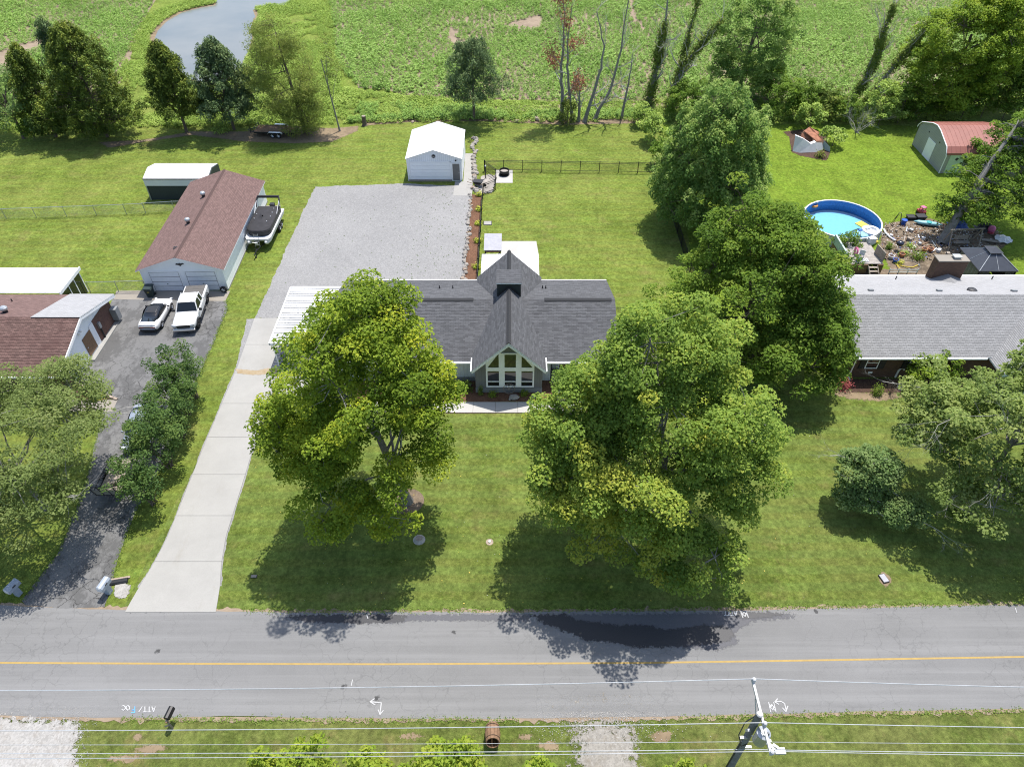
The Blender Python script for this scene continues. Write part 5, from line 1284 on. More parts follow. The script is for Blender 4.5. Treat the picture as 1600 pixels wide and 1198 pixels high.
wheels(bt, [(1.30, -.6), (1.30, -1.3), (-1.30, -.6), (-1.30, -1.3)], .33, .2)

# ================================================================== STREET THINGS
# utility pole
px_, py_ = 9.83, 11.42
UP = thing('utility_pole', 'weathered utility pole with white crossarm and transformer by the road', 'utility pole', (px_, py_, 0))
part('pole', MB().tube([(0, 0, 0), (.02, -.05, 5), (0, 0, 11.1)], [.19, .165, .13], 14), M['wood_pole'], UP)
part('pole_cap', MB().tube([(0, .0, 11.1), (0, .0, 11.16)], [.14, .10], 12), M['porcelain'], UP)
part('crossarm', MB().cbox((.14, .05, 10.82), (.10, 2.95, .12)), M['weathered_white'], UP, bevel=.01)
part('brace', MB().tube([(.08, -.7, 10.76), (.1, 0, 10.1)], .02, 5).tube([(.08, .75, 10.76), (.1, 0, 10.1)], .02, 5), M['galvanised'], UP)
for y in (1.42, -.32, -1.38):
    part('insulator', MB().lathe((.14, y, 10.88), [(.04, 0), (.04, .06), (.10, .08), (.10, .12), (.06, .13), (.09, .16), (.08, .20), (.03, .24)], 12), M['porcelain'], UP)
tf = part('transformer', MB().lathe((.24, -.42, 9.45), [(.24, 0), (.27, .05), (.27, .78), (.29, .80), (.28, .86), (.12, .92)], 18), M['galvanised'], UP)
part('bushing', MB().lathe((.34, -.52, 10.35), [(.06, 0), (.05, .1), (.07, .12), (.03, .25)], 10), M['grey_paint'], tf)
for a in (.3, -.3): part('bushing', MB().cbox((.52, -.42 + a * .5, 9.9), (.14, .1, .12)), M['porcelain'], tf)
part('fuse_cutout', MB().cbox((-.28, -.2, 10.0), (.09, .1, .34), 0, .3), M['porcelain'], UP)
part('fuse_cutout', MB().cbox((.45, -.9, 10.2), (.1, .3, .1), .5).cbox((.62, -.86, 10.15), (.1, .22, .1), .9), M['porcelain'], UP)
part('street_light', MB().cbox((.95, -.85, 9.6), (.42, .24, .12)).tube([(.0, -.1, 9.3), (.5, -.6, 9.6), (.8, -.85, 9.62)], .025, 6), M['weathered_white'], UP)
part('jumper_cable', MB().tube([(.0, .12, 10.7), (-.4, .0, 10.3), (-.62, -.3, 9.8), (-.5, -.6, 9.4), (-.15, -.4, 9.1)], .025, 6), M['black_plastic'], UP)
part('bracket', MB().cbox((-.2, -.12, 9.0), (.3, .1, .1)).cbox((.22, -.1, 7.9), (.3, .1, .1)), M['galvanised'], UP)
part('conduit', MB().tube([(-.17, -.05, .1), (-.14, -.05, 8.5)], .035, 6), M['dark_trim'], UP)
def cable(label, y0, z0, yl, zl, yr, zr, r=.014, sag=.5, x0=px_ + .14):
    mb = MB(); P = []
    for k in range(17):
        t = k / 16; P.append((-55 + (x0 + 55) * t, yl + (y0 - yl) * t, zl + (z0 - zl) * t - sag * 4 * t * (1 - t)))
    for k in range(1, 17):
        t = k / 16; P.append((x0 + (65 - x0) * t, y0 + (yr - y0) * t, z0 + (zr - z0) * t - sag * 4 * t * (1 - t)))
    single('power_line', mb.tube(P, r, 5), M['wire'], label, 'cable', 'cables strung along the near roadside')
cable('power cable on the crossarm tip nearest the road, crossing the asphalt', py_ + 1.42, 11.09, py_ + 1.35, 11.1, py_ + 1.2, 11.1, .018, 1.05)
cable('power cable on the middle insulator beside the pole top', py_ - .32, 11.09, py_ - .35, 11.0, py_ - .4, 11.1, .016, .75)
cable('power cable on the crossarm tip farthest from the road', py_ - 1.38, 11.09, py_ - 1.4, 11.0, py_ - 1.5, 11.1, .013, .7)
cable('thick low cable clamped to the pole shaft below the transformer', py_ - .2, 7.9, py_ - .15, 7.8, py_ - .25, 7.6, .016, .5, px_ + .2)
cable('thin low cable clamped to the pole shaft, highest on the verge', py_ - .1, 8.5, py_ + .0, 8.3, py_ - .0, 8.3, .010, .4, px_ - .2)
# black mailbox near side
x, y = S(270, 1137)
mbx = thing('mailbox', 'black mailbox leaning over the road edge on a wooden post', 'mailbox', (x, y, 0), -.15)
part('post', MB().tube([(0, 0, 0), (0, 0, 1.05)], .06, 6), M['wood_grey'], mbx)
part('arm', MB().cbox((0, .25, .95), (.1, .7, .09)), M['wood_brown'], mbx)
part('box', MB().prism([(-.15, 1.0), (.15, 1.0), (.15, 1.17), (.11, 1.27), (0, 1.31), (-.11, 1.27), (-.15, 1.17)], 'y', .05, .65), M['black_metal'], mbx)
part('door', MB().prism([(-.14, 1.01), (.14, 1.01), (.14, 1.17), (.1, 1.26), (0, 1.3), (-.1, 1.26), (-.14, 1.17)], 'y', .652, .67), M['black_plastic'], mbx)
part('brace', MB().cbox((-.06, -.12, .6), (.22, .06, .04), .4), M['wood_grey'], mbx)
# barrel mailbox
x, y = S(770, 1158)
bl = thing('barrel_planter', 'brown wooden barrel lying open-ended on the near verge', 'barrel', (x, y, .12))
bl.rotation_euler = (math.radians(-24), 0, .04)
for k in range(14):
    a0, a1 = 2 * math.pi * k / 14 + .02, 2 * math.pi * (k + 1) / 14 - .02
    b = MB(); rr_ = []
    for yy, r in ((-.55, .36), (0, .42), (.55, .36)):
        rr_.append([(r * math.cos(a0), yy, .42 + r * math.sin(a0)), (r * math.cos(a1), yy, .42 + r * math.sin(a1)), ((r - .04) * math.cos(a1), yy, .42 + (r - .04) * math.sin(a1)), ((r - .04) * math.cos(a0), yy, .42 + (r - .04) * math.sin(a0))])
    part('stave', loft(rr_), M['wood_brown'], bl)
for yy in (-.38, .38):
    part('hoop', MB().tube([(.405 * math.cos(a), yy, .42 + .405 * math.sin(a)) for a in [k * math.pi / 12 for k in range(25)]], .012, 4), M['black_metal'], bl)
part('end_board', MB().tube([(0, .45, .42), (0, .48, .42)], .33, 16), M['black_plastic'], bl)
# grey dome-topped mailboxes by the left driveway
for px0, py0_, lab, rz in ((30, 928, 'grey domed mailbox at the far-left edge of the asphalt drive', -.35), (171, 925, 'grey domed mailbox between the asphalt and concrete driveways', -.2)):
    x, y = S(px0, py0_)
    m_ = thing('curb_mailbox', lab, 'mailbox', (x, y, 0), rz, 'grey mailboxes beside the left driveway')
    part('pedestal', MB().box(-.17, .17, -.17, .17, 0, .75), M['mailbox_grey'], m_, bevel=.02)
    part('box', MB().prism([(-.22, .752), (.22, .752), (.22, 1.02), (.15, 1.15), (0, 1.20), (-.15, 1.15), (-.22, 1.02)], 'y', -.42, .42), M['mailbox_grey'], m_, bevel=.01)
    part('door', MB().prism([(-.19, .78), (.19, .78), (.19, 1.0), (.13, 1.11), (0, 1.16), (-.13, 1.11), (-.19, 1.0)], 'y', -.44, -.422), M['plastic_white'], m_)
    part('flag', MB().cbox((.235, .0, 1.05), (.015, .22, .08)), M['dark_trim'], m_)
# culvert pipe mouth
x, y = S(186, 909)
cu = thing('culvert_pipe', 'dark culvert opening in the ditch between the two driveways', 'pipe', (x, y, 0), .3)
part('pipe', MB().tube([(-.5, .05, .0), (.55, -.05, .0)], .2, 12), M['black_plastic'], cu)
part('headwall', MB().cbox((.0, .22, .03), (1.3, .14, .12), -.1), M['stone_brown'], cu)
# utility covers, cap, stump in the lawns
def ground_box(name, px0, py0_, d, m, lab, cat, rz=0, z=.05):
    x, y = S(px0, py0_); t_ = thing(name, lab, cat, (x, y, 0), rz)
    part('frame', MB().cbox((0, 0, z / 2), (d[0], d[1], z)), M['black_plastic'], t_, bevel=.01)
    part('lid', MB().cbox((0, 0, z + .008), (d[0] * .86, d[1] * .86, .014)), M[m], t_, bevel=.005)
ground_box('meter_cover', 1380.5, 904, (.42, .62), 'grey_panel', 'grey rectangular meter cover in the right front lawn', 'meter cover', .25, .10)
ground_box('meter_cover', 397, 900.5, (.4, .22), 'concrete_old', 'small flat meter cover in the lawn beside the concrete driveway', 'meter cover', 0, .06)
ground_box('stepping_slab', 762, 349, (.9, .8), 'concrete', 'square concrete slab lying in the lawn behind the grey house', 'slab', .02, .05)
x, y = S(655, 843)
st_ = thing('tree_stump', 'pale low tree stump in the front lawn under the left maple', 'stump', (x, y, 0))
part('stump', MB().lathe((0, 0, 0), [(.42, 0), (.32, .07), (.27, .15), (.25, .19)], 13), M['bark_pale'], st_)
part('cut_face', MB().lathe((0, 0, .191), [(.235, 0), (.23, .012)], 13), M['wood_grey'], st_)
x, y = S(765, 846.5)
cp_ = thing('cleanout_cap', 'small white round cap in the open front lawn', 'cap', (x, y, 0))
part('collar', MB().lathe((0, 0, 0), [(.26, 0), (.24, .02), (.10, .022)], 14), M['stone_brown'], cp_)
part('cap', MB().lathe((0, 0, .0), [(.09, 0), (.09, .1), (.06, .13)], 12), M['marker_white'], cp_)
x, y = S(383, 903)
x, y = S(570, 196)
sp_ = thing('cut_stump', 'tall dark cut stump standing by the back weeds', 'stump', (x, y, 0))
part('trunk', MB().lathe((0, 0, 0), [(.42, 0), (.3, .15), (.26, .6), (.27, 1.25)], 11), M['bark_brown'], sp_)
part('cut_face', MB().lathe((0, 0, 1.251), [(.25, 0), (.24, .02)], 11), M['wood_grey'], sp_)
# trash bin and spare wheel at the garage
x, y = S(237, 463)
tb = thing('wheelie_bin', 'dark green wheeled trash bin at the corner of the double garage', 'bin', (x, y, .036), .05)
part('body', loft([[(-.26, -.26, .06), (.26, -.26, .06), (.26, .24, .06), (-.26, .24, .06)], [(-.34, -.36, .98), (.34, -.36, .98), (.34, .34, .98), (-.34, .34, .98)]]), M['bin_green'], tb, bevel=.02)
part('lid', loft([[(-.37, -.40, .985), (.37, -.40, .985), (.37, .42, .985), (-.37, .42, .985)], [(-.34, -.36, 1.06), (.34, -.36, 1.06), (.34, .40, 1.1), (-.34, .40, 1.1)]]), M['bin_green'], tb, bevel=.02)
for s_ in (-1, 1): part('wheel', MB().tube([(s_ * .30, .26, .13), (s_ * .36, .26, .13)], .13, 12), M['black_rubber'], tb)
part('handle', MB().tube([(-.3, .45, 1.0), (.3, .45, 1.0)], .02, 6), M['black_plastic'], tb)
part('label_plate', MB().box(-.1, .1, -.335, -.325, .62, .68), M['plastic_yellow'], tb)
x, y = S(350.5, 458)
sw = thing('spare_wheel', 'black spare wheel with white rim leaning on the garage corner', 'wheel', (x, y, .036), math.radians(88))
wheels(sw, [(0.0, 0.0)], .33, .2, 'porcelain')

# ================================================================== FENCES
def poly_points(P, step):
    out = []
    for a, b in zip(P[:-1], P[1:]):
        A, B = Vector(a), Vector(b); n = max(1, round((B - A).length / step))
        out += [tuple(A.lerp(B, k / n)) for k in range(n)]
    return out + [tuple(P[-1])]
def picket_fence(P, label, h=1.35, step=2.4, group='black picket fences'):
    f = thing('picket_fence', label, 'fence', (P[0][0], P[0][1], 0), 0, group)
    Q = poly_points(P, step); o = Vector(P[0]).to_3d()
    for a in Q:
        x, y = a[0] - o.x, a[1] - o.y
        part('post', MB().box(x - .04, x + .04, y - .04, y + .04, 0, h + .06), M['black_metal'], f)
    for a, b in zip(Q[:-1], Q[1:]):
        A, B = Vector(a).to_3d() - o, Vector(b).to_3d() - o
        ang = math.atan2(B.y - A.y, B.x - A.x); L = (B - A).length; c = (A + B) / 2
        for z in (.18, h - .22, h - .03): part('rail', MB().cbox((c.x, c.y, z), (L - .085, .032, .035), ang), M['black_metal'], f)
        n = int(L / .115); mb = MB()
        for k in range(1, n):
            p = A.lerp(B, k / n); mb.box(p.x - .009, p.x + .009, p.y - .009, p.y + .009, .06, h - .05)
        prop(part('picket_panel', mb, M['black_metal'], f), kind='stuff')
    return f
FL = -3.3
picket_fence([S(757, 267), S(1026, 271)], 'black picket fence crossing the back lawn behind the fire pit')
picket_fence([(FL, 53.6), (FL, 72.4)], 'black picket fence along the stone-edged planting strip', step=2.35)
picket_fence([S(756, 304), S(774, 297), S(775, 281), S(758, 268)], 'short black picket fence round the stone steps beside the garage apron', step=2.0)
picket_fence([S(1026, 271), (17.35, 70), (17.3, 50.2)], 'black picket fence down the right side of the back lawn')
picket_fence([(8.7, 50.6), (12.5, 50.5), (17.3, 50.2)], 'black picket fence from the grey house end to the right boundary')
def chain_fence(P, label, h=1.2, step=2.9):
    f = thing('chain_link_fence', label, 'fence', (P[0][0], P[0][1], 0), 0, 'chain-link fences of the left yard')
    Q = poly_points(P, step); o = Vector(P[0]).to_3d()
    for a in Q: part('post', MB().tube([(a[0] - o.x, a[1] - o.y, 0), (a[0] - o.x, a[1] - o.y, h + .04)], .035, 7), M['galvanised'], f)
    for a, b in zip(Q[:-1], Q[1:]):
        A, B = Vector(a).to_3d() - o, Vector(b).to_3d() - o
        part('top_rail', MB().tube([A + Vector((0, 0, h)), B + Vector((0, 0, h))], .024, 6), M['galvanised'], f)
        L = (B - A).length; n = int(L / .12); mb = MB()
        for k in range(n):
            for d in (1, -1):
                k2 = k + d * int(h / .12)
                t0, t1, z0, z1 = k / n, k2 / n, .03, h - .02
                if t1 > 1: z1 = z0 + (z1 - z0) * (1 - t0) / (t1 - t0); t1 = 1
                if t1 < 0: z1 = z0 + (z1 - z0) * t0 / (t0 - t1); t1 = 0
                p, q = A.lerp(B, t0), A.lerp(B, t1); mb.tube([(p.x, p.y, z0), (q.x, q.y, z1)], .004, 3, False)
        prop(part('chain_mesh', mb, M['galvanised'], f), kind='stuff')
    return f
chain_fence([(-58, 67.6), S(10, 342), S(198, 335), S(228, 333.5)], 'long chain-link fence across the left back yard')
chain_fence([S(228, 333.0), (-37.0, 69.6), (-35.3, 69.7)], 'short chain-link gate beside the dark metal shed')
chain_fence([(-39.8, 54.6), S(230, 455)], 'low chain-link fence between the left patio and the double garage')

# ================================================================== STONES
def rock_mesh(seed, flat=.6):
    r = random.Random(seed)
    mb = MB().ball((0, 0, 0), .5, 7, 4, (1, .8, flat))
    mb.v = [tuple(c * (1 + r.uniform(-.16, .16)) for c in v) for v in mb.v]
    return mb.mesh('stone')
ROCKS = [rock_mesh(k) for k in range(6)]
for k, me in enumerate(ROCKS): me.materials.append(M['stone_pale'])
ROCKB = [rock_mesh(20 + k, .5) for k in range(3)]
for me in ROCKB: me.materials.append(M['stone_brown'])
def stone_row(P, label, step, size, seed, jit=.12):
    r = random.Random(seed)
    w = thing('stone_border', label, 'stone border', (P[0][0], P[0][1], 0), 0, 'stone borders')
    for a in poly_points(P, step):
        for _ in range(1 if r.random() < .6 else 2):
            s = size * r.uniform(.7, 1.3)
            o = bpy.data.objects.new('stone', r.choice(ROCKS if r.random() < .85 else ROCKB)); col.objects.link(o); o.parent = w
            o.location = (a[0] - P[0][0] + r.gauss(0, jit), a[1] - P[0][1] + r.gauss(0, .1), s * .15)
            o.scale = (s, s, s * r.uniform(.8, 1.3)); o.rotation_euler = (r.uniform(-.2, .2), r.uniform(-.2, .2), r.uniform(0, 6.3))
stone_row([(-4.66, 53.5), (-4.62, 73.2)], 'row of pale stones edging the gravel yard along the planting strip', .40, .44, 5)
stone_row([S(744, 300), S(742, 262), S(741, 216)], 'row of whitish stones running back beside the white garage', .45, .58, 6, .14)
fs = thing('stone_steps', 'flat grey stone steps inside the little fenced corner', 'steps', (*S(765, 290), 0))
r = random.Random(8)
for k, (a, b) in enumerate([(750, 301), (757, 299), (764, 298), (752, 293), (759, 291), (767, 292), (755, 286), (762, 284), (769, 286), (757, 279), (764, 277), (770, 279)]):
    x, y = S(a, b); n = r.randint(5, 7)
    pts = [(x - fs.location.x + r.uniform(.38, .6) * math.cos(q), y - fs.location.y + r.uniform(.5, .75) * math.sin(q)) for q in [2 * math.pi * i / n + r.uniform(-.2, .2) for i in range(n)]]
    part('flagstone', MB().prism(pts, 'z', 0, .05 + .04 * ((k * 7) % 3) + k * .002), M['stone_pale'], fs, bevel=.015)
for k, (a, b, s, m_) in enumerate([(803, 622.5, .85, 0), (797, 624, .35, 0), (833, 621.5, .4, 0), (734, 602, .4, 0), (838.5, 188, 1.1, 1), (808, 191, .8, 1), (645, 191.5, .6, 1)]):
    x, y = S(a, b); o = bpy.data.objects.new('garden_rock', ROCKS[k % 6] if not m_ else ROCKB[k % 3]); col.objects.link(o)
    o.location = (x, y, s * .18); o.scale = (s, s * .8, s * 1.1); o.rotation_euler = (0, 0, k * 1.3)
    prop(o, ['pointed pale rock in the mulch below the glazed gable', 'small pale rock left of the pointed rock in the mulch', 'pale rock in the mulch near the front steps', 'pale rock in the mulch under the left front window',
             'flat brown rock at the edge of the back lawn, right of the small tree', 'brown rock beside the small tree behind the white garage', 'dark rock by the weeds left of the white garage roof'][k], 'rock', 'loose rocks')
# fire pit
x, y = S(788, 273)
fp = thing('fire_pit', 'round black metal fire pit on its concrete pad', 'fire pit', (x, y, .013))
part('bowl', MB().lathe((0, 0, 0), [(.34, .18), (.50, .30), (.54, .62), (.58, .62), (.60, .58), (.56, .28), (.40, .12)], 20), M['black_metal'], fp)
part('ash', MB().lathe((0, 0, .40), [(.5, 0), (.48, .03)], 16), M['stone_pale'], fp)
part('base_ring', MB().lathe((0, 0, 0), [(.62, 0), (.62, .10), (.56, .12), (.4, .12)], 20), M['black_metal'], fp)
for k in range(4):
    a = k * math.pi / 2 + .6; part('leg', MB().tube([(.66 * math.cos(a), .66 * math.sin(a), 0), (.5 * math.cos(a), .5 * math.sin(a), .45)], .03, 6), M['black_metal'], fp)
# post light & wheelbarrow by the steps
x, y = S(759, 279)
lp = thing('post_light', 'slim dark post with white top beside the stone steps', 'post', (x, y, 0))
part('post', MB().tube([(0, 0, 0), (0, 0, 1.5)], .06, 8), M['dark_trim'], lp); part('cap', MB().lathe((0, 0, 1.5), [(.08, 0), (.09, .1), (.03, .18)], 10), M['plastic_white'], lp)
x, y = S(747, 291)
wb = thing('wheelbarrow', 'dark wheelbarrow parked at the edge of the garage apron', 'wheelbarrow', (x, y, 0), -1.75)
part('tray', loft([[(-.28, -.35, .42), (.28, -.35, .42), (.28, .35, .36), (-.28, .35, .36)], [(-.40, -.55, .70), (.40, -.55, .70), (.42, .60, .68), (-.42, .60, .68)]], True), M['black_plastic'], wb)
for s_ in (-1, 1):
    part('handle', MB().tube([(s_ * .12, .75, .25), (s_ * .28, -.4, .40), (s_ * .32, -1.2, .62)], .03, 6), M['wood_brown'], wb)
    part('leg', MB().tube([(s_ * .28, -.3, .40), (s_ * .28, -.45, .0)], .02, 5), M['black_metal'], wb)
part('wheel', MB().tube([(-.05, .78, .2), (.05, .78, .2)], .2, 14), M['black_rubber'], wb)
# wagon wheel leaning on the gable wall
x, y = S(795.5, 614)
ww = thing('wagon_wheel', 'old wagon wheel leaning on the wall below the glazed gable', 'wagon wheel', (x, y - .1, 0))
tl = math.radians(78); W3 = lambda a, rr_: (rr_ * math.cos(a), (rr_ * math.sin(a) + .48) * math.cos(tl), (rr_ * math.sin(a) + .5) * math.sin(tl))
part('rim', MB().tube([W3(k * math.pi / 14, .46) for k in range(29)], .035, 6), M['wood_grey'], ww)
for k in range(10): part('spoke', MB().tube([W3(k * math.pi / 5, .06), W3(k * math.pi / 5, .44)], .018, 5), M['wood_grey'], ww)
part('hub', MB().ball(W3(0, 0), .08, 8, 5), M['wood_grey'], ww)

# ================================================================== RIGHT BACK YARD
PX, PY, PR = 34.6, 65.8, 3.86
PL = thing('swimming_pool', 'round blue above-ground pool behind the brick house', 'pool', (PX, PY, 0))
n = 40
lin = MB(); out_ = MB(); rim = MB()
c2 = [(math.cos(2 * math.pi * k / n), math.sin(2 * math.pi * k / n)) for k in range(n)]
for k in range(n):
    a, b = c2[k], c2[(k + 1) % n]
    lin.quad((a[0] * PR, a[1] * PR, 1.3), (a[0] * PR, a[1] * PR, .1), (b[0] * PR, b[1] * PR, .1), (b[0] * PR, b[1] * PR, 1.3))
    ro = PR + .05; out_.quad((a[0] * ro, a[1] * ro, 0), (b[0] * ro, b[1] * ro, 0), (b[0] * ro, b[1] * ro, 1.3), (a[0] * ro, a[1] * ro, 1.3))
    r0, r1 = PR - .05, PR + .09
    rim.quad((a[0] * r0, a[1] * r0, 1.34), (a[0] * r1, a[1] * r1, 1.34), (b[0] * r1, b[1] * r1, 1.34), (b[0] * r0, b[1] * r0, 1.34))
    rim.quad((a[0] * r1, a[1] * r1, 1.34), (a[0] * r1, a[1] * r1, 1.27), (b[0] * r1, b[1] * r1, 1.27), (b[0] * r1, b[1] * r1, 1.34))
    rim.quad((a[0] * r0, a[1] * r0, 1.34), (b[0] * r0, b[1] * r0, 1.34), (b[0] * r0, b[1] * r0, 1.29), (a[0] * r0, a[1] * r0, 1.29))
part('liner', lin, M['pool_liner'], PL); part('outer_wall', out_, M['plastic_white'], PL); part('rim', rim, M['plastic_white'], PL)
part('floor', MB().add([(a * PR, b * PR, .1) for a, b in c2], [tuple(range(n))]), M['pool_floor'], PL)
part('water', MB().add([(a * (PR - .005), b * (PR - .005), .74) for a, b in c2], [tuple(range(n))]), M['pool_water'], PL)
for k in range(0, n, 4):
    a = c2[k]; part('wall_post', MB().box(a[0] * 3.96 - .06, a[0] * 3.96 + .06, a[1] * 3.96 - .06, a[1] * 3.96 + .06, 0, 1.27), M['plastic_white'], PL)
def at3(px, py, z): x, y = S(px, py, z); return (x, y, z)
lad_ = thing('pool_ladder', 'white pool ladder hooked over the pool rim', 'ladder', at3(1338, 376, 0))
lx, ly = S(1336, 372, 1.3)
o_ = lad_.location
for s_ in (-.28, .28):
    part('rail', MB().tube([(s_, .2, .2), (s_, .25, 1.9), (s_, 0, 2.1), (s_, -.25, 1.9), (s_, -.3, 1.1)], .035, 6), M['aluminium'], lad_)
for k in range(3): part('tread', MB().cbox((0, .22, .5 + k * .35), (.56, .12, .04)), M['plastic_white'], lad_)
lad_.location = (lx, ly, 0)
def toss(name, label, cat, px, py, z, build, rz=0, group=None):
    t_ = thing(name, label, cat, at3(px, py, z), rz, group); build(t_); return t_
toss('pool_float', 'yellow and white pool float drifting near the pool rim', 'pool float', 1349, 353, .76, lambda t_: (part('mat', MB().cbox((0, 0, .06), (1.0, 1.5, .12), .5), M['plastic_yellow'], t_, bevel=.05), part('pillow', MB().cbox((.30, -.55, .15), (.9, .35, .16), .5), M['plastic_white'], t_, bevel=.06)))
toss('pool_float', 'round white pool ring floating by the ladder', 'pool float', 1360, 362, .76, lambda t_: (part('ring', MB().tube([(.75 * math.cos(a), .75 * math.sin(a), .1) for a in [k * math.pi / 10 for k in range(21)]], .2, 8), M['plastic_white'], t_), part('seat', MB().lathe((0, 0, .02), [(.6, 0), (.58, .04)], 16), M['plastic_white'], t_)))
toss('pool_float', 'pale blue lounger float beside the pool ladder', 'pool float', 1346, 366, .76, lambda t_: (part('mat', MB().cbox((0, 0, .07), (.8, 1.3, .14), .3), M['plastic_aqua'], t_, bevel=.05), part('headrest', MB().cbox((.15, .55, .18), (.7, .25, .14), .3), M['plastic_blue'], t_, bevel=.05)))
toss('pool_toy', 'small orange and white pool toy at the left rim of the pool', 'pool toy', 1271, 322, .77, lambda t_: (part('ring', MB().tube([(.35 * math.cos(a), .35 * math.sin(a), .1) for a in [k * math.pi / 8 for k in range(17)]], .12, 7), M['plastic_orange'], t_), part('head', MB().ball((.3, .1, .4), .16), M['plastic_white'], t_)))
# deck
DK = thing('pool_deck', 'weathered grey wooden deck with steps beside the pool', 'deck', (34.1, 59.6, 0))
yy = 57.8; k = 0
while yy < 61.6:
    part('plank', MB().box(32.35, 35.9, yy, yy + .225, 1.06, 1.10), M['wood_deck_grey'], DK, world=True); yy += .24; k += 1
part('skirt', MB().box(32.3, 34.45, 57.70, 57.78, 0, 1.04).box(35.45, 35.95, 57.70, 57.78, 0, 1.04).box(32.27, 32.33, 57.79, 61.6, 0, 1.04).box(35.92, 35.98, 57.79, 61.6, 0, 1.04), M['wood_brown'], DK, world=True)
for k in range(4): part('step', MB().box(34.55, 35.35, 57.45 - k * .3, 57.72 - k * .3, .80 - k * .24, .85 - k * .24), M['wood_grey'], DK, world=True)
part('stringer', MB().prism([(57.75, .98), (57.75, .72), (56.4, 0), (56.3, 0), (56.3, .12)], 'x', 34.49, 34.545).prism([(57.75, .98), (57.75, .72), (56.4, 0), (56.3, 0), (56.3, .12)], 'x', 35.36, 35.42), M['wood_grey'], DK, world=True)
for y0 in (58.0, 59.9): part('side_panel', MB().box(32.25, 32.42, y0, y0 + 1.75, 1.102, 2.0), M['mint'], DK, world=True, bevel=.03)
part('gate_panel', MB().cbox((35.85, 58.9, 1.6), (.08, 1.6, 1.0), .12), M['wood_grey'], DK, world=True)
toss('deck_chair', 'white plastic chair on the pool deck', 'chair', 1345, 402, 1.1, lambda t_: (part('seat', MB().cbox((0, 0, .42), (.5, .5, .05)), M['plastic_white'], t_, bevel=.02), part('backrest', MB().cbox((0, .25, .72), (.5, .05, .55), 0, -.2), M['plastic_white'], t_, bevel=.02), [part('leg', MB().box(a * .2 - .02, a * .2 + .02, b * .2 - .02, b * .2 + .02, 0, .4), M['plastic_white'], t_) for a in (-1, 1) for b in (-1, 1)]), 2.6)
toss('swim_ring', 'pink swim ring hung on the deck side panel', 'swim ring', 1338, 392, 1.5, lambda t_: part('ring', MB().tube([(.0, .3 * math.cos(a), .3 * math.sin(a)) for a in [k * math.pi / 8 for k in range(17)]], .09, 7), M['plastic_pink'], t_))
toss('storage_box', 'white storage box at the pool end of the deck', 'box', 1361, 379, 1.1, lambda t_: (part('box', MB().box(-.35, .35, -.25, .25, 0, .5), M['plastic_white'], t_, bevel=.03), part('lid', MB().box(-.37, .37, -.27, .27, .502, .56), M['plastic_white'], t_, bevel=.02)))
toss('toy_truck', 'yellow toy on the deck edge beside the white box', 'toy', 1368, 379, 1.1, lambda t_: (part('body', MB().cbox((0, 0, .16), (.3, .5, .2)), M['plastic_yellow'], t_, bevel=.04), part('cab', MB().cbox((0, .12, .33), (.26, .2, .16)), M['plastic_yellow'], t_, bevel=.03)))
toss('blue_bucket', 'blue and white bucket at the front corner of the deck', 'bucket', 1340, 408, 1.1, lambda t_: (part('bucket', MB().lathe((0, 0, 0), [(.15, 0), (.2, .3), (.21, .32)], 14), M['plastic_blue'], t_), part('handle', MB().tube([(.2 * math.cos(a), 0, .3 + .2 * math.sin(a)) for a in [k * math.pi / 8 for k in range(9)]], .012, 5), M['plastic_white'], t_)))
toss('slat_crate', 'white slatted crate lying on the deck floor', 'crate', 1350, 407, 1.1, lambda t_: [part('slat', MB().box(-.4 + k * .17, -.4 + k * .17 + .1, -.3, .3, .02, .07), M['plastic_white'], t_) for k in range(5)])
# gazebo
gx, gy_, gz = 45.15, 56.9, 2.2
GZB = thing('gazebo', 'dark hard-top gazebo with netting behind the brick house', 'gazebo', (gx, gy_, 0))
hx, hy = 1.8, 1.95
cor = [(-hx, -hy), (hx, -hy), (hx, hy), (-hx, hy)]
for k in range(4):
    (ax, ay), (bx, by) = cor[k], cor[(k + 1) % 4]; f_ = .26
    mx, my = (ax + bx) / 2, (ay + by) / 2
    for P in (((ax, ay), (mx, my)), ((mx, my), (bx, by))):
        (cx_, cy_), (dx_, dy_) = P
        part('roof_panel', MB().add([(cx_, cy_, gz), (dx_, dy_, gz), (dx_ * f_, dy_ * f_, gz + .95), (cx_ * f_, cy_ * f_, gz + .95)], [(0, 1, 2, 3)]), M['bronze_panel'], GZB)
    part('hip_rib', MB().tube([(ax, ay, gz + .02), (ax * f_, ay * f_, gz + .97)], .03, 5).tube([(mx, my, gz + .02), (mx * f_, my * f_, gz + .97)], .02, 5), M['galvanised'], GZB)
    part('eave', MB().tube([(ax, ay, gz - .03), (bx, by, gz - .03)], .05, 5), M['dark_trim'], GZB)
    part('post', MB().box(ax * .94 - .05, ax * .94 + .05, ay * .94 - .05, ay * .94 + .05, 0, gz - .05), M['dark_trim'], GZB)
    e = .9
    P0, P1 = Vector((ax * e, ay * e, .1)), Vector((bx * e, by * e, .1)); nb = MB(); nn = 16
    for q in range(nn):
        a_, b_ = P0.lerp(P1, q / nn), P0.lerp(P1, (q + 1) / nn); w = .05 * (-1) ** q
        nrm = (P1 - P0).orthogonal().normalized() * w
        nrm = Vector((-(P1 - P0).y, (P1 - P0).x, 0)).normalized()
        a_ = a_ + nrm * (.06 if q % 2 else -.06); b_ = b_ + nrm * (-.06 if q % 2 else .06)
        if .25 < q / nn < .75 and k == 0: continue
        nb.quad(a_, b_, b_ + Vector((0, 0, gz - .2)), a_ + Vector((0, 0, gz - .2)))
    part('netting', nb, M['netting'], GZB)
cpo = [(-.62, -.66), (.62, -.66), (.62, .66), (-.62, .66)]
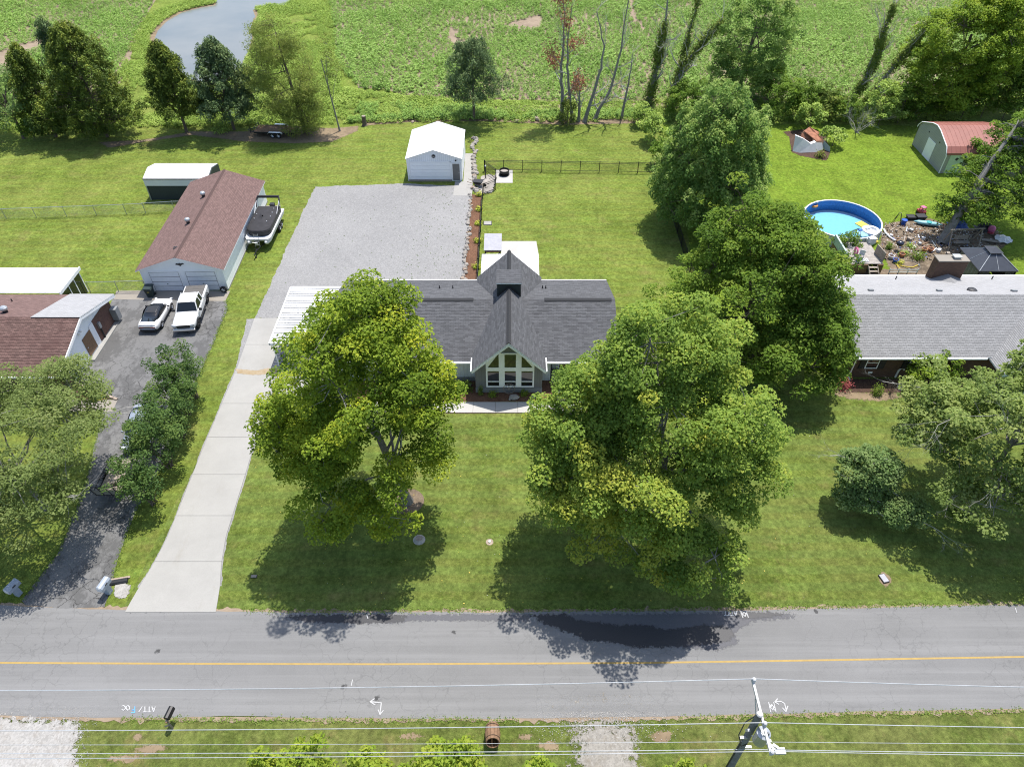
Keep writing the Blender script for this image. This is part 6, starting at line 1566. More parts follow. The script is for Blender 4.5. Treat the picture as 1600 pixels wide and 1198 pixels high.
for k in range(4):
    (ax, ay), (bx, by) = cpo[k], cpo[(k + 1) % 4]
    part('cupola_panel', MB().add([(ax, ay, gz + 1.08), (bx, by, gz + 1.08), (0, 0, gz + 1.45)], [(0, 1, 2)]), M['bronze_panel'], GZB)
part('cupola_base', MB().box(-.5, .5, -.54, .54, gz + .9, gz + 1.07), M['dark_trim'], GZB)
# swing frame
sfp = [at3(1475, 392, 0), at3(1483, 388, 0), at3(1524, 386, 0), at3(1533, 384, 0)]
SF = thing('swing_frame', 'weathered timber swing frame under the leaning tree', 'swing frame', at3(1500, 386, 0))
L_ = SF.location
ctr = [Vector(p) - L_ for p in (at3(1474, 394, 0), at3(1523, 387, 0))]
A0 = Vector((-1.6, 0, 0)); B0 = Vector((1.6, .3, 0))
for p in (A0, B0):
    for s_ in (-1, 1): part('leg', MB().tube([p + Vector((0, s_ * .8, 0)), p + Vector((0, 0, 2.0))], .06, 6), M['wood_grey'], SF)
part('beam', MB().tube([A0 + Vector((-.2, 0, 2.0)), B0 + Vector((.2, 0, 2.0))], .075, 6), M['wood_grey'], SF)
for k in range(4): part('seat_slat', MB().cbox((0, -.1 + k * .13, .55), (1.5, .1, .03), .09), M['wood_grey'], SF)
part('seat_back', MB().cbox((0, .5, .85), (1.5, .04, .45), .09, -.2), M['wood_grey'], SF)
for s_ in (-.6, .6): part('chain', MB().tube([(s_, .1, .58), (s_, .15, 1.98)], .012, 4), M['galvanised'], SF)
# assorted yard things round the leaning tree
def bucket(m, r=.2, h=.35): return lambda t_: (part('bucket', MB().lathe((0, 0, 0), [(r * .75, 0), (r, h), (r * 1.06, h + .02), (r * .9, h - .02)], 12), M[m], t_), part('handle', MB().tube([(r * math.cos(a), 0, h + r * .7 * math.sin(a)) for a in [k * math.pi / 6 for k in range(7)]], .012, 4), M['black_metal'], t_))
def tub(m, a=.5, b=.35, h=.4): return lambda t_: (part('tub', loft([[(-a * .8, -b * .8, 0), (a * .8, -b * .8, 0), (a * .8, b * .8, 0), (-a * .8, b * .8, 0)], [(-a, -b, h), (a, -b, h), (a, b, h), (-a, b, h)]]), M[m], t_, bevel=.04), part('rim', MB().tube([(-a, -b, h), (a, -b, h), (a, b, h), (-a, b, h), (-a, -b, h)], .03, 5), M[m], t_))
def heap(m, w, d, h, seed, name='cloth'):
    def f(t_):
        r = random.Random(seed); N = 9; mb = MB(); P = {}
        for i in range(N + 1):
            for j in range(N + 1):
                u, v = i / N * 2 - 1, j / N * 2 - 1; rad = min(1, math.hypot(u, v))
                P[i, j] = (u * w / 2 * (1 - .12 * rad + r.uniform(-.03, .03)), v * d / 2 * (1 + r.uniform(-.05, .05)), max(.01, h * (1 - rad ** 2) * r.uniform(.5, 1.3)))
        for i in range(N):
            for j in range(N): mb.quad(P[i, j], P[i + 1, j], P[i + 1, j + 1], P[i, j + 1])
        part(name, mb, M[m], t_)
        part('fold', MB().tube([(-w * .4, -d * .2, h * .5), (0, -d * .3, h * .8), (w * .38, -d * .1, h * .4)], .05, 5), M[m], t_)
    return f
def chair(m): return lambda t_: (part('seat', MB().cbox((0, 0, .4), (.55, .5, .06)), M[m], t_, bevel=.02), part('backrest', MB().cbox((0, .28, .75), (.55, .06, .6), 0, -.2), M[m], t_, bevel=.02), [part('leg', MB().tube([(a * .24, b * .22, 0), (a * .22, b * .2, .4)], .02, 5), M['galvanised'], t_) for a in (-1, 1) for b in (-1, 1)])
toss('kayak', 'pale aqua kayak lying beside the leaning trunk', 'kayak', 1448, 352, 0, lambda t_: (part('hull', loft([[(.03 * math.cos(a), -1.4, .3 + .03 * math.sin(a)) for a in Q8] for Q8 in [[k * math.pi / 4 for k in range(8)]]] + [[(w * math.cos(a), y, .25 + .2 * math.sin(a)) for a in [k * math.pi / 4 for k in range(8)]] for y, w in ((-.9, .25), (0, .36), (.9, .25))] + [[(.03 * math.cos(a), 1.4, .3 + .03 * math.sin(a)) for a in [k * math.pi / 4 for k in range(8)]]]), M['plastic_aqua'], t_, smooth=True), part('cockpit', MB().lathe((0, -.1, .42), [(.3, 0), (.26, .03)], 12), M['plastic_teal'], t_)), 1.3)
toss('blue_bin', 'bright blue plastic bin among the yard clutter', 'bin', 1411, 350, 0, bucket('plastic_blue', .3, .5))
toss('black_tub', 'black tub on the dirt behind the blue bin', 'tub', 1422, 342, 0, tub('black_plastic', .42, .35, .35))
toss('red_toy_car', 'red and pink ride-on toy car at the grass edge', 'toy car', 1438, 334, 0, lambda t_: (part('body', MB().cbox((0, 0, .32), (.6, .9, .32)), M['plastic_red'], t_, bevel=.1), part('roof', MB().cbox((0, -.05, .85), (.5, .5, .06)), M['plastic_pink'], t_, bevel=.03), [part('pillar', MB().box(a * .22 - .03, a * .22 + .03, b * .2 - .08, b * .2 - .02, .48, .83), M['plastic_pink'], t_) for a in (-1, 1) for b in (-1, 1)], [part('wheel', MB().tube([(a * .32, b * .3, .14), (a * .26, b * .3, .14)], .14, 12), M['black_plastic'], t_) for a in (-1, 1) for b in (-1, 1)]), .4)
toss('charcoal_barrow', 'dark cart below the red toy car', 'cart', 1437, 343, 0, tub('black_plastic', .5, .4, .5))
toss('crumpled_tarp', 'crumpled blue tarp beside the leaning trunk', 'tarp', 1497, 353, 0, heap('tarp_blue', 2.2, 1.5, .7, 3))
toss('dark_tarp', 'dark tarp-covered pile right of the swing frame', 'tarp', 1537, 358, 0, heap('dark_trim', 1.8, 1.5, .9, 4))
toss('pink_playhouse_toy', 'magenta plastic toy behind the swing frame', 'toy', 1547, 363, 0, lambda t_: (part('body', MB().ball((0, 0, .4), .42, 10, 7, (1, .8, .9)), M['plastic_pink'], t_, smooth=True), part('base', MB().lathe((0, 0, 0), [(.4, 0), (.36, .12)], 12), M['plastic_red'], t_)))
toss('wooden_bench', 'grey wooden plank lying right of the swing frame', 'plank', 1548, 377, 0, lambda t_: [part('plank', MB().box(-.9, .9, -.22 + k * .22, -.02 + k * .22, .05, .1), M['wood_grey'], t_) for k in range(2)], -.3)
toss('white_parasol', 'collapsed white parasol on the grass at right', 'parasol', 1567, 375, 0, lambda t_: ([part('rib', MB().tube([(0, 0, .35), (.8 * math.cos(a), .8 * math.sin(a), .05)], .02, 4), M['galvanised'], t_) for a in [k * .785 for k in range(8)]], part('canopy', MB().add([(0, 0, .4)] + [(.85 * math.cos(a), .85 * math.sin(a), .08 + .12 * (k % 2)) for k, a in enumerate([k * .3927 for k in range(16)])], [(0, k + 1, (k + 1) % 16 + 1) for k in range(16)]), M['plastic_white'], t_)))
toss('step_ladder', 'dark sawhorse frame standing by the pool', 'sawhorse', 1399, 352, 0, lambda t_: ([part('leg', MB().tube([(a * .15, b * .5, 0), (0, b * .12, 1.45)], .03, 5), M['dark_trim'], t_) for a in (-1, 1) for b in (-1, 1)], part('crossbar', MB().tube([(0, -.14, 1.45), (0, .14, 1.45)], .035, 5), M['dark_trim'], t_)), 1.5)
toss('kettle_grill', 'dark blue kettle grill beside the pool deck', 'grill', 1402, 391, 0, lambda t_: (part('bowl', MB().ball((0, 0, .75), .34, 14, 8, (1, 1, .62)), M['kettle'], t_, smooth=True), part('lid', MB().lathe((0, 0, .80), [(.36, 0), (.34, .12), (.22, .24), (.05, .28)], 16), M['kettle'], t_, smooth=True), [part('leg', MB().tube([(.3 * math.cos(a), .3 * math.sin(a), 0), (.15 * math.cos(a), .15 * math.sin(a), .6)], .02, 5), M['galvanised'], t_) for a in (0, 2.1, 4.2)], part('handle', MB().tube([(-.08, 0, 1.1), (.08, 0, 1.1)], .02, 5), M['black_plastic'], t_)))
toss('vent_hose', 'grey corrugated hose curving over the dirt by the pool', 'hose', 1391, 372, 0, lambda t_: (part('hose', MB().tube([(-.1, 1.6, .1), (-.25, .8, .16), (-.1, 0, .12), (.15, -.6, .1)], .1, 8), M['plastic_white'], t_, smooth=True), part('collar', MB().lathe((.15, -.6, 0), [(.14, 0), (.14, .2)], 10), M['galvanised'], t_)))
toss('garden_hose', 'yellow garden hose looped on the dirt behind the brick house', 'hose', 1415, 418, 0, lambda t_: (part('hose', MB().tube([(-.9, -.6, .3), (-.8, .3, .12), (-.2, .1, .08), (.6, -.1, .08), (1.3, .3, .08)], .045, 6), M['plastic_yellow'], t_), part('nozzle', MB().tube([(1.3, .3, .08), (1.5, .38, .09)], .05, 6), M['galvanised'], t_)))
toss('hula_hoop', 'pale hoop lying on the mulch behind the yellow hose', 'hoop', 1423, 415, 0, lambda t_: (part('hoop', MB().tube([(.85 * math.cos(a), .85 * math.sin(a), .04) for a in [k * math.pi / 14 for k in range(29)]], .03, 5), M['netting'], t_), part('joint', MB().tube([(.85, -.05, .04), (.85, .05, .04)], .035, 6), M['plastic_white'], t_)))
for k, (a, b, m_, lab) in enumerate([(1443, 393, 'terracotta', 'terracotta pot left of the chimney'), (1453, 393, 'terracotta', 'terracotta pot close to the chimney, right of its twin'), (1391, 404, 'plastic_white', 'white planter pot at the deck corner'), (1398, 410, 'plastic_blue', 'blue planter pot below the white pot'), (1408, 401, 'terracotta', 'brown pot with low plants behind the kettle grill')]):
    toss('plant_pot', lab, 'pot', a, b, 0, lambda t_: (part('pot', MB().lathe((0, 0, 0), [(.18, 0), (.26, .32), (.29, .33), (.29, .38), (.24, .38), (.22, .30)], 12), M[m_], t_), part('soil', MB().lathe((0, 0, .3), [(.22, 0), (.2, .03)], 12), M['mulch_dark'], t_)), 0, 'plant pots behind the brick house')
toss('white_fence_rail', 'low white wooden rail along the back wall of the brick house', 'rail', 1410, 428, 0, lambda t_: ([part('rail', MB().box(-1.4, 1.4, -.02, .02, z, z + .07), M['plastic_white'], t_) for z in (.2, .45)], [part('post', MB().box(x - .04, x + .04, .022, .08, 0, .6), M['plastic_white'], t_) for x in (-1.35, -.45, .45, 1.35)]))
rb_ = random.Random(91)
spots_ = [(1384, 368, 'by the corrugated hose'), (1393, 360, 'between the pool and the sawhorse'), (1416, 360, 'below the blue bin'), (1428, 364, 'left of the kayak'), (1436, 372, 'left of the leaning trunk'), (1412, 374, 'above the kettle grill'), (1428, 384, 'in the middle of the worn yard'), (1446, 384, 'below the leaning trunk'), (1460, 394, 'behind the chimney'), (1478, 398, 'between chimney and gazebo'), (1462, 382, 'at the foot of the leaning trunk'), (1400, 376, 'right of the corrugated hose')]
for k, (a, b, where) in enumerate(spots_):
    m_, cn = [('plastic_white', 'white'), ('wood_grey', 'grey'), ('galvanised', 'silvery'), ('wood_brown', 'brown')][k % 4]
    for kind in range(2):
        x, y = S(a + rb_.uniform(-4, 4) + kind * 5, b + rb_.uniform(-3, 3)); t_ = MB()
        if kind == 0: t_.cbox((0, 0, .06), (rb_.uniform(.5, 1.3), rb_.uniform(.06, .14), .05), rb_.uniform(0, 3.1)); nm, lb, ct = 'scrap_board', f'loose {cn} board on the dirt {where}', 'board'
        else:
            s = rb_.uniform(.15, .32); t_.cbox((0, 0, s / 2), (s * 1.4, s, s), rb_.uniform(0, 3.1)); t_.cbox((s * .4, s * .3, s * .4), (s * .8, s * .5, s * .7), rb_.uniform(0, 3)); nm, lb, ct = 'clutter_box', f'small {cn} box on the dirt {where}', 'box'
        o = single(nm, t_, M[m_], lb, ct, 'scraps lying in the cluttered yard', bevel=.015); o.location = (x, y, .013)
# collapsed playhouse
x, y = S(1262, 236)
CPH = thing('collapsed_shed', 'collapsed metal shed with rusty roof piece, caved in on the right lawn', 'shed', (x, y, 0), .15)
part('fallen_wall', MB().add([(-1.9, .2, 0), (-1.7, .9, 1.7), (-.9, .25, 1.5), (.1, -.1, .9), (.8, .0, 1.05), (1.7, .1, .9), (1.9, -.2, .1), (.8, -.5, 0), (-.2, -.5, .05), (-1.3, -.35, 0)], [(0, 9, 2, 1), (9, 8, 3, 2), (8, 7, 4, 3), (7, 6, 5, 4)]), M['white_metal_dull'], CPH)
part('bent_edge', MB().add([(-1.75, .95, 1.72), (-.9, .28, 1.53), (.1, -.08, .93), (.8, .02, 1.08), (.7, .35, 1.15), (.1, .25, 1.0), (-.8, .55, 1.5), (-1.6, 1.1, 1.74)], [(0, 1, 6, 7), (1, 2, 5, 6), (2, 3, 4, 5)]), M['plastic_white'], CPH)
part('rusty_roof', MB().add([(-.2, 1.9, 1.7), (.9, 2.6, 1.9), (1.9, 1.8, 1.5), (1.9, .5, 1.0), (.9, .3, 1.1), (.9, 1.4, 1.55)], [(0, 5, 2, 1), (0, 4, 3, 5), (5, 3, 2)][0:1] + [(0, 4, 5), (5, 4, 3, 2)]), M['rust'], CPH)
part('inner_panel', MB().add([(-.9, .8, .1), (.8, .6, .1), (.9, 1.3, 1.4), (-.4, 1.8, 1.5)], [(0, 1, 2, 3)]), M['rust'], CPH)
part('side_wall', MB().add([(2.0, .3, 0), (2.6, -.7, 0), (2.5, -.6, .6), (1.95, .3, 1.1)], [(0, 1, 2, 3)]), M['mint'], CPH)
part('roof_rib', MB().tube([(-.1, 1.85, 1.74), (.9, .32, 1.14)], .05, 5).tube([(.9, 2.55, 1.93), (1.9, .55, 1.05)], .05, 5), M['rust'], CPH)

# ================================================================== VEGETATION
def unit(v): return v / (np.linalg.norm(v, axis=-1, keepdims=True) + 1e-9)
def leaf_object(name, P, Nn, size, tint, m, parent=None, aspect=.7, fold=.22, rng=None, dirs=None):
    rng = rng or np.random.default_rng(1)
    n = len(P)
    Nn = unit(Nn)
    T = rng.normal(size=(n, 3)) if dirs is None else dirs + rng.normal(size=(n, 3)) * .25
    T = unit(T - Nn * (T * Nn).sum(1, keepdims=True)); B = np.cross(Nn, T)
    s = np.asarray(size).reshape(-1, 1) * np.ones((n, 1))
    V = np.empty((n, 4, 3), np.float32)
    V[:, 0] = P - T * s * .5; V[:, 2] = P + T * s * .5 - Nn * s * fold * .4
    V[:, 1] = P + B * s * aspect * .5 + Nn * s * fold; V[:, 3] = P - B * s * aspect * .5 + Nn * s * fold
    me = bpy.data.meshes.new(name)
    me.vertices.add(4 * n); me.vertices.foreach_set('co', V.reshape(-1))
    me.loops.add(4 * n); me.loops.foreach_set('vertex_index', np.arange(4 * n, dtype=np.int32))
    me.polygons.add(n); me.polygons.foreach_set('loop_start', np.arange(0, 4 * n, 4, dtype=np.int32))
    try: me.polygons.foreach_set('loop_total', np.full(n, 4, dtype=np.int32))
    except Exception: pass
    a = me.attributes.new('tint', 'FLOAT', 'POINT'); a.data.foreach_set('value', np.repeat(np.clip(tint, 0, 1), 4).astype(np.float32))
    me.update(calc_edges=True)
    return link_mesh(name, me, M[m], parent)

def lobe_clumps(rng, lobes, dens, cr, lump=.22, inner=.5, gap=.25, low=-.7):
    """clump centres through the outer volume of several ellipsoid lobes, with lumps and gaps in the outline"""
    C = []
    ph = rng.uniform(0, 6.28, (6, 3)); fr = rng.uniform(1.2, 3.2, (6, 3))
    for (c, R) in lobes:
        c = np.array(c); R = np.array(R)
        area = 4 * math.pi * ((R[0] * R[1]) ** 1.6 + (R[0] * R[2]) ** 1.6 + (R[1] * R[2]) ** 1.6) ** (1 / 1.6) / 3 ** (1 / 1.6)
        n = int(dens * area / (cr * cr * 3.1))
        k = 0; tries = 0
        while k < n and tries < n * 8:
            tries += 1
            d = unit(rng.normal(size=3))
            if d[2] < low: continue
            w = sum(math.cos(fr[i, 0] * d[0] * 2 + ph[i, 0]) * math.cos(fr[i, 1] * d[1] * 2 + ph[i, 1]) * math.cos(fr[i, 2] * d[2] * 2 + ph[i, 2]) for i in range(6)) / 2.2
            if w < -gap and rng.random() < .85: continue
            rad = (inner + (1 - inner) * rng.random() ** .55) * (1 + lump * w + rng.normal() * .03) * (1.09 if rng.random() < .06 else 1)
            p = c + d * R * rad
            if p[2] < .8: continue
            if C and np.min(np.linalg.norm(np.array(C[-400:]) - p, axis=1)) < cr * .55: continue
            C.append(p); k += 1
    return np.array(C)
def fill_clumps(rng, C, cr, nl, ls, flat=.7, tint0=.45, tv=.22, lv=.13, up=.7, shape='dome', tfun=None):
    n = len(C); r = cr * rng.uniform(.65, 1.3, n)
    k = np.maximum(4, (nl * (r / cr) ** 2).astype(int)); idx = np.repeat(np.arange(n), k)
    d = unit(rng.normal(size=(len(idx), 3)))
    if shape == 'dome':
        f = (d[:, 2] < -.1) & (rng.random(len(idx)) < .75); d[f, 2] *= -1
    rad = rng.random(len(idx)) ** (1 / 3.8)
    off = d * (r[idx] * rad)[:, None]; off[:, 2] *= flat
    if shape == 'plume':
        off[:, 2] = np.abs(off[:, 2]) * 1.7; off[:, :2] *= (1.05 - .6 * off[:, 2] / (off[:, 2].max() + 1e-6))[:, None]
    if shape == 'droop':
        off[:, 2] = -np.abs(off[:, 2]) * 1.6 + .2
    P = C[idx] + off
    Nn = d * .45 + np.array([0, 0, up * 1.25]) + rng.normal(size=P.shape) * .48
    ct = tint0 + rng.normal(size=n) * tv
    if tfun is not None: ct = ct + tfun(C)
    tint = ct[idx] + rng.normal(size=len(idx)) * lv
    if shape == 'plume': tint = tint + .55 * (off[:, 2] / (np.abs(off[:, 2]).max() + 1e-6) - .3)
    return P, Nn, ls * rng.uniform(.6, 1.25, len(idx)), tint
def limb_mesh(base, trunk_top, C, r0, rng, nl=9, lean=(0, 0), twig=.018, sides=6, fork=.3):
    mb = MB()
    b = np.array([base[0], base[1], 0.0]); tt = np.array(trunk_top)
    path = [b, b + (tt - b) * .08 + [0, 0, 0], b + (tt - b) * .4 + [lean[0], lean[1], 0], tt]
    mb.tube([Vector(p) for p in path], [r0 * 1.45, r0 * 1.05, r0 * .85, r0 * .5], 10)
    sel = [int(np.argmax(np.linalg.norm(C - tt, axis=1)))]
    D = np.linalg.norm(C - C[sel[0]], axis=1)
    while len(sel) < min(nl, len(C)):
        i = int(np.argmax(D)); sel.append(i); D = np.minimum(D, np.linalg.norm(C - C[i], axis=1))
    nodes = []
    for i in sel:
        e = C[i]; s = b + (tt - b) * rng.uniform(fork, .98)
        mid = s * .5 + e * .5 + np.array([0, 0, .12 * np.linalg.norm(e - s)]) + rng.normal(size=3) * .25
        pts = []
        for t in np.linspace(0, 1, 7):
            pts.append((1 - t) ** 2 * s + 2 * t * (1 - t) * mid + t * t * (s + (e - s) * .93) + rng.normal(size=3) * .06 * (0 < t < 1))
        rr_ = np.linspace(r0 * .36, r0 * .05, 7)
        mb.tube([Vector(p) for p in pts], list(rr_), 5)
        nodes += [(p, q) for p, q in zip(pts[1:], rr_[1:])]
    NP = np.array([p for p, _ in nodes])
    for c in C[::2]:
        j = int(np.argmin(np.linalg.norm(NP - c, axis=1))); s = NP[j]
        m_ = (s + c) / 2 + rng.normal(size=3) * .15
        mb.tube([Vector(s), Vector(m_), Vector(c)], [min(nodes[j][1], twig * 2), twig * 1.4, twig * .6], 4, False)
    return mb
def tree(name, label, base, lobes, m, seed, cr=.9, nl=100, ls=.24, dens=1.0, trunk_r=.28, trunk_top=None, bark='bark_brown', cat='tree', group=None, lump=.22, gap=.25, inner=.5, flat=.7, tint0=.45, tv=.2, shape='dome', aspect=.75, low=-.7, limbs=9, up=.7, tfun=None, fork=.3, lean=(0, 0), dead=0, fold=.22, trunk_name='trunk'):
    rng = np.random.default_rng(seed)
    t_ = thing(name, label, cat, (base[0], base[1], 0), 0, group)
    C = lobe_clumps(rng, lobes, dens, cr, lump, inner, gap, low)
    c0, R0 = lobes[0]
    tt = trunk_top or (c0[0] * .7 + base[0] * .3, c0[1] * .7 + base[1] * .3, c0[2] + R0[2] * .25)
    part(trunk_name, limb_mesh(base, tt, C, trunk_r, rng, limbs, lean, fork=fork), M[bark], t_, world=True)
    P, Nn, s, ti = fill_clumps(rng, C, cr, nl, ls, flat, tint0, tv, .12, up, shape, tfun)
    k = P[:, 2] > .05
    o = leaf_object('crown', P[k], Nn[k], s[k], ti[k], m, t_, aspect, fold, rng)
    o.matrix_parent_inverse = WM[t_].inverted()
    if dead:
        mb = MB(); r = random.Random(seed)
        for q in range(dead):
            c = C[r.randrange(len(C))]; dirv = Vector((c[0] - c0[0], c[1] - c0[1], (c[2] - c0[2]) * .4)).normalized()
            branch(mb, r, Vector(c) - dirv * .8, dirv, r.uniform(1.2, 2.4), .035, 3, .45)
        prop(part('dead_branches', mb, M['bark_pale'], t_, world=True), kind='stuff')
    return t_
def branch(mb, r, p, d, L, rad, depth, spread=.5, up=.0, segs=4, taper=.55, sides=5):
    pts = [p.copy()]; dd = d.copy()
    for k in range(segs):
        dd = (dd + Vector((r.gauss(0, .16), r.gauss(0, .16), r.gauss(0, .12) + up * .12))).normalized()
        pts.append(pts[-1] + dd * L / segs)
    rr_ = [rad * (1 - (1 - taper) * k / segs) for k in range(segs + 1)]
    mb.tube(pts, rr_, sides if rad > .03 else 3, False)
    if depth <= 0: return [pts]
    out = [pts]
    nch = 2 if depth > 2 else 3
    for k in range(nch + (1 if r.random() < .5 else 0)):
        i = r.randint(max(1, segs // 2), segs); q = pts[i]
        ax = Vector((r.gauss(0, 1), r.gauss(0, 1), r.gauss(0, .6))).normalized()
        nd = (dd + ax * spread * r.uniform(.7, 1.5) + Vector((0, 0, up * .3))).normalized()
        out += branch(mb, r, q, nd, L * r.uniform(.5, .78), rr_[i] * r.uniform(.5, .75), depth - 1, spread, up, segs, taper, sides)
    return out
def H_at(base, top_py): return height_at(top_py, base[1])

# --- the two maples on the front lawn
b = S(637, 783)
tree('maple_tree', 'yellow-green maple on the front lawn beside the concrete driveway', b,
     [((-9.1, 29.6, 7.8), (4.8, 5.0, 9.2)), ((-8.0, 30.8, 14.8), (2.7, 2.6, 3.2)), ((-12.0, 28.8, 7.4), (2.2, 2.6, 2.8)), ((-9.2, 25.0, 5.0), (2.0, 1.7, 2.2)), ((-5.2, 30.6, 9.6), (1.9, 2.4, 3.4))],
     'leaf_maple', 101, cr=.82, nl=200, ls=.185, dens=1.15, low=-.28, trunk_r=.30, trunk_top=(-8.6, 29.2, 10.5), lump=.30, gap=.04, inner=.45, tv=.2, limbs=13, group='front lawn maples', bark='bark_grey',
     tfun=lambda C: np.clip((6.5 - C[:, 2]) * .05, -.1, .22) * (C[:, 0] > -10.5))
tree('maple_tree', 'very large spreading maple in front of the entrance, right of the glazed gable', (9.2, 27.2),
     [((8.6, 27.7, 6.4), (6.5, 5.4, 9.2)), ((4.0, 26.6, 6.4), (2.6, 3.0, 4.0)), ((13.0, 27.4, 7.0), (2.8, 3.6, 5.4)), ((10.0, 22.7, 4.2), (3.8, 1.6, 2.2)), ((8.2, 29.0, 13.4), (4.2, 2.7, 3.8)), ((4.6, 28.6, 8.6), (3.2, 2.8, 5.0))],
     'leaf_maple_big', 122, cr=.84, nl=200, ls=.19, dens=1.1, low=-.25, trunk_r=.34, trunk_top=(8.9, 27.4, 9.4), lump=.26, gap=.06, inner=.48, tv=.18, tint0=.40, limbs=16, group='front lawn maples', bark='bark_grey',
     tfun=lambda C: np.where((C[:, 0] < 8.5) & (C[:, 1] < 25.5), .27, 0.0) + np.where((C[:, 0] > 11) & (C[:, 1] > 30), .2, 0))
# --- dark ash behind it
tree('shade_tree', 'dark green broad tree between the back lawn and the brick house', (19.0, 45.0),
     [((19.3, 45.8, 3.6), (7.0, 6.2, 9.4)), ((21.4, 41.6, 3.2), (4.8, 3.4, 4.2)), ((19.8, 47.4, 8.2), (4.4, 3.4, 4.4)), ((23.6, 43.8, 5.8), (2.6, 3.2, 3.0))],
     'leaf_green', 103, cr=.90, nl=150, ls=.25, dens=1.1, low=-.1, trunk_r=.35, inner=.5, tint0=.45, tv=.18, limbs=12, aspect=.6, group='large shade trees', tfun=lambda C: np.where((C[:, 0] < 20) & (C[:, 2] < 9), .18, 0))
tree('shade_tree', 'rounded green tree with pale shoot tips beside the back lawn fence', (20.2, 66.6),
     [((20.2, 66.8, 3.2), (5.5, 5.3, 11.0)), ((20.2, 66.4, 2.6), (5.2, 4.8, 4.6))],
     'leaf_round', 104, cr=.62, nl=75, ls=.28, dens=1.55, trunk_r=.3, lump=.05, gap=.9, inner=.70, tint0=.52, tv=.16, shape='plume', flat=.9, limbs=9, aspect=.5, group='large shade trees', low=-.1)
# --- bottom-left feathery tree over the asphalt drive
c = S(6, 705, 6.4)
tree('mimosa_tree', 'pale feathery spreading tree at the lower left beside the asphalt drive', (c[0] - .5, c[1] + .4),
     [((c[0], c[1], 6.6), (5.4, 5.4, 2.9)), ((c[0] + 1.6, c[1] - 3.0, 5.0), (3.6, 2.6, 1.9)), ((c[0] + .5, c[1] + 4.6, 6.6), (4.2, 2.6, 2.2)), ((c[0] - 4.4, c[1], 6.4), (4.0, 5.0, 2.6))],
     'leaf_pale', 105, cr=.80, nl=135, ls=.20, dens=1.25, trunk_r=.2, trunk_top=(c[0] - .4, c[1] + .3, 5.2), inner=.55, flat=.38, tv=.16, limbs=14, lump=.25, gap=.1, low=-.35, bark='bark_grey', aspect=.5, dead=7, fork=.5)
# --- right-edge tree with bare pale twigs
c = S(1580, 676, 6.8)
tree('ash_tree', 'yellowish green tree with bare pale branches in front of the brick house porch', (c[0] + .6, c[1] - .3),
     [((c[0], c[1], 7.2), (5.2, 4.8, 4.2)), ((c[0] - 1.0, c[1] - 3.6, 4.6), (3.8, 2.4, 2.2)), ((c[0] - 3.2, c[1] + 2.0, 6.2), (2.6, 3.0, 2.6)), ((c[0] + 3.2, c[1] + 1.5, 8.8), (3.4, 3.6, 3.4)), ((c[0] + 4.6, c[1] - 1.5, 6.4), (3.2, 3.6, 3.6))],
     'leaf_ash', 106, cr=.76, nl=120, ls=.23, dens=.85, trunk_r=.2, inner=.45, tv=.2, tint0=.5, limbs=14, lump=.3, gap=.05, flat=.5, bark='bark_grey', dead=20, fork=.35)
# --- small tree on the right front lawn
b = S(1388, 800)
tree('ornamental_tree', 'small dark blue-green tree standing alone on the right front lawn', b,
     [((S(1357, 735, 3.4)[0], S(1357, 735, 3.4)[1], 3.3), (1.95, 1.7, 1.6)), ((S(1345, 775, 1.9)[0], S(1345, 775, 1.9)[1], 1.8), (1.5, 1.1, .9)), ((S(1412, 800, 1.6)[0], S(1412, 800, 1.6)[1], 1.6), (1.5, 1.1, .9))],
     'leaf_blue_green', 107, cr=.5, nl=100, ls=.17, dens=2.2, trunk_r=.12, inner=.45, tint0=.66, tv=.15, limbs=9, dead=2, bark='bark_pale', low=-.5, lump=.08, gap=.8)
# --- tree tops along the bottom edge of the picture
for k, (px0, py0_, w, zt, lab) in enumerate([(443, 1206, 1.7, 6.2, 'leafy yellow-green treetop at the bottom edge, leftmost of three'), (577, 1204, 1.15, 6.0, 'leafy yellow-green treetop at the bottom edge, between two others'), (697, 1198, 1.8, 6.4, 'leafy yellow-green treetop at the bottom edge, below the barrel'),
        (838, 1206, .7, 5.6, 'small leafy tip poking up at the bottom edge beside the gravel drive'), (1088, 1232, 1.4, 5.6, 'leafy tip at the bottom edge beside the utility pole')]):
    x, y = S(px0, py0_, zt - 1.0)
    tree('roadside_tree', lab, (x, y), [((x, y, zt - 2.2), (w, w * .9, 2.0)), ((x, y, zt - 3.4), (w * 1.05, w, 1.4))], 'leaf_bright', 110 + k, cr=.42, nl=60, ls=.20, dens=.8, trunk_r=.09, inner=.4, tint0=.6, tv=.15, limbs=7, lump=.3, gap=.1, shape='plume', flat=.9, group='young trees on the near roadside', aspect=.6)

